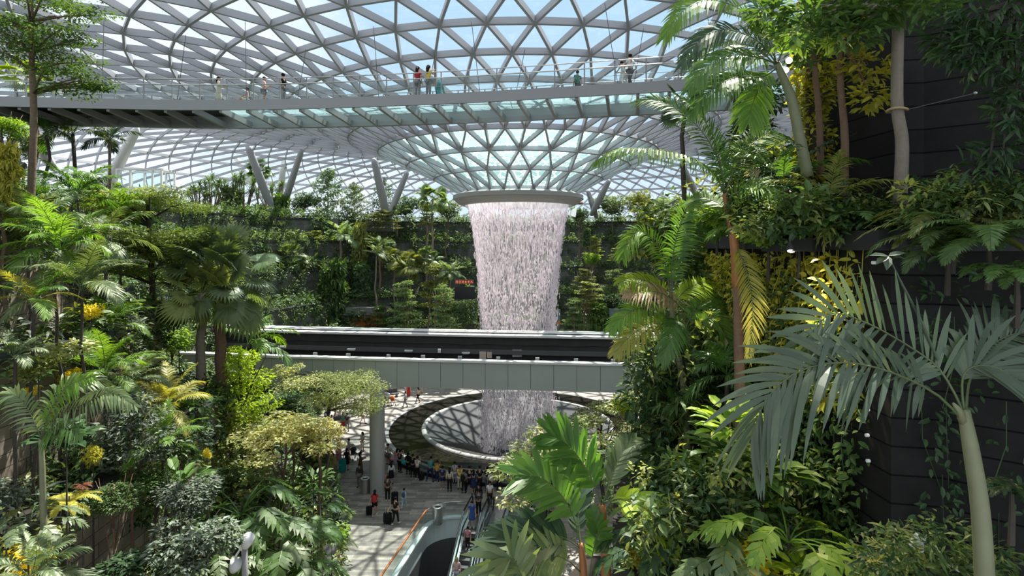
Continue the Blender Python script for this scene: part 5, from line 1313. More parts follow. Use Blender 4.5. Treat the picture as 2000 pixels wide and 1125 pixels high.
# --- fan-like dark leaf at the bridge end, dark fan palm
palm('fan_palm', 'dark fan palm at the right end of the footbridge', 1335, 205, 13, 66, 'lf_palmdark', 9, kind='fan', bark='d', base=P(1335, 420, 13).z)
# --- near big-leaved palm on the right
pn = empty('feather_palm', P(1922, 1180, 5.0), 'large matte-leaved palm standing close in front of the dark wall at right', 'palm')
px_stem(pn, [(1926, 1180, 5), (1915, 1000, 5), (1897, 880, 5), (1882, 800, 5)], [.08, .074, .066, .05], 'greenstem')
kn = dict(n=26, ll=.70, lw=.052, start=.12, droop=.30, rr=.02, ang=50, tipf=.5, seg=6, ragged=.2)
px_frond(pn, [(1884, 815, 5), (1868, 775, 5), (1838, 725, 5), (1807, 697, 5), (1740, 655, 4.9), (1686, 628, 4.8), (1631, 612, 4.7), (1589, 640, 4.6), (1574, 690, 4.55)], 'lf_palmnear', **dict(kn, start=.2, droop=.14, ang=56, side=(0, -.95, .3)))
px_frond(pn, [(1884, 825, 5), (1837, 776, 4.9), (1783, 745, 4.75), (1722, 721, 4.6), (1662, 709, 4.5), (1601, 712, 4.4), (1541, 736, 4.3), (1495, 782, 4.2), (1465, 860, 4.15)], 'lf_palmnear', **dict(kn, start=.2, n=30, ang=44, droop=.26, side=(0, -.88, .48)))
px_frond(pn, [(1884, 815, 5), (1879, 751, 5), (1891, 721, 5), (1934, 715, 4.9), (1994, 745, 4.8), (2050, 810, 4.7)], 'lf_palmnear', **dict(kn, start=.25))
px_frond(pn, [(1886, 815, 5.05), (1895, 740, 5.2), (1930, 680, 5.3), (1990, 650, 5.4), (2060, 660, 5.5)], 'lf_palmnear', **dict(kn, start=.25))
o = pn.location; g = G(); q = [P(1831, 703, 5.0)-o, P(1795, 618, 5.0)-o, P(1762, 555, 5.0)-o, P(1735, 500, 5.0)-o]; g.tube([tuple(v) for v in q], [.014, .013, .01, .004], 7); 
leaves(g, T_OVAL, np.array([list(q[3])]*5), np.array([[-1, 0, .1], [-.9, -.3, -.4], [.4, 0, .1], [1, 0, -.1], [-.4, -.5, -.6]]), np.array([[0, -.5, 1.0]]*5), .17); g.obj('spear_leaf', M['lf_palmnear'], pn)
g = G(); q = [P(1884, 825, 5)-o, P(1872, 800, 4.97)-o, P(1862, 788, 4.95)-o]; g.tube([tuple(v) for v in q], [.045, .03, .012], 7); g.obj('leaf_base', M['greenstem'], pn, True)
# --- broad split-leaf palm at the bottom centre
pd = empty('feather_palm', P(1148, 1225, 9.0), 'palm with broad merged leaflets and orange stems at the bottom centre', 'palm')
px_stem(pd, [(1140, 1225, 9), (1139, 1110, 9), (1134, 1062, 9)], [.075, .065, .04], 'orangestem')
px_stem(pd, [(1186, 1225, 9.1), (1183, 1100, 9.1), (1176, 985, 9.1)], [.085, .08, .055], 'orangestem', 'stem')
kd = dict(n=20, ll=.78, lw=.10, start=.22, droop=.16, rr=.02, ang=42, tipf=.6, vee=.25, seg=6, ragged=.06)
for pth, mt, kk in (([(1176, 990, 9.1), (1160, 945, 9), (1135, 900, 8.9), (1105, 865, 8.8), (1078, 850, 8.7)], 'lf_palmdeep', {}),
                ([(1134, 1066, 9), (1120, 1010, 8.9), (1095, 965, 8.7), (1055, 932, 8.5), (1015, 930, 8.3)], 'lf_palm', {}),
                ([(1134, 1072, 9), (1105, 1052, 8.8), (1065, 1045, 8.6), (1020, 1052, 8.4), (970, 1072, 8.2)], 'lf_palmdark', {}),
                ([(1136, 1120, 9), (1105, 1092, 8.7), (1065, 1085, 8.4), (1030, 1105, 8.2), (1005, 1140, 8.0)], 'lf_palmgrey', {}),
                ([(1178, 985, 9.1), (1205, 975, 8.9), (1245, 985, 8.7), (1285, 1015, 8.5), (1300, 1065, 8.4)], 'lf_lime', dict(ll=.55)),
                ([(1178, 985, 9.1), (1195, 930, 9.3), (1215, 885, 9.5), (1235, 862, 9.7)], 'lf_palmgrey', dict(ll=.42)),
                ([(1138, 1085, 9), (1130, 1020, 9.3), (1135, 960, 9.6), (1150, 930, 9.8)], 'lf_palmdark', dict(ll=.4)),
                ([(1150, 1130, 9), (1160, 1070, 8.9), (1168, 1040, 8.8), (1160, 1010, 8.8)], 'lf_palmdeep', dict(ll=.4, n=12)),
                ([(1040, 1200, 8.2), (1020, 1130, 8.0), (1000, 1090, 7.9), (975, 1110, 7.8), (950, 1150, 7.7)], 'lf_palmgrey', {})):
    px_frond(pd, pth, mt, **dict(kd, **kk))
# --- hanging dark tree in front of the bridge end
tree('weeping_tree', 'dark narrow tree with hanging leaves where the bridge meets the right bank', 'tree', 1292, 680, 985, 118, 12, 'weep', 'lf_dark', 'r', trunkr=.055)
tree('umbrella_tree', 'cream-green spreading tree in front of the pool, partly behind the broad-leaved palm', 'tree', 1065, 832, 1004, 205, 32, 'umbrella', 'lf_pale', 'd', trunkr=.14)
tree('umbrella_tree', 'olive-green spreading tree right of the waterfall foot', 'tree', 1176, 766, 885, 165, 37, 'umbrella', 'lf_pale', 'd', trunkr=.15)
tree('slender_tree', 'lime-leaved small tree beside the dark hanging tree', 'tree', 1225, 765, 830, 70, 20, 'dome', 'lf_lime', 'b', trunkr=.06)
tree('slender_tree', 'green leafy tree behind the bottom palm and the hanging tree', 'tree', 1225, 870, 960, 90, 20, 'dome', 'lf_mid', 'b', trunkr=.06)
# --- trunks and canopy over the ledge planter
def canopy_tree(name, label, stem, rad, bark, blobs, mat, tm, leaf, flat=.45):
    b = P(*stem[0]); root = empty(name, b, label, 'tree'); px_stem(root, stem, rad, BARK[bark]); s = nextseed(); r = rng(800+s)
    for (x, y, D, wx, hy, n) in blobs:
        c = P(x, y, D)-b; g = G(); cloud(g, tuple(c), (wx/FPX*D/2, wx/FPX*D/2*.8, hy/FPX*D/2), n, tm, leaf, flat, .25, rs=r)
        near = stem[-1]; e = P(*near)-b; g2 = G(); g2.tube([tuple(e), tuple(e.lerp(c, .6)+Vector((0, 0, .1))), tuple(c)], [rad[-1]*.8, rad[-1]*.5, .008], 5); g2.obj('branch', M[BARK[bark]], root); g.obj('foliage', M[mat], root)
    return root
canopy_tree('ledge_tree', 'straight grey-barked trunk tied back to the wall, leafy head at the top edge', [(1757, 400, 7.9), (1762, 280, 7.9), (1752, 200, 7.9), (1755, 20, 7.9)], [.092, .085, .08, .075], 'g', [(1700, 20, 7.6, 150, 60, 260), (1610, 25, 7.6, 130, 66, 240), (1790, 10, 7.4, 160, 50, 240), (1560, 62, 7.7, 110, 66, 200), (1660, 70, 7.6, 120, 50, 160), (1500, 30, 7.8, 90, 60, 140)], 'lf_mid', T_OVAL, .17)
canopy_tree('ledge_tree', 'slim reddish trunk left of the grey tied trunk', [(1648, 410, 8.6), (1650, 270, 8.6), (1642, 170, 8.6), (1640, 80, 8.6)], [.06, .058, .05, .045], 'r', [(1690, 130, 8.4, 100, 70, 170), (1640, 60, 8.4, 100, 60, 160), (1700, 190, 8.3, 80, 60, 120)], 'lf_gold', T_OVAL, .15)
canopy_tree('ledge_tree', 'thin reddish trunk next to the leaning palm trunk', [(1603, 340, 9.2), (1600, 230, 9.2), (1592, 140, 9.2), (1588, 80, 9.2)], [.055, .05, .045, .035], 'r', [(1570, 90, 9.0, 90, 80, 170), (1600, 60, 9.0, 80, 60, 120)], 'lf_mid', T_OVAL, .16)
canopy_tree('ledge_tree', 'dark-leaved tree overhanging the upper right corner', [(2080, 420, 6.2), (2060, 250, 6.2), (2020, 100, 6.2), (1990, 0, 6.2)], [.08, .07, .06, .05], 'd', [(1930, 20, 6.1, 180, 90, 280), (1960, 110, 6.0, 160, 100, 280), (1900, 90, 6.2, 130, 60, 180), (1870, 70, 6.4, 110, 50, 150), (1985, 200, 5.9, 90, 110, 220), (1960, 290, 6.0, 110, 50, 90), (1930, 330, 6.1, 120, 50, 80)], 'lf_dark', T_LANCE, .2, .3)
canopy_tree('ledge_tree', 'dark round-headed small tree hanging in front of the roof right of the fronds', [(1436, 330, 12), (1437, 250, 12), (1436, 180, 12), (1440, 150, 12)], [.06, .055, .05, .05], 'd', [(1470, 255, 12, 84, 62, 330), (1490, 205, 12, 90, 44, 220), (1440, 165, 12, 90, 44, 200), (1510, 175, 12, 80, 40, 160)], 'lf_dark', T_DIA, .14)
canopy_tree('vine_post', 'post thickly wrapped in yellow-green climbing leaves behind the leaning palm', [(1590, 420, 10), (1588, 300, 10), (1586, 150, 10), (1584, 40, 10)], [.12, .12, .12, .1], 'd', [(1585, 130, 9.9, 84, 90, 260), (1580, 200, 9.9, 70, 90, 260), (1590, 270, 9.9, 80, 90, 260), (1575, 330, 9.9, 60, 70, 160), (1610, 170, 9.8, 60, 90, 200)], 'lf_gold', T_OVAL, .14)
# rope tie
rt = empty('tree_tie', P(1752, 215, 7.9), 'rope loop and wire tying the grey trunk back to the wall', 'rope tie')
g = G(); g.tube([(.125*math.cos(a), .125*math.sin(a), .01*math.sin(a*2)) for a in np.linspace(0, 2*PI, 17)], .018, 6, cap=False); g.obj('rope', plain('manila_rope', (.42, .33, .18), .9), rt, True)
g = G(); e = P(1905, 182, 7.55) - rt.location; g.tube([(.12, 0, 0), tuple(e)], .005, 5); g.obj('wire', M['steel_dark'], rt); g = G(); g.ball(tuple(e), .025); g.obj('anchor', M['inox'], rt)
# glowing spotlights
def spot(px, py, D, label, aim, energy=25, size=.055):
    q = P(px, py, D); so_ = empty('spotlight', q, label, 'lamp'); g = G(); g.lathe([(0, .16), (size*1.1, .15), (size*1.15, 0), (size, 0)], 16); b_ = g.obj('housing', M['steel_dark'], so_); 
    g = G(); g.lathe([(0, .012), (size, .012)], 16); l_ = g.obj('lens', M['lampglow'], so_)
    d_ = (P(*aim)-q).normalized(); qt = d_.to_track_quat('-Z', 'Y').to_euler(); so_.rotation_euler = qt
    ld = bpy.data.lights.new('spotlight', 'SPOT'); ld.energy = energy; ld.color = (1, .82, .5); ld.spot_size = 1.5; ld.spot_blend = .6; ld.shadow_soft_size = .05
    lo = bpy.data.objects.new('lamp', ld); COL.objects.link(lo); lo.location = q + d_*.02; lo.rotation_euler = qt
M['lampglow'] = plain('lamp_glow', (1, .9, .7), .5, emis=(1, .9, .7), estr=9.0)
spot(1541, 118, 8.9, 'upper glowing spotlight beside the leaning palm crown', (1560, 150, 4), 40, .05); spot(1535, 137, 8.9, 'lower glowing spotlight beside the leaning palm crown', (1600, 200, 4), 40, .045)
spot(1545, 491, 8.4, 'left downlight under the wall ledge', (1540, 640, 7.9), 280); spot(1585, 489, 8.2, 'right downlight under the wall ledge', (1575, 640, 7.7), 280)
g = G(); q = P(1545, 478, 8.55); q2 = P(1590, 478, 8.2)
g.bar(tuple(P(1500, 479, 9.0)), tuple(P(1600, 478, 8.1)), .28, .2); tag(g.obj('light_box', M['cap']), 'dark metal light box under the ledge carrying the two downlights', 'light box')
# --- vines on the wall
def vines(label, line, z0, z1, n, mat, leaf, tm, seed, dens=None, name='climbing_vine'):
    r = rng(seed); g = G(); pts = []
    segs = [(Vector(a), Vector(b)) for a, b in zip(line, line[1:])]; Ls = [(b-a).length for a, b in segs]; tot = sum(Ls)
    k = 0
    while k < n:
        t = r.rand()*tot; i = 0
        while i < len(Ls)-1 and t > Ls[i]: t -= Ls[i]; i += 1
        a, b = segs[i]; p = a.lerp(b, t/Ls[i]); z = z0 + (z1-z0)*r.rand()
        X = CX + FPX*p.x/p.y; Y = HY + FPX*(HC-z)/p.y
        if dens and r.rand() > dens(X, Y): k += .25; continue
        d = (b-a).normalized(); nn = Vector((d.y, -d.x)); 
        if nn.dot(Vector((-p.x, -p.y))) < 0: nn = -nn
        q = .04 + .18*r.rand(); pts.append((p.x+nn.x*q, p.y+nn.y*q, z, nn.x, nn.y)); k += 1
    A = np.array(pts); m = len(A); nv = np.stack([A[:, 3], A[:, 4], np.zeros(m)], 1)
    d = nv*.55 + rand_dirs(m, r)*.9 + np.array([0, 0, -.3]); up = nv*.9 + np.array([0, 0, .85]) + rand_dirs(m, r)*.35
    leaves(g, tm, A[:, :3], d, up, leaf*(.6+.7*r.rand(m)))
    for q in range(int(n/60)):     # stems
        i = int(r.randint(m)); p = A[i]; g.tube([(p[0]-p[3]*.03, p[1]-p[4]*.03, p[2]+.5), (p[0], p[1], p[2]), (p[0]+.1*r.normal(), p[1], p[2]-.6)], .006, 4, cap=False)
    return tag(g.obj(name, M[mat]), label, 'vine', kind='stuff')
import math as _m
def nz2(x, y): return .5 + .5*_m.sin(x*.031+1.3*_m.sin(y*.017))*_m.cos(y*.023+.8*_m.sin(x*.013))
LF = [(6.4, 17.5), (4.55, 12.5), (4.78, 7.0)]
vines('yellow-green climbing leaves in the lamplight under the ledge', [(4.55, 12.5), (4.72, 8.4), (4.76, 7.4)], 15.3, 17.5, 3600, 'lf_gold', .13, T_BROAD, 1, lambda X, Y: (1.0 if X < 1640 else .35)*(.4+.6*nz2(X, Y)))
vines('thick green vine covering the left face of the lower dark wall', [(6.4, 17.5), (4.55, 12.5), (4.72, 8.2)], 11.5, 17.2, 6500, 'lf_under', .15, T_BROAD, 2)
vines('green vine with broad leaves near the wall corner', [(4.66, 9.4), (4.76, 7.3)], 11.5, 16.9, 1500, 'lf_mid', .13, T_BROAD, 3, lambda X, Y: 1.0 if X < 1690 else .45)
vines('sparse dark vine on the front face right of the wall corner', [(5.0, 6.95), (5.5, 6.8), (7.5, 5.1)], 12.0, 17.5, 1500, 'lf_dark', .12, T_OVAL, 4, lambda X, Y: (.9 if X < 1880 and Y > 480 else .35)*(nz2(X*1.7, Y*1.3)))
vines('thin trailing stems and leaves on the upper dark wall', [(12.6, 24.0), (5.75, 10.8), (5.85, 9.4)], 18.0, 26.0, 900, 'lf_olive', .13, T_OVAL, 5, lambda X, Y: 1.0 if X < 1640 else .12)
# vine anchor discs on the wall
for px, py, D in ((1718, 195, 9.0), (1718, 243, 9.0), (1715, 287, 9.0), (1713, 333, 9.0), (1705, 513, 7.15), (1693, 800, 7.2), (1692, 850, 7.2), (1694, 900, 7.2)):
    q = P(px, py, D); g = G(); g.tube([(-.01, 0, 0), (.03, 0, 0)], .022, 14); o = g.obj('wall_anchor', M['white'], loc=tuple(q)); tag(o, 'small pale disc anchoring vine wires to the dark wall', 'anchor', 'wire anchor discs on the dark wall')
# --- planting on the ledge and shelves
rows = [
 ('fern', 'large arching fern at the right edge above the near palm', 1930, 400, 470, 230, 5.6, 'fern', 'lf_mid'),
 ('fern', 'dark fern hanging down the wall right of the pillar corner', 1850, 440, 490, 190, 6.2, 'fern', 'lf_under'),
 ('fern', 'sunlit fern fringe along the upper right ledge', 1860, 395, 450, 200, 6.4, 'fern', 'lf_olive'),
 ('fern', 'drooping fern at the right border', 1985, 480, 540, 150, 5.4, 'fern', 'lf_mid'),
 ('fern', 'fern on the ledge left of the grey tied trunk', 1660, 395, 450, 170, 7.9, 'fern', 'lf_mid'),
 ('fern', 'bluish fern at the foot of the grey tied trunk', 1752, 370, 440, 120, 7.4, 'fern', 'lf_under'),
 ('fern', 'fern in the middle of the ledge planting', 1590, 410, 455, 150, 8.4, 'fern', 'lf_under'),
 ('shrub', 'leafy shrub overflowing the ledge above the downlights', 1560, 430, 480, 150, 8.5, 'bush', 'lf_mid'),
 ('shrub', 'dark shrub at the corner of the ledge planting', 1690, 400, 460, 120, 7.6, 'bush', 'lf_dark'),
 ('shrub', 'glossy round-leaved shrub at the left end of the ledge', 1500, 440, 490, 110, 9.0, 'bush', 'lf_bright'),
 ('shrub', 'yellow-green shrub behind the orange stem', 1400, 395, 450, 110, 11, 'bush', 'lf_bright'),
 ('aroid', 'broad oval-leaved plant bed below the vine wall', 1440, 815, 900, 130, 8.8, 'herb', 'lf_mid'),
 ('aroid', 'lit broad-leaved plant left of the lobed leaves', 1390, 860, 930, 110, 9.2, 'herb', 'lf_bright'),
 ('aroid', 'broad-leaved plant under the drooping near frond', 1490, 870, 940, 120, 7.9, 'herb', 'lf_mid'),
 ('aroid', 'large bright oval leaves between the hanging tree and the vine wall', 1425, 770, 850, 120, 8.0, 'herb', 'lf_bright'),
 ('philodendron', 'deep-lobed plant with light green leaves in the lower right middle', 1540, 985, 1060, 150, 7.2, 'lobed', 'lf_bright'),
 ('philodendron', 'grey-green deep-lobed plant below the broad-leaved bed', 1440, 1010, 1080, 150, 7.8, 'lobed', 'lf_palmgrey'),
 ('philodendron', 'dark deep-lobed plant left of the yellow shrub', 1320, 1000, 1080, 140, 8.6, 'lobed', 'lf_dark'),
 ('philodendron', 'deep-lobed plant at the bottom right of the wall corner', 1660, 1070, 1130, 110, 6.6, 'lobed', 'lf_under'),
 ('shrub', 'golden-yellow shrub at the bottom edge below the lobed leaves', 1470, 1065, 1125, 110, 7.4, 'bush', 'lf_yellow'),
 ('shrub', 'golden-yellow shrub beside the dark hanging tree', 1342, 885, 940, 54, 9.8, 'bush', 'lf_yellow'),
 ('shrub', 'yellow-flecked shrub beside the orange stems', 1250, 1060, 1110, 90, 9.2, 'bush', 'lf_gold'),
 ('shrub', 'dark shrub right of the bottom centre palm', 1265, 1010, 1070, 100, 9.4, 'bush', 'lf_dark'),
 ('shrub', 'leafy shrub at the bottom between the two lobed plants', 1380, 1085, 1140, 120, 7.8, 'bush', 'lf_under'),
 ('shrub', 'green shrub under the clustered palm', 1390, 690, 770, 100, 11.5, 'bush', 'lf_under'),
 ('shrub', 'feathery shrub behind the tall orange stem', 1420, 600, 690, 90, 11.5, 'bush', 'lf_mid'),
 ('shrub', 'lit shrub high behind the clustered palm', 1400, 490, 560, 110, 13, 'bush', 'lf_bright'),
 ('shrub', 'pale green shrub behind the lime fronds', 1370, 560, 630, 90, 13, 'bush', 'lf_pale'),
 ('shrub', 'small leafy shrub at the bottom right below the wall corner', 1750, 1080, 1130, 110, 6.2, 'bush', 'lf_under'),
 ('aroid', 'lime rosette plant at the bottom right of the yellow shrub', 1570, 1090, 1140, 90, 6.9, 'herb', 'lf_lime'),
 ('fern', 'fern spray in the shade right of the near palm trunk', 1975, 900, 960, 90, 5.2, 'fern', 'lf_dark'),
]
for r_ in rows: shrub(r_[0], r_[1], {'philodendron': 'plant', 'aroid': 'plant', 'fern': 'fern'}.get(r_[0], 'shrub'), *r_[2:9], base=P(r_[2], r_[4], r_[6]).z-.5)
palm('feather_palm', 'dark upright-leaved palm on the ledge beside the leaning trunk', 1535, 370, 8.9, 150, ['lf_palmdark', 'lf_palm'], 7, 'wide', 'd', base=P(1535, 450, 8.9).z, up=2)
palm('feather_palm', 'young palm with bleached leaves on the ledge left of the leaning trunk', 1490, 385, 9.3, 105, ['lf_white', 'lf_palmdark'], 7, 'wide', 'd', base=P(1490, 460, 9.3).z, up=1)
palm('feather_palm', 'olive palm on the ledge between the reddish trunks', 1618, 400, 8.3, 125, 'lf_olive', 8, 'wide', 'd', base=P(1618, 450, 8.3).z)
palm('feather_palm', 'bushy palm between the big arching fronds and the ledge', 1452, 455, 10.4, 90, ['lf_palm', 'lf_palmb'], 11, 'wide', 'd', base=P(1452, 640, 10.4).z)
palm('feather_palm', 'shaded palm low behind the tall orange stem', 1420, 735, 10.2, 100, 'lf_palm', 11, 'wide', 'd', base=P(1420, 900, 10.2).z)
palm('feather_palm', 'grey-leaved palm just above the bottom palm, right of the cream tree', 1225, 940, 15, 80, 'lf_palmgrey', 10, 'wide', 'd')
# right bank understory
spots = []; r = rng(43)
def sp(x0, x1, y0, y1, D0, D1, n, w, h):
    for q in range(n):
        D = D0 + (D1-D0)*r.rand(); p = P(x0+(x1-x0)*r.rand(), y0+(y1-y0)*r.rand(), D); spots.append((tuple(p), w*(.6+.8*r.rand()), h*(.6+.8*r.rand())))
sp(1240, 1700, 930, 1150, 7.6, 9.6, 150, .45, .5); sp(1240, 1420, 690, 960, 10.5, 15, 190, .6, .7); sp(1330, 1450, 420, 700, 12.5, 16, 130, .7, .8); sp(1440, 1760, 405, 470, 7.6, 9.6, 150, .35, .35); sp(1780, 2050, 385, 450, 5.8, 6.6, 70, .3, .3)
sp(1680, 1960, 1060, 1180, 5.4, 6.6, 40, .3, .3); sp(1420, 1600, 300, 400, 10, 12, 60, .5, .5); sp(1250, 1330, 430, 520, 20, 24, 40, 1.0, 1.0); sp(1180, 1260, 900, 1010, 22, 28, 40, .8, .9)
for g, mt in clumps('right_understory', '', spots, ['lf_under', 'lf_mid', 'lf_dark', 'lf_olive', 'lf_under']):
    nm = {'lf_under': 'mixed understory leaves along the right bank', 'lf_mid': 'fresh green leaves filling the right bank', 'lf_dark': 'dark leaves filling the right bank', 'lf_olive': 'olive leaves filling the right bank'}[mt]
    tag(g.obj('undergrowth', M[mt]), nm, 'undergrowth', kind='stuff')
# white lamp plate and arm on the shaded wall
lp2 = empty('wall_lamp', P(1795, 1060, 6.0), 'square white lamp plate on a steel arm low on the shaded wall', 'lamp')
g = G(); g.box((0, 0, 0), (.19, .04, .15)); o = g.obj('plate', M['white'], lp2); o.rotation_euler = (.2, .55, .2)
g = G(); e0 = P(1812, 1072, 6)-lp2.location; e1 = P(1890, 1128, 5.6)-lp2.location; g.tube([tuple(e0), tuple(e0.lerp(e1, .6))], .012, 6); g.tube([tuple(e0.lerp(e1, .55)), tuple(e1)], .02, 6); g.obj('arm', M['inox'], lp2)
# ================================================================ people
def skin_mesh(nodes, edges, name, sub=1):
    me = bpy.data.meshes.new(name); me.from_pydata([n[0] for n in nodes], edges, [])
    o = bpy.data.objects.new('tmp_body', me); COL.objects.link(o)
    o.modifiers.new('s', 'SKIN')
    for i, n in enumerate(nodes):
        r = n[1]; v = me.skin_vertices[0].data[i]; v.radius = (r, r) if not hasattr(r, '__len__') else r; v.use_root = (i == 0)
    if sub: m_ = o.modifiers.new('u', 'SUBSURF'); m_.levels = sub; m_.render_levels = sub
    dg = bpy.context.evaluated_depsgraph_get(); dg.update()
    out_ = bpy.data.meshes.new_from_object(o.evaluated_get(dg)); out_.name = name
    bpy.data.objects.remove(o); bpy.data.meshes.remove(me)
    out_.polygons.foreach_set('use_smooth', np.ones(len(out_.polygons), dtype=bool)); return out_
V3 = Vector
def joints(pose):
    """a 1.70 m adult facing +Y"""
    J = dict(pel=(0, 0, .93), spi=(0, .0, 1.12), che=(0, .0, 1.30), nec=(0, .01, 1.46), hb=(0, .02, 1.53), hm=(0, .03, 1.61), ht=(0, .02, 1.675), nose=(0, .125, 1.59))
    for s, sg in (('L', -1), ('R', 1)):
        J.update({'sh'+s: (.17*sg, 0, 1.39), 'el'+s: (.23*sg, -.03, 1.12), 'wr'+s: (.235*sg, .06, .88), 'hip'+s: (.09*sg, 0, .87), 'kn'+s: (.10*sg, .015, .49), 'an'+s: (.105*sg, -.02, .085), 'to'+s: (.12*sg, .13, .03)})
    if pose == 'walk':
        J.update(knR=(.10, .16, .50), anR=(.10, .24, .10), toR=(.11, .39, .06), knL=(-.10, -.02, .48), anL=(-.10, -.24, .13), toL=(-.11, -.10, .035), elL=(-.23, .08, 1.13), wrL=(-.21, .26, .98), elR=(.23, -.12, 1.13), wrR=(.23, -.16, .90))
    if pose == 'pull':
        J.update(knR=(.10, .13, .50), anR=(.10, .19, .09), toR=(.11, .34, .04), knL=(-.10, -.01, .48), anL=(-.10, -.18, .11), toL=(-.11, -.04, .03), elL=(-.26, -.14, 1.15), wrL=(-.30, -.30, .98))
    if pose == 'phone':
        J.update(elL=(-.22, .12, 1.22), wrL=(-.09, .30, 1.48), elR=(.22, .12, 1.22), wrR=(.09, .30, 1.48))
    if pose == 'hold':
        J.update(elL=(-.22, .0, 1.13), wrL=(-.10, .26, 1.16), elR=(.22, .0, 1.13), wrR=(.10, .26, 1.16))
    if pose == 'lean':
        J.update(che=(0, .10, 1.27), spi=(0, .04, 1.1), nec=(0, .15, 1.42), hb=(0, .19, 1.48), hm=(0, .22, 1.56), ht=(0, .22, 1.625), nose=(0, .325, 1.53))
        for s, sg in (('L', -1), ('R', 1)): J.update({'sh'+s: (.17*sg, .12, 1.35), 'el'+s: (.24*sg, .28, 1.12), 'wr'+s: (.12*sg, .46, 1.10), 'kn'+s: (.17*sg, .02, .49), 'an'+s: (.24*sg, -.08, .085), 'to'+s: (.27*sg, .07, .03)})
    if pose == 'sit':
        for k in list(J): J[k] = (J[k][0], J[k][1], J[k][2]-.43)
        for s, sg in (('L', -1), ('R', 1)): J.update({'hip'+s: (.09*sg, .03, .46), 'kn'+s: (.12*sg, .44, .48), 'an'+s: (.12*sg, .46, .085), 'to'+s: (.13*sg, .61, .03), 'el'+s: (.23*sg, .08, .72), 'wr'+s: (.13*sg, .32, .60)})
    if pose == 'bend':
        J.update(che=(0, .30, 1.12), spi=(0, .14, 1.04), nec=(0, .44, 1.17), hb=(0, .50, 1.19), hm=(0, .57, 1.22), ht=(0, .62, 1.27), nose=(0, .66, 1.16))
        for s, sg in (('L', -1), ('R', 1)): J.update({'sh'+s: (.17*sg, .36, 1.13), 'el'+s: (.2*sg, .48, .88), 'wr'+s: (.14*sg, .62, .72)})
    return {k: V3(v) for k, v in J.items()}
def build_pose(pose):
    J = joints(pose); nd = []; ed = []; ix = {}
    def add(k, p, r, par=None):
        ix[k] = len(nd); nd.append((tuple(p), r))
        if par is not None: ed.append((ix[par], ix[k]))
    add('pel', J['pel'], (.15, .11)); add('spi', J['spi'], (.125, .095), 'pel'); add('che', J['che'], (.15, .105), 'spi'); add('nec', J['nec'], .052, 'che'); add('hb', J['hb'], .07, 'nec'); add('hm', J['hm'], (.078, .094), 'hb'); add('ht', J['ht'], .05, 'hm'); add('nose', J['nose'], .014, 'hm')
    for s, sg in (('L', -1), ('R', 1)):
        add('sh'+s, J['sh'+s], .055, 'che'); add('el'+s, J['el'+s], .040, 'sh'+s); add('wr'+s, J['wr'+s], .027, 'el'+s)
        d = (J['wr'+s]-J['el'+s]).normalized(); sd = d.cross(V3((0, 1, 0))); sd = sd.normalized() if sd.length > .2 else V3((1, 0, 0))
        add('pa'+s, J['wr'+s]+d*.07, .034, 'wr'+s)
        for q, (o_, l_) in enumerate(((-.03, .075), (-.01, .09), (.01, .085), (.03, .065))):
            k = 'f%s%d' % (s, q); b_ = J['wr'+s]+d*.095+sd*o_; add(k+'a', b_, .0095, 'pa'+s); add(k+'b', b_+d*l_*.55+V3((0, .012, 0)), .0088, k+'a'); add(k+'c', b_+d*l_*.9+V3((0, .035, 0)), .0075, k+'b')
        add('t'+s, J['wr'+s]+d*.05-sd*sg*.045+V3((0, .02, 0)), .0105, 'pa'+s); add('u'+s, J['wr'+s]+d*.095-sd*sg*.055+V3((0, .035, 0)), .009, 't'+s)
        add('hip'+s, J['hip'+s], .085, 'pel'); add('kn'+s, J['kn'+s], .055, 'hip'+s); add('an'+s, J['an'+s], .038, 'kn'+s); add('to'+s, J['to'+s], .034, 'an'+s)
    body = skin_mesh(nd, ed, 'person_body')
    out_ = {'body': body}
    def cloth(name, chain):
        n2, e2, i2 = [], [], {}
        for k, p, r, par in chain:
            i2[k] = len(n2); n2.append((tuple(p), r))
            if par: e2.append((i2[par], i2[k]))
        out_[name] = skin_mesh(n2, e2, name)
    lerp = lambda a, b, t: a.lerp(b, t)
    top = [('p', J['pel']+V3((0, 0, .04)), (.165, .125), None), ('s', J['spi'], (.142, .112), 'p'), ('c', J['che'], (.168, .122), 's'), ('n', lerp(J['che'], J['nec'], .75), .07, 'c')]
    short = list(top); long_ = list(top)
    for s in 'LR':
        short += [('h'+s, J['sh'+s], .072, 'c'), ('e'+s, lerp(J['sh'+s], J['el'+s], .62), .062, 'h'+s)]
        long_ += [('h'+s, J['sh'+s], .074, 'c'), ('e'+s, J['el'+s], .058, 'h'+s), ('w'+s, lerp(J['el'+s], J['wr'+s], .92), .045, 'e'+s)]
    cloth('shirt', short); cloth('jacket', long_)
    for nm, full in (('trousers', 1), ('shorts', 0)):
        ch = [('p', J['pel'], (.165, .125), None)]
        for s in 'LR':
            ch += [('h'+s, J['hip'+s], .102, 'p')]
            ch += [('k'+s, J['kn'+s], .073, 'h'+s), ('a'+s, lerp(J['kn'+s], J['an'+s], .92), .055, 'k'+s)] if full else [('k'+s, lerp(J['hip'+s], J['kn'+s], .75), .085, 'h'+s)]
        cloth(nm, ch)
    for nm, zl in (('skirt', .52), ('dress', .16)):
        if pose in ('sit', 'bend'): continue
        g = G(); g.lathe([(.13, 1.14), (.165, .98), (.19, .85), (.215, .66), (.235, zl+.02), (.20, zl)], 20); g.V[0][:, 1] *= .82; out_[nm] = g.mesh(nm, (), True)
    ch = []
    for s in 'LR': pass
    sh = G()
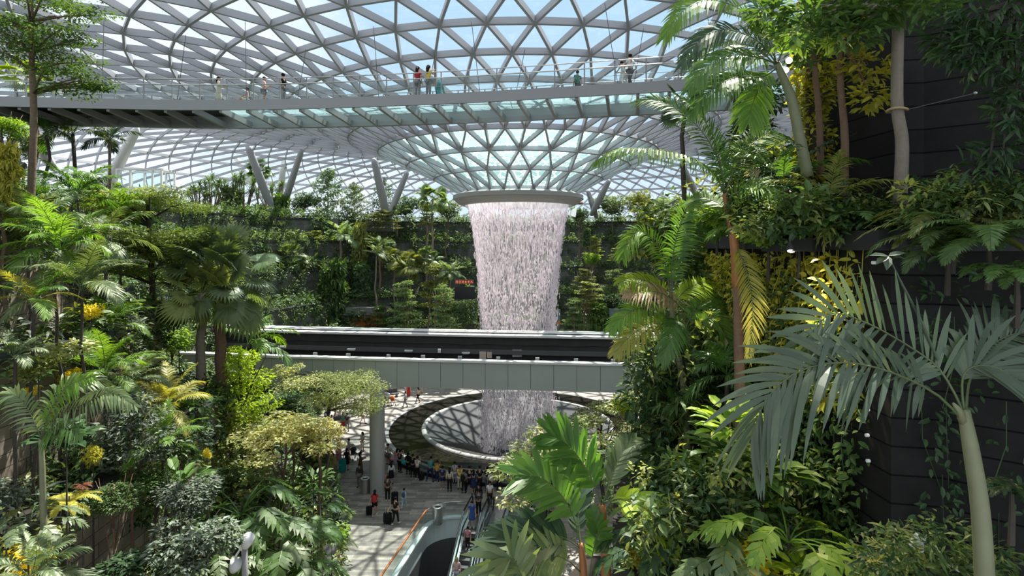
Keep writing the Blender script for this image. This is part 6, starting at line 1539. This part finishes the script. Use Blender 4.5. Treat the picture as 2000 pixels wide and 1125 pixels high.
    for s in 'LR':
        a, t = J['an'+s], J['to'+s]; d = (t-a); d.z = 0; d = d.normalized()
        sh.tube([tuple(a-d*.05+V3((0, 0, -.035))), tuple(a+V3((0, 0, -.015))), tuple(lerp(a, t, .6)+V3((0, 0, -.02))), tuple(t+d*.03), tuple(t+d*.055)], [.038, .052, .047, .036, .012], 8)
    out_['shoes'] = sh.mesh('shoes', (), True)
    c = lerp(J['hm'], J['ht'], .35); bk = (J['hm']-J['nose']); bk.z = 0; bk = bk.normalized() if bk.length > .01 else V3((0, -1, 0))
    hs = G(); hs.ball(tuple(c+bk*.018+V3((0, 0, .015))), (.098, .108, .098), 12, 8); hs.V[0] = hs.V[0]; 
    out_['hair_short'] = hs.mesh('hair', (), True)
    hl = G(); hl.ball(tuple(c+bk*.022+V3((0, 0, .012))), (.102, .112, .102), 12, 8); q = c+bk*.075; hl.tube([tuple(q+V3((0, 0, .03))), tuple(q+bk*.02+V3((0, 0, -.1))), tuple(q+bk*.03+V3((0, 0, -.24))), tuple(q+bk*.02+V3((0, 0, -.33)))], [.07, .085, .075, .03], 10); out_['hair_long'] = hl.mesh('hair', (), True)
    sc = G(); sc.ball(tuple(c+bk*.02), (.112, .122, .118), 12, 8); q = c+bk*.05; sc.tube([tuple(q), tuple(q+V3((0, 0, -.15))), tuple(q+V3((0, 0, -.26)))], [.11, .14, .19], 12); out_['headscarf'] = sc.mesh('headscarf', (), True)
    return out_
POSE = {p: build_pose(p) for p in ('stand', 'walk', 'pull', 'phone', 'hold', 'lean', 'sit', 'bend')}
CM = {}
COLS = dict(black=(.012, .012, .014), white=(.78, .77, .75), grey=(.22, .22, .23), dgrey=(.06, .06, .065), navy=(.02, .03, .09), blue=(.04, .10, .32), jeans=(.06, .09, .16), teal=(.02, .30, .30), red=(.45, .04, .04), pink=(.65, .25, .32), rose=(.75, .5, .48), yellow=(.75, .62, .12), mustard=(.55, .33, .06),
            cream=(.62, .56, .42), beige=(.48, .38, .25), brown=(.13, .07, .05), lilac=(.45, .42, .52), lblue=(.45, .66, .75), orange=(.75, .22, .08), skin=(.52, .31, .21), skin2=(.38, .21, .13), hair=(.012, .009, .008), hairb=(.06, .035, .02), blond=(.45, .32, .16), green=(.07, .25, .18), silver=(.55, .56, .56), salmon=(.7, .33, .25))
def cm(k):
    if k not in CM: CM[k] = plain('cloth_' + k if k not in ('skin', 'skin2') else 'warm_' + k, COLS[k], .75, spec=.2)
    return CM[k]
def person(px, py, label, pose='stand', face=0, top=('shirt', 'white'), low=('trousers', 'dgrey'), hair=('hair_short', 'hair'), h=1.68, skin='skin', shoes='black', at=None, group=None):
    """face: 0 looks away from the camera (+Y), 180 towards it, 90 to the left"""
    p = at if at is not None else floor_at(px, py); s = h/1.70; ms = POSE[pose]
    o = link('person', ms['body'], None, tuple(p), (0, 0, math.radians(face)), s, cm(skin)); tag(o, label, 'person', group)
    for k, c in (top, low, hair):
        if k is None or k not in ms: continue
        link({'hair_short': 'hair', 'hair_long': 'hair'}.get(k, k), ms[k], o, mat=cm(c))
    if shoes: link('shoes', ms['shoes'], o, mat=cm(shoes))
    return o
W_, B_ = 'white', 'black'
S, Jk, Tr, Sh, Sk, Dr, HS, HL, SC_ = 'shirt', 'jacket', 'trousers', 'shorts', 'skirt', 'dress', 'hair_short', 'hair_long', 'headscarf'
hh = lambda k, c='hair': (k, c)
# on the plaza, left of and around the column
person(651, 929, 'person in mustard top and beige trousers walking away on the plaza', 'walk', 10, (S, 'mustard'), (Tr, 'beige'), hh(HS, 'hairb'))
person(661, 911, 'person in short skirt with a pink backpack, back to the camera', 'walk', 5, (S, 'rose'), (Sk, 'pink'), hh(HL))
person(677, 919, 'person in a black dress beside the teal suitcase', 'stand', 0, (S, B_), (Sk, B_), hh(HL), 1.72, 'skin2')
person(681, 897, 'person in white top pushing the stroller in the sunlight', 'hold', -60, (S, W_), (Sh, 'rose'), hh(HS))
person(708, 882, 'person in white top and shorts standing alone on the sunlit floor', 'hold', 150, (S, W_), (Sh, W_), hh(HL), 1.66)
person(704, 925, 'person in a long dark brown dress looking at a phone left of the column', 'hold', -70, (Jk, 'brown'), (Dr, 'brown'), hh(HL))
person(702, 951, 'person in grey half hidden behind the steel bin left of the column', 'stand', 180, (Jk, 'dgrey'), (Tr, 'grey'), hh(HS))
person(732, 1008, 'person with a red backpack pulling a small black case below the column', 'pull', 5, (S, 'red'), (Sh, B_), hh(HL), 1.68, shoes=W_)
person(757, 979, 'person in dark grey tee and black trousers right of the column foot', 'stand', 0, (S, 'dgrey'), (Tr, B_), hh(HS), 1.72, shoes=W_)
person(772, 1025, 'person in black striding away with a black suitcase, nearest on the plaza', 'pull', -25, (S, B_), (Tr, B_), hh(HS), 1.74, shoes=W_)
person(789, 992, 'child in pale blue with a blue backpack walking on the dark floor', 'walk', -20, (Jk, 'lblue'), (Tr, 'lblue'), hh(HS), 1.3, shoes=W_)
person(764, 946, 'person in white jacket and black skirt right behind the column', 'stand', 20, (Jk, W_), (Sk, B_), hh(HL), 1.64)
person(661, 857, 'person in white top and black trousers bending over on the sunny floor', 'bend', 60, (S, W_), (Tr, B_), hh(HS))
person(670, 843, 'person in dark top and red trousers under the spreading tree', 'stand', 10, (S, 'green'), (Tr, 'red'), hh(HS))
person(678, 843, 'person in grey trousers under the spreading tree, right of the red trousers', 'stand', 0, (S, 'dgrey'), (Tr, 'grey'), hh(HS), 1.74)
person(662, 886, 'person in cream near the shaded benches on the sunlit floor', 'stand', -20, (S, 'cream'), (Sk, W_), hh(HS))
person(640, 890, 'person with white top at the shadowed left edge of the sunlit floor', 'stand', 30, (S, W_), (Tr, 'brown'), hh(HS))
person(693, 812, 'person in grey walking in the sun beyond the spreading tree', 'walk', 90, (S, 'grey'), (Tr, 'dgrey'), hh(HS))
person(708, 828, 'person in pale clothes standing left of the column in the sun', 'walk', -70, (S, 'cream'), (Sh, 'beige'), hh(HS))
for x, y, f, c1, lab in ((648, 836, 60, 'navy', 'person in navy seated on the bench under the spreading tree'), (655, 826, 80, 'rose', 'person in pink seated on the bench under the spreading tree'), (642, 815, 70, 'pink', 'person in bright pink seated at the far bench end'), (664, 822, 60, W_, 'person in white seated at the right bench end under the tree'), (652, 800, 70, 'brown', 'person in dark clothes seated far back by the glass barrier')):
    person(x, y, lab, 'sit', f, (S, c1), (Tr, 'navy'), hh(HS))
# far left behind the column
person(750, 791, 'person in grey standing far back right of the column top', 'stand', 20, (S, 'grey'), (Tr, 'dgrey'), hh(HS))
person(758, 793, 'person in pale blue beside the red stroller far back', 'hold', -40, (S, 'lblue'), (Sh, 'grey'), hh(HS))
person(792, 795, 'person in light blue top walking along the pool edge', 'walk', 95, (S, 'lblue'), (Tr, 'grey'), hh(HS))
person(817, 786, 'person in white top and dark trousers walking along the far pool edge', 'walk', 85, (S, 'cream'), (Tr, B_), hh(HL))
person(798, 774, 'person in a red dress far back below the bridge', 'stand', 180, (S, 'red'), (Dr, 'red'), hh(HL))
person(793, 770, 'person in white next to the red dress far back', 'stand', 150, (S, W_), (Tr, W_), hh(HS))
person(823, 768, 'person in grey at the far end of the sunlit floor', 'stand', 160, (S, 'grey'), (Tr, 'cream'), hh(HS))
# along the pool barrier, left to right
rail = [
 (758, 908, 'person in white and grey, first at the barrier right of the column', 'stand', -20, (S, W_), (Sh, 'grey'), HS, 1.68),
 (773, 918, 'person in pink with a pink bag, second at the pool barrier', 'lean', -25, (S, 'pink'), (Sk, 'lilac'), HL, 1.66),
 (781, 923, 'person in black reaching out, with a teal bag at the barrier', 'phone', -30, (S, B_), (Tr, B_), HS, 1.72),
 (797, 926, 'person in black with long hair in the dark trio at the barrier', 'stand', -10, (Jk, B_), (Tr, B_), HL, 1.66),
 (806, 932, 'person in a black jacket in the middle of the dark trio', 'stand', 5, (Jk, B_), (Tr, B_), HS, 1.74),
 (815, 937, 'person in white shirt and black trousers holding up a phone', 'phone', -15, (S, W_), (Tr, B_), HS, 1.74),
 (840, 940, 'person in teal shirt leaning on the barrier with legs apart', 'lean', -10, (S, 'teal'), (Tr, 'navy'), HS, 1.82),
 (854, 944, 'person in yellow top holding up a camera at the barrier', 'phone', -15, (S, 'mustard'), (Tr, 'navy'), HS, 1.68),
 (864, 956, 'person in navy top, short trousers and white shoes at the barrier', 'stand', -10, (S, 'navy'), (Sh, 'navy'), HS, 1.68),
 (878, 960, 'person in a loose cream jacket and black leggings at the barrier', 'stand', 0, (Jk, 'cream'), (Tr, B_), HL, 1.68),
 (888, 945, 'person in lilac right at the glass barrier', 'stand', 0, (S, 'lilac'), (Tr, 'lilac'), HS, 1.62),
 (898, 956, 'person in a yellow shirt with dark cap at the barrier', 'phone', 0, (S, 'yellow'), (Tr, 'cream'), HS, 1.72),
 (906, 963, 'person in grey with a black backpack at the barrier', 'stand', 0, (S, 'grey'), (Tr, B_), HS, 1.66),
 (917, 960, 'tall person in all black, left of the navy dress at the barrier', 'lean', 5, (S, B_), (Tr, B_), HS, 1.78),
 (925, 966, 'person in a navy dress with arms raised at the barrier', 'phone', 0, (S, 'navy'), (Sk, 'navy'), HL, 1.72),
 (937, 959, 'person in black tee and trousers right of the navy dress', 'stand', 0, (S, B_), (Tr, B_), HS, 1.76),
 (952, 960, 'person in jeans with both arms up at the barrier', 'phone', 10, (S, B_), (Tr, 'jeans'), HS, 1.76),
 (959, 966, 'person in a white shirt at the barrier nearest the cream tree', 'stand', 5, (S, W_), (Tr, 'dgrey'), HS, 1.66),
 (974, 961, 'person in dark red-brown half behind the cream tree leaves', 'stand', 5, (S, 'brown'), (Tr, B_), HS, 1.7)]
for x, y, lab, po, f, tp, lw_, hr, h in rail: person(x, y, lab, po, f, tp, lw_, (hr, 'hair'), h, 'skin' if x % 2 else 'skin2', W_ if x in (815, 864, 854, 773) else B_)
# on and near the escalators
def on_esc(u, v): z = inc(v + .2) if v > 1.9 else 0.03; return E(u, v, z)
person(0, 0, 'person in black at the top of the left escalator', 'stand', 175, (Jk, B_), (Tr, B_), hh(HL), 1.66, at=on_esc(-.78, -.9))
person(0, 0, 'person in dark green jacket and white mask boarding the left escalator', 'hold', 180, (Jk, 'dgrey'), (Tr, B_), hh(HS), 1.72, at=on_esc(-.55, .1))
person(0, 0, 'person in white tee and dark trousers waiting behind at the escalator top', 'stand', 178, (S, W_), (Tr, B_), hh(HS), 1.7, at=on_esc(-.1, -1.3))
person(0, 0, 'person in a blue dress riding the left escalator', 'stand', 180, (S, 'blue'), (Sk, 'blue'), hh(HL), 1.66, at=on_esc(-.62, 1.6), shoes=W_)
person(0, 0, 'child in bright pink top on the left escalator steps', 'stand', 175, (S, 'pink'), (Tr, B_), hh(HS), 1.35, at=on_esc(-.62, 2.7), shoes=W_)
person(0, 0, 'fair-haired person in pale pink low on the left escalator', 'stand', 180, (Jk, 'rose'), (Tr, 'lilac'), hh(HL, 'blond'), 1.62, at=on_esc(-.8, 4.6))
person(1036, 1000, 'person in black right of the escalators behind the steel bin', 'stand', 20, (S, B_), (Tr, B_), hh(HS), 1.7)
person(1064, 1016, 'person in dark trousers seen between the bottom palm fronds', 'stand', 0, (S, 'dgrey'), (Tr, B_), hh(HS), 1.72)
person(1078, 1026, 'person in grey beside the dark trousers behind the fronds', 'walk', 10, (S, 'grey'), (Tr, B_), hh(HS), 1.7)
person(1074, 1076, 'child in navy at the edge of the sunlit floor below the palm', 'stand', 40, (S, 'navy'), (Sh, 'navy'), hh(HS), 1.25)
person(1086, 1078, 'child in white beside the navy child on the sunlit floor', 'stand', -30, (S, W_), (Sh, 'rose'), hh(HS, 'hairb'), 1.15)
person(615, 968, 'person in dark red seated in the shade at the left plaza edge', 'sit', -60, (S, 'brown'), (Tr, B_), hh(HS))
person(650, 1003, 'person in black seated with legs out at the left plaza edge', 'sit', -80, (S, B_), (Tr, 'dgrey'), hh(HS))
# far terraces
q = P(1090, 648, 72.4); person(0, 0, 'person in orange top on the far terrace right of the waterfall foot', 'stand', 160, (S, 'orange'), (Tr, 'grey'), hh(HS), 1.75, at=q)
q = P(556, 590, 75); person(0, 0, 'person in white on the far terrace below the bright window slot', 'stand', 160, (S, W_), (Tr, W_), hh(HS), 1.7, at=q)
# on the high footbridge
def on_bridge(px, t):
    best = min(range(NB), key=lambda i: abs(((ne[i]*(1-t)+fe[i]*t)[0]/(ne[i]*(1-t)+fe[i]*t)[1])*FPX + CX - px)); return Vector(ne[best]*(1-t)+fe[best]*t) + Vector((0, 0, -.09))
for px, t, lab, po, f, tp, lw_, hr, h in (
 (427, .22, 'person in a long white dress at the left of the footbridge', 'hold', -70, (Jk, 'cream'), (Dr, 'cream'), HL, 1.62),
 (487, .3, 'person in pale pink sitting on the footbridge floor', 'sit', 110, (S, 'rose'), (Sh, W_), HS, 1.45),
 (524, .25, 'person in pink top and grey shorts facing the tall one on the footbridge', 'hold', -80, (S, 'rose'), (Sh, 'grey'), HS, 1.62),
 (544, .25, 'tall person in black tee and grey trousers on the footbridge', 'hold', 80, (S, B_), (Tr, 'grey'), HS, 1.8),
 (818, .12, 'person in a red top leaning at the footbridge railing', 'stand', -25, (S, 'red'), (Tr, 'grey'), HL, 1.74),
 (840, .12, 'person in a yellow top next to the red top on the footbridge', 'phone', -35, (S, 'yellow'), (Tr, 'grey'), HL, 1.78),
 (866, .75, 'person in teal with headscarf further back on the footbridge', 'stand', -10, (Jk, 'teal'), (Dr, 'teal'), SC_, 1.62),
 (1123, .7, 'person with a green backpack standing far side of the footbridge', 'stand', 20, (S, 'dgrey'), (Sk, 'dgrey'), HS, 1.66),
 (1216, .2, 'person in white beside the railing at the right of the footbridge', 'lean', 40, (S, W_), (Tr, W_), HS, 1.5),
 (1234, .2, 'person in white top and dark trousers, rightmost on the footbridge', 'walk', 30, (S, W_), (Tr, 'dgrey'), HS, 1.76)):
    person(0, 0, lab, po, f, tp, lw_, (hr, 'hair' if hr != SC_ else 'teal'), h, at=on_bridge(px, t))

# ================================================================ bags, cases, bins
def suitcase(px, py, col, label, h=.62, w=.42, d=.26, rz=0, handle=True):
    p = floor_at(px, py); o = empty('suitcase', p, label, 'suitcase', rz=rz)
    bm_ = bmesh.new(); bmesh.ops.create_cube(bm_, size=1); bmesh.ops.scale(bm_, vec=(w, d, h), verts=bm_.verts); bmesh.ops.bevel(bm_, geom=bm_.edges[:], offset=.05, segments=2, affect='EDGES'); bmesh.ops.translate(bm_, vec=(0, 0, h/2+.06), verts=bm_.verts)
    me_ = bpy.data.meshes.new('shell'); bm_.to_mesh(me_); bm_.free(); me_.materials.append(cm(col)); link('shell', me_, o)
    if handle:
        g = G(); g.tube([(-.09, -d*.35, h+.04), (-.09, -d*.35, h+.42), (.09, -d*.35, h+.42), (.09, -d*.35, h+.04)], .011, 6); g.obj('handle', M['inox'], o)
    for x in (-1, 1):
        for y in (-1, 1): g = G(); g.tube([(x*w*.38-.015, y*d*.32, .03), (x*w*.38+.015, y*d*.32, .03)], .03, 10); g.obj('wheel', M['rubber'], o)
    return o
suitcase(669, 922, 'teal', 'large teal suitcase beside the black dress', .95, .55, .36, .2)
suitcase(721, 1006, B_, 'small black case pulled by the red backpack', .55, .38, .25, .1)
suitcase(771, 984, B_, 'upright black suitcase right of the column foot', .75, .45, .28, .1)
suitcase(757, 1023, B_, 'black suitcase pulled by the nearest striding person', .66, .52, .28, -.3)
suitcase(656, 985, 'silver', 'silver suitcase parked by the left plaza edge', .6, .5, .3, .5, False); suitcase(649, 982, B_, 'black suitcase standing behind the silver one', .8, .42, .3, .4)
suitcase(642, 902, 'beige', 'beige box-like case on the shadow edge', .55, .5, .35, .1, False); suitcase(644, 890, 'red', 'dark red striped bag beside the beige case', .6, .5, .3, .1, False)
suitcase(823, 938, B_, 'small black trolley beside the raised phone at the barrier', .5, .4, .3, .4)
def backpack(px, py, D, col, label, s=1.0, rz=0, at=None):
    p = at if at is not None else P(px, py, D); o = empty('backpack', p, label, 'backpack', rz=rz)
    g = G(); g.ball((0, 0, 0), (.15*s, .09*s, .22*s), 12, 8); g.obj('bag_body', cm(col), o, True); g = G(); g.ball((0, -.07*s, -.06*s), (.11*s, .05*s, .1*s), 10, 6); g.obj('front_pocket', cm(col), o, True)
    for x in (-1, 1): g = G(); g.tube([(x*.08*s, .02, .2*s), (x*.1*s, .12*s, .22*s), (x*.1*s, .16*s, .0), (x*.09*s, .06*s, -.16*s)], .014, 5); g.obj('strap', cm(B_), o)
    return o
def back(px, py, z, back_off, col, label, s=1.0, dx=0): p = floor_at(px, py); return backpack(0, 0, 0, col, label, s, 0, Vector((p.x+dx, p.y-back_off, z)))
back(661, 911, 1.2, .2, 'pink', 'pink backpack on the short-skirted walker'); back(732, 1008, 1.2, .2, 'red', 'red backpack worn below the column', 1.15); back(789, 992, .95, .18, 'jeans', 'blue backpack on the child in pale blue', .8)
back(854, 944, 1.2, .2, 'mustard', 'mustard backpack at the pool barrier', 1.1); back(906, 963, 1.18, .2, B_, 'black backpack at the pool barrier', 1.1, -.06)
q = on_bridge(1123, .7); backpack(0, 0, 0, 'green', 'green backpack on the footbridge', 1.1, .3, q+Vector((-.05, -.2, 1.15)))
def handbag(px, py, D, col, label, s=.3):
    p = P(px, py, D); o = empty('bag', p, label, 'bag'); g = G(); g.ball((0, 0, 0), (s*.6, s*.3, s*.5), 10, 7); g.obj('bag_body', cm(col), o, True); g = G(); g.tube([(-s*.35, 0, s*.35), (0, 0, s*.85), (s*.35, 0, s*.35)], .012, 5); g.obj('bag_handle', cm(col), o)
handbag(766, 896, 42.2, 'pink', 'pink bag hanging at the pool barrier'); handbag(788, 902, 41.7, 'teal', 'teal bag hanging at the pool barrier', .34); handbag(752, 932, 40.4, 'salmon', 'salmon bag on the shoulder beside the column', .3)
def stroller(px, py, col, label, rz=0):
    p = floor_at(px, py); o = empty('stroller', p, label, 'stroller', rz=rz)
    g = G()
    for x in (-.22, .22): g.tube([(x, -.35, .1), (x, .1, .6), (x, .35, 1.0)], .016, 6); g.tube([(x, .3, .1), (x, -.05, .55)], .016, 6)
    g.tube([(-.22, .35, 1.0), (.22, .35, 1.0)], .018, 6); g.obj('frame', M['black'], o)
    g = G(); g.box((0, 0, .5), (.4, .35, .1)); g.box((0, .17, .68), (.4, .08, .4)); g.obj('seat', cm(col), o); g = G(); g.lathe([(.26, 0), (.24, .12), (.15, .22), (0, .26)], 14, (0, .05, .75)); g.obj('hood', cm(col), o, True)
    for x in (-.22, .22):
        for y in (-.35, .3): g = G(); g.tube([(x-.02, y, .09), (x+.02, y, .09)], .09, 12); g.obj('wheel', M['rubber'], o)
stroller(691, 897, 'dgrey', 'dark stroller in the sunlight left of the column', .6); stroller(767, 791, 'orange', 'red-orange stroller far back right of the column', .5)
def bin_(px, py, label, h=1.0, r=.3):
    p = floor_at(px, py); o = empty('bin', p, label, 'bin'); g = G(); g.lathe([(r*.96, 0), (r, .04), (r, h)], 28); g.obj('bin_body', M['inox'], o, True); g = G(); g.lathe([(r, h), (r*1.05, h+.02), (r*1.02, h+.05), (r*.66, h+.03), (r*.62, h-.05)], 28); g.obj('bin_rim', M['silverrim'], o, True); g = G(); g.lathe([(r*.66, h-.02), (0, h-.25)], 24); g.obj('opening', M['black'], o)
M['silverrim'] = plain('pale_steel_rim', (.75, .75, .73), .35, .5)
bin_(713, 962, 'steel litter bin left of the round column', 1.0, .32); bin_(855, 1022, 'steel litter bin at the left of the escalator well', 1.05, .32); bin_(1036, 1030, 'steel litter bin at the right of the escalator well', 1.05, .32)
# benches and dark lounge seats at the far floor
for x, y, w, lab in ((762, 776, 1.9, 'dark curved lounge seat far back right of the column'), (745, 783, 1.5, 'dark lounge seat behind the column top'), (655, 832, 2.4, 'long grey bench under the spreading tree')):
    p = floor_at(x, y); o = empty('bench', p, lab, 'bench', rz=.5); g = G(); g.box((0, 0, .38), (w, .7, .14)); g.obj('seat', M['steel_dark'], o); g = G(); g.box((0, .33, .62), (w, .12, .45)); g.obj('backrest', M['steel_dark'], o)
    for sx in (-1, 1): g = G(); g.box((sx*w*.4, 0, .16), (.1, .6, .32)); g.obj('leg', M['steel_dark'], o)
# ================================================================ light, sky, camera
sd = bpy.data.lights.new('sun', 'SUN'); sd.energy = 6.6; sd.angle = math.radians(0.6); sd.color = (1.0, 0.96, 0.88)
so = bpy.data.objects.new('sun', sd); COL.objects.link(so)
so.rotation_euler = Vector((-0.24, -0.47, -1)).to_track_quat('-Z', 'Y').to_euler()
w = bpy.data.worlds.new('sky'); SC.world = w; w.use_nodes = True; nt = w.node_tree; nt.nodes.clear()
out = N(nt, 'ShaderNodeOutputWorld'); bg = N(nt, 'ShaderNodeBackground'); tc = N(nt, 'ShaderNodeTexCoord')
mp = N(nt, 'ShaderNodeMapping'); mp.inputs['Scale'].default_value = (1.6, 1.6, 3.2); mp.inputs['Location'].default_value = (0.35, 0.1, 0.2)
L(nt, tc.outputs['Generated'], mp.inputs['Vector'])
nz = N(nt, 'ShaderNodeTexNoise', Scale=2.2, Detail=7.0, Roughness=0.55); L(nt, mp.outputs[0], nz.inputs['Vector'])
# blue gap ahead; unseen brighter cloud elsewhere is added to lift the ambient light
dt = N(nt, 'ShaderNodeVectorMath', operation='DOT_PRODUCT'); nv_ = N(nt, 'ShaderNodeVectorMath', operation='NORMALIZE'); L(nt, tc.outputs['Generated'], nv_.inputs[0]); L(nt, nv_.outputs[0], dt.inputs[0]); dt.inputs[1].default_value = Vector((0.12, 0.86, 0.36)).normalized()
cv = N(nt, 'ShaderNodeMapRange'); L(nt, dt.outputs['Value'], cv.inputs[0]); cv.inputs[1].default_value = 0.98; cv.inputs[2].default_value = 0.70; cv.inputs[3].default_value = -0.16; cv.inputs[4].default_value = 0.30
sm = N(nt, 'ShaderNodeMath', operation='ADD'); L(nt, nz.outputs['Fac'], sm.inputs[0]); L(nt, cv.outputs[0], sm.inputs[1])
mr = N(nt, 'ShaderNodeMapRange'); L(nt, sm.outputs[0], mr.inputs[0]); mr.inputs[1].default_value = 0.46; mr.inputs[2].default_value = 0.68
sp = N(nt, 'ShaderNodeSeparateXYZ'); L(nt, tc.outputs['Generated'], sp.inputs[0])
hz = N(nt, 'ShaderNodeMapRange'); L(nt, sp.outputs[2], hz.inputs[0]); hz.inputs[1].default_value = 0.0; hz.inputs[2].default_value = 0.4
base = mixcol(nt, hz.outputs[0], (0.52, 0.64, 0.70), (0.36, 0.53, 0.68))
L(nt, mixcol(nt, mr.outputs[0], base, (0.72, 0.79, 0.87)), bg.inputs['Color']); bg.inputs['Strength'].default_value = 0.85
L(nt, bg.outputs[0], out.inputs[0])
cd = bpy.data.cameras.new('camera'); cam = bpy.data.objects.new('camera', cd); COL.objects.link(cam); SC.camera = cam
cam.location = (0, 0, HC); cam.rotation_euler = (PI/2, 0, 0)
cd.sensor_fit = 'HORIZONTAL'; cd.sensor_width = 36.0; cd.lens = FPX/2000*36.0; cd.shift_y = -(562.5 - HY)/2000; cd.clip_end = 500; cd.clip_start = 0.05
vs = SC.view_settings; SC.display_settings.display_device = 'sRGB'; vs.view_transform = 'Standard'; vs.look = 'None'; vs.gamma = 1.0; vs.exposure = 0.86; vs.use_curve_mapping = False
SC.cycles.max_bounces = 7; SC.cycles.diffuse_bounces = 3; SC.cycles.glossy_bounces = 3; SC.cycles.transparent_max_bounces = 18; SC.cycles.transmission_bounces = 4
SC.cycles.caustics_reflective = False; SC.cycles.caustics_refractive = False; SC.cycles.sample_clamp_indirect = 6.0
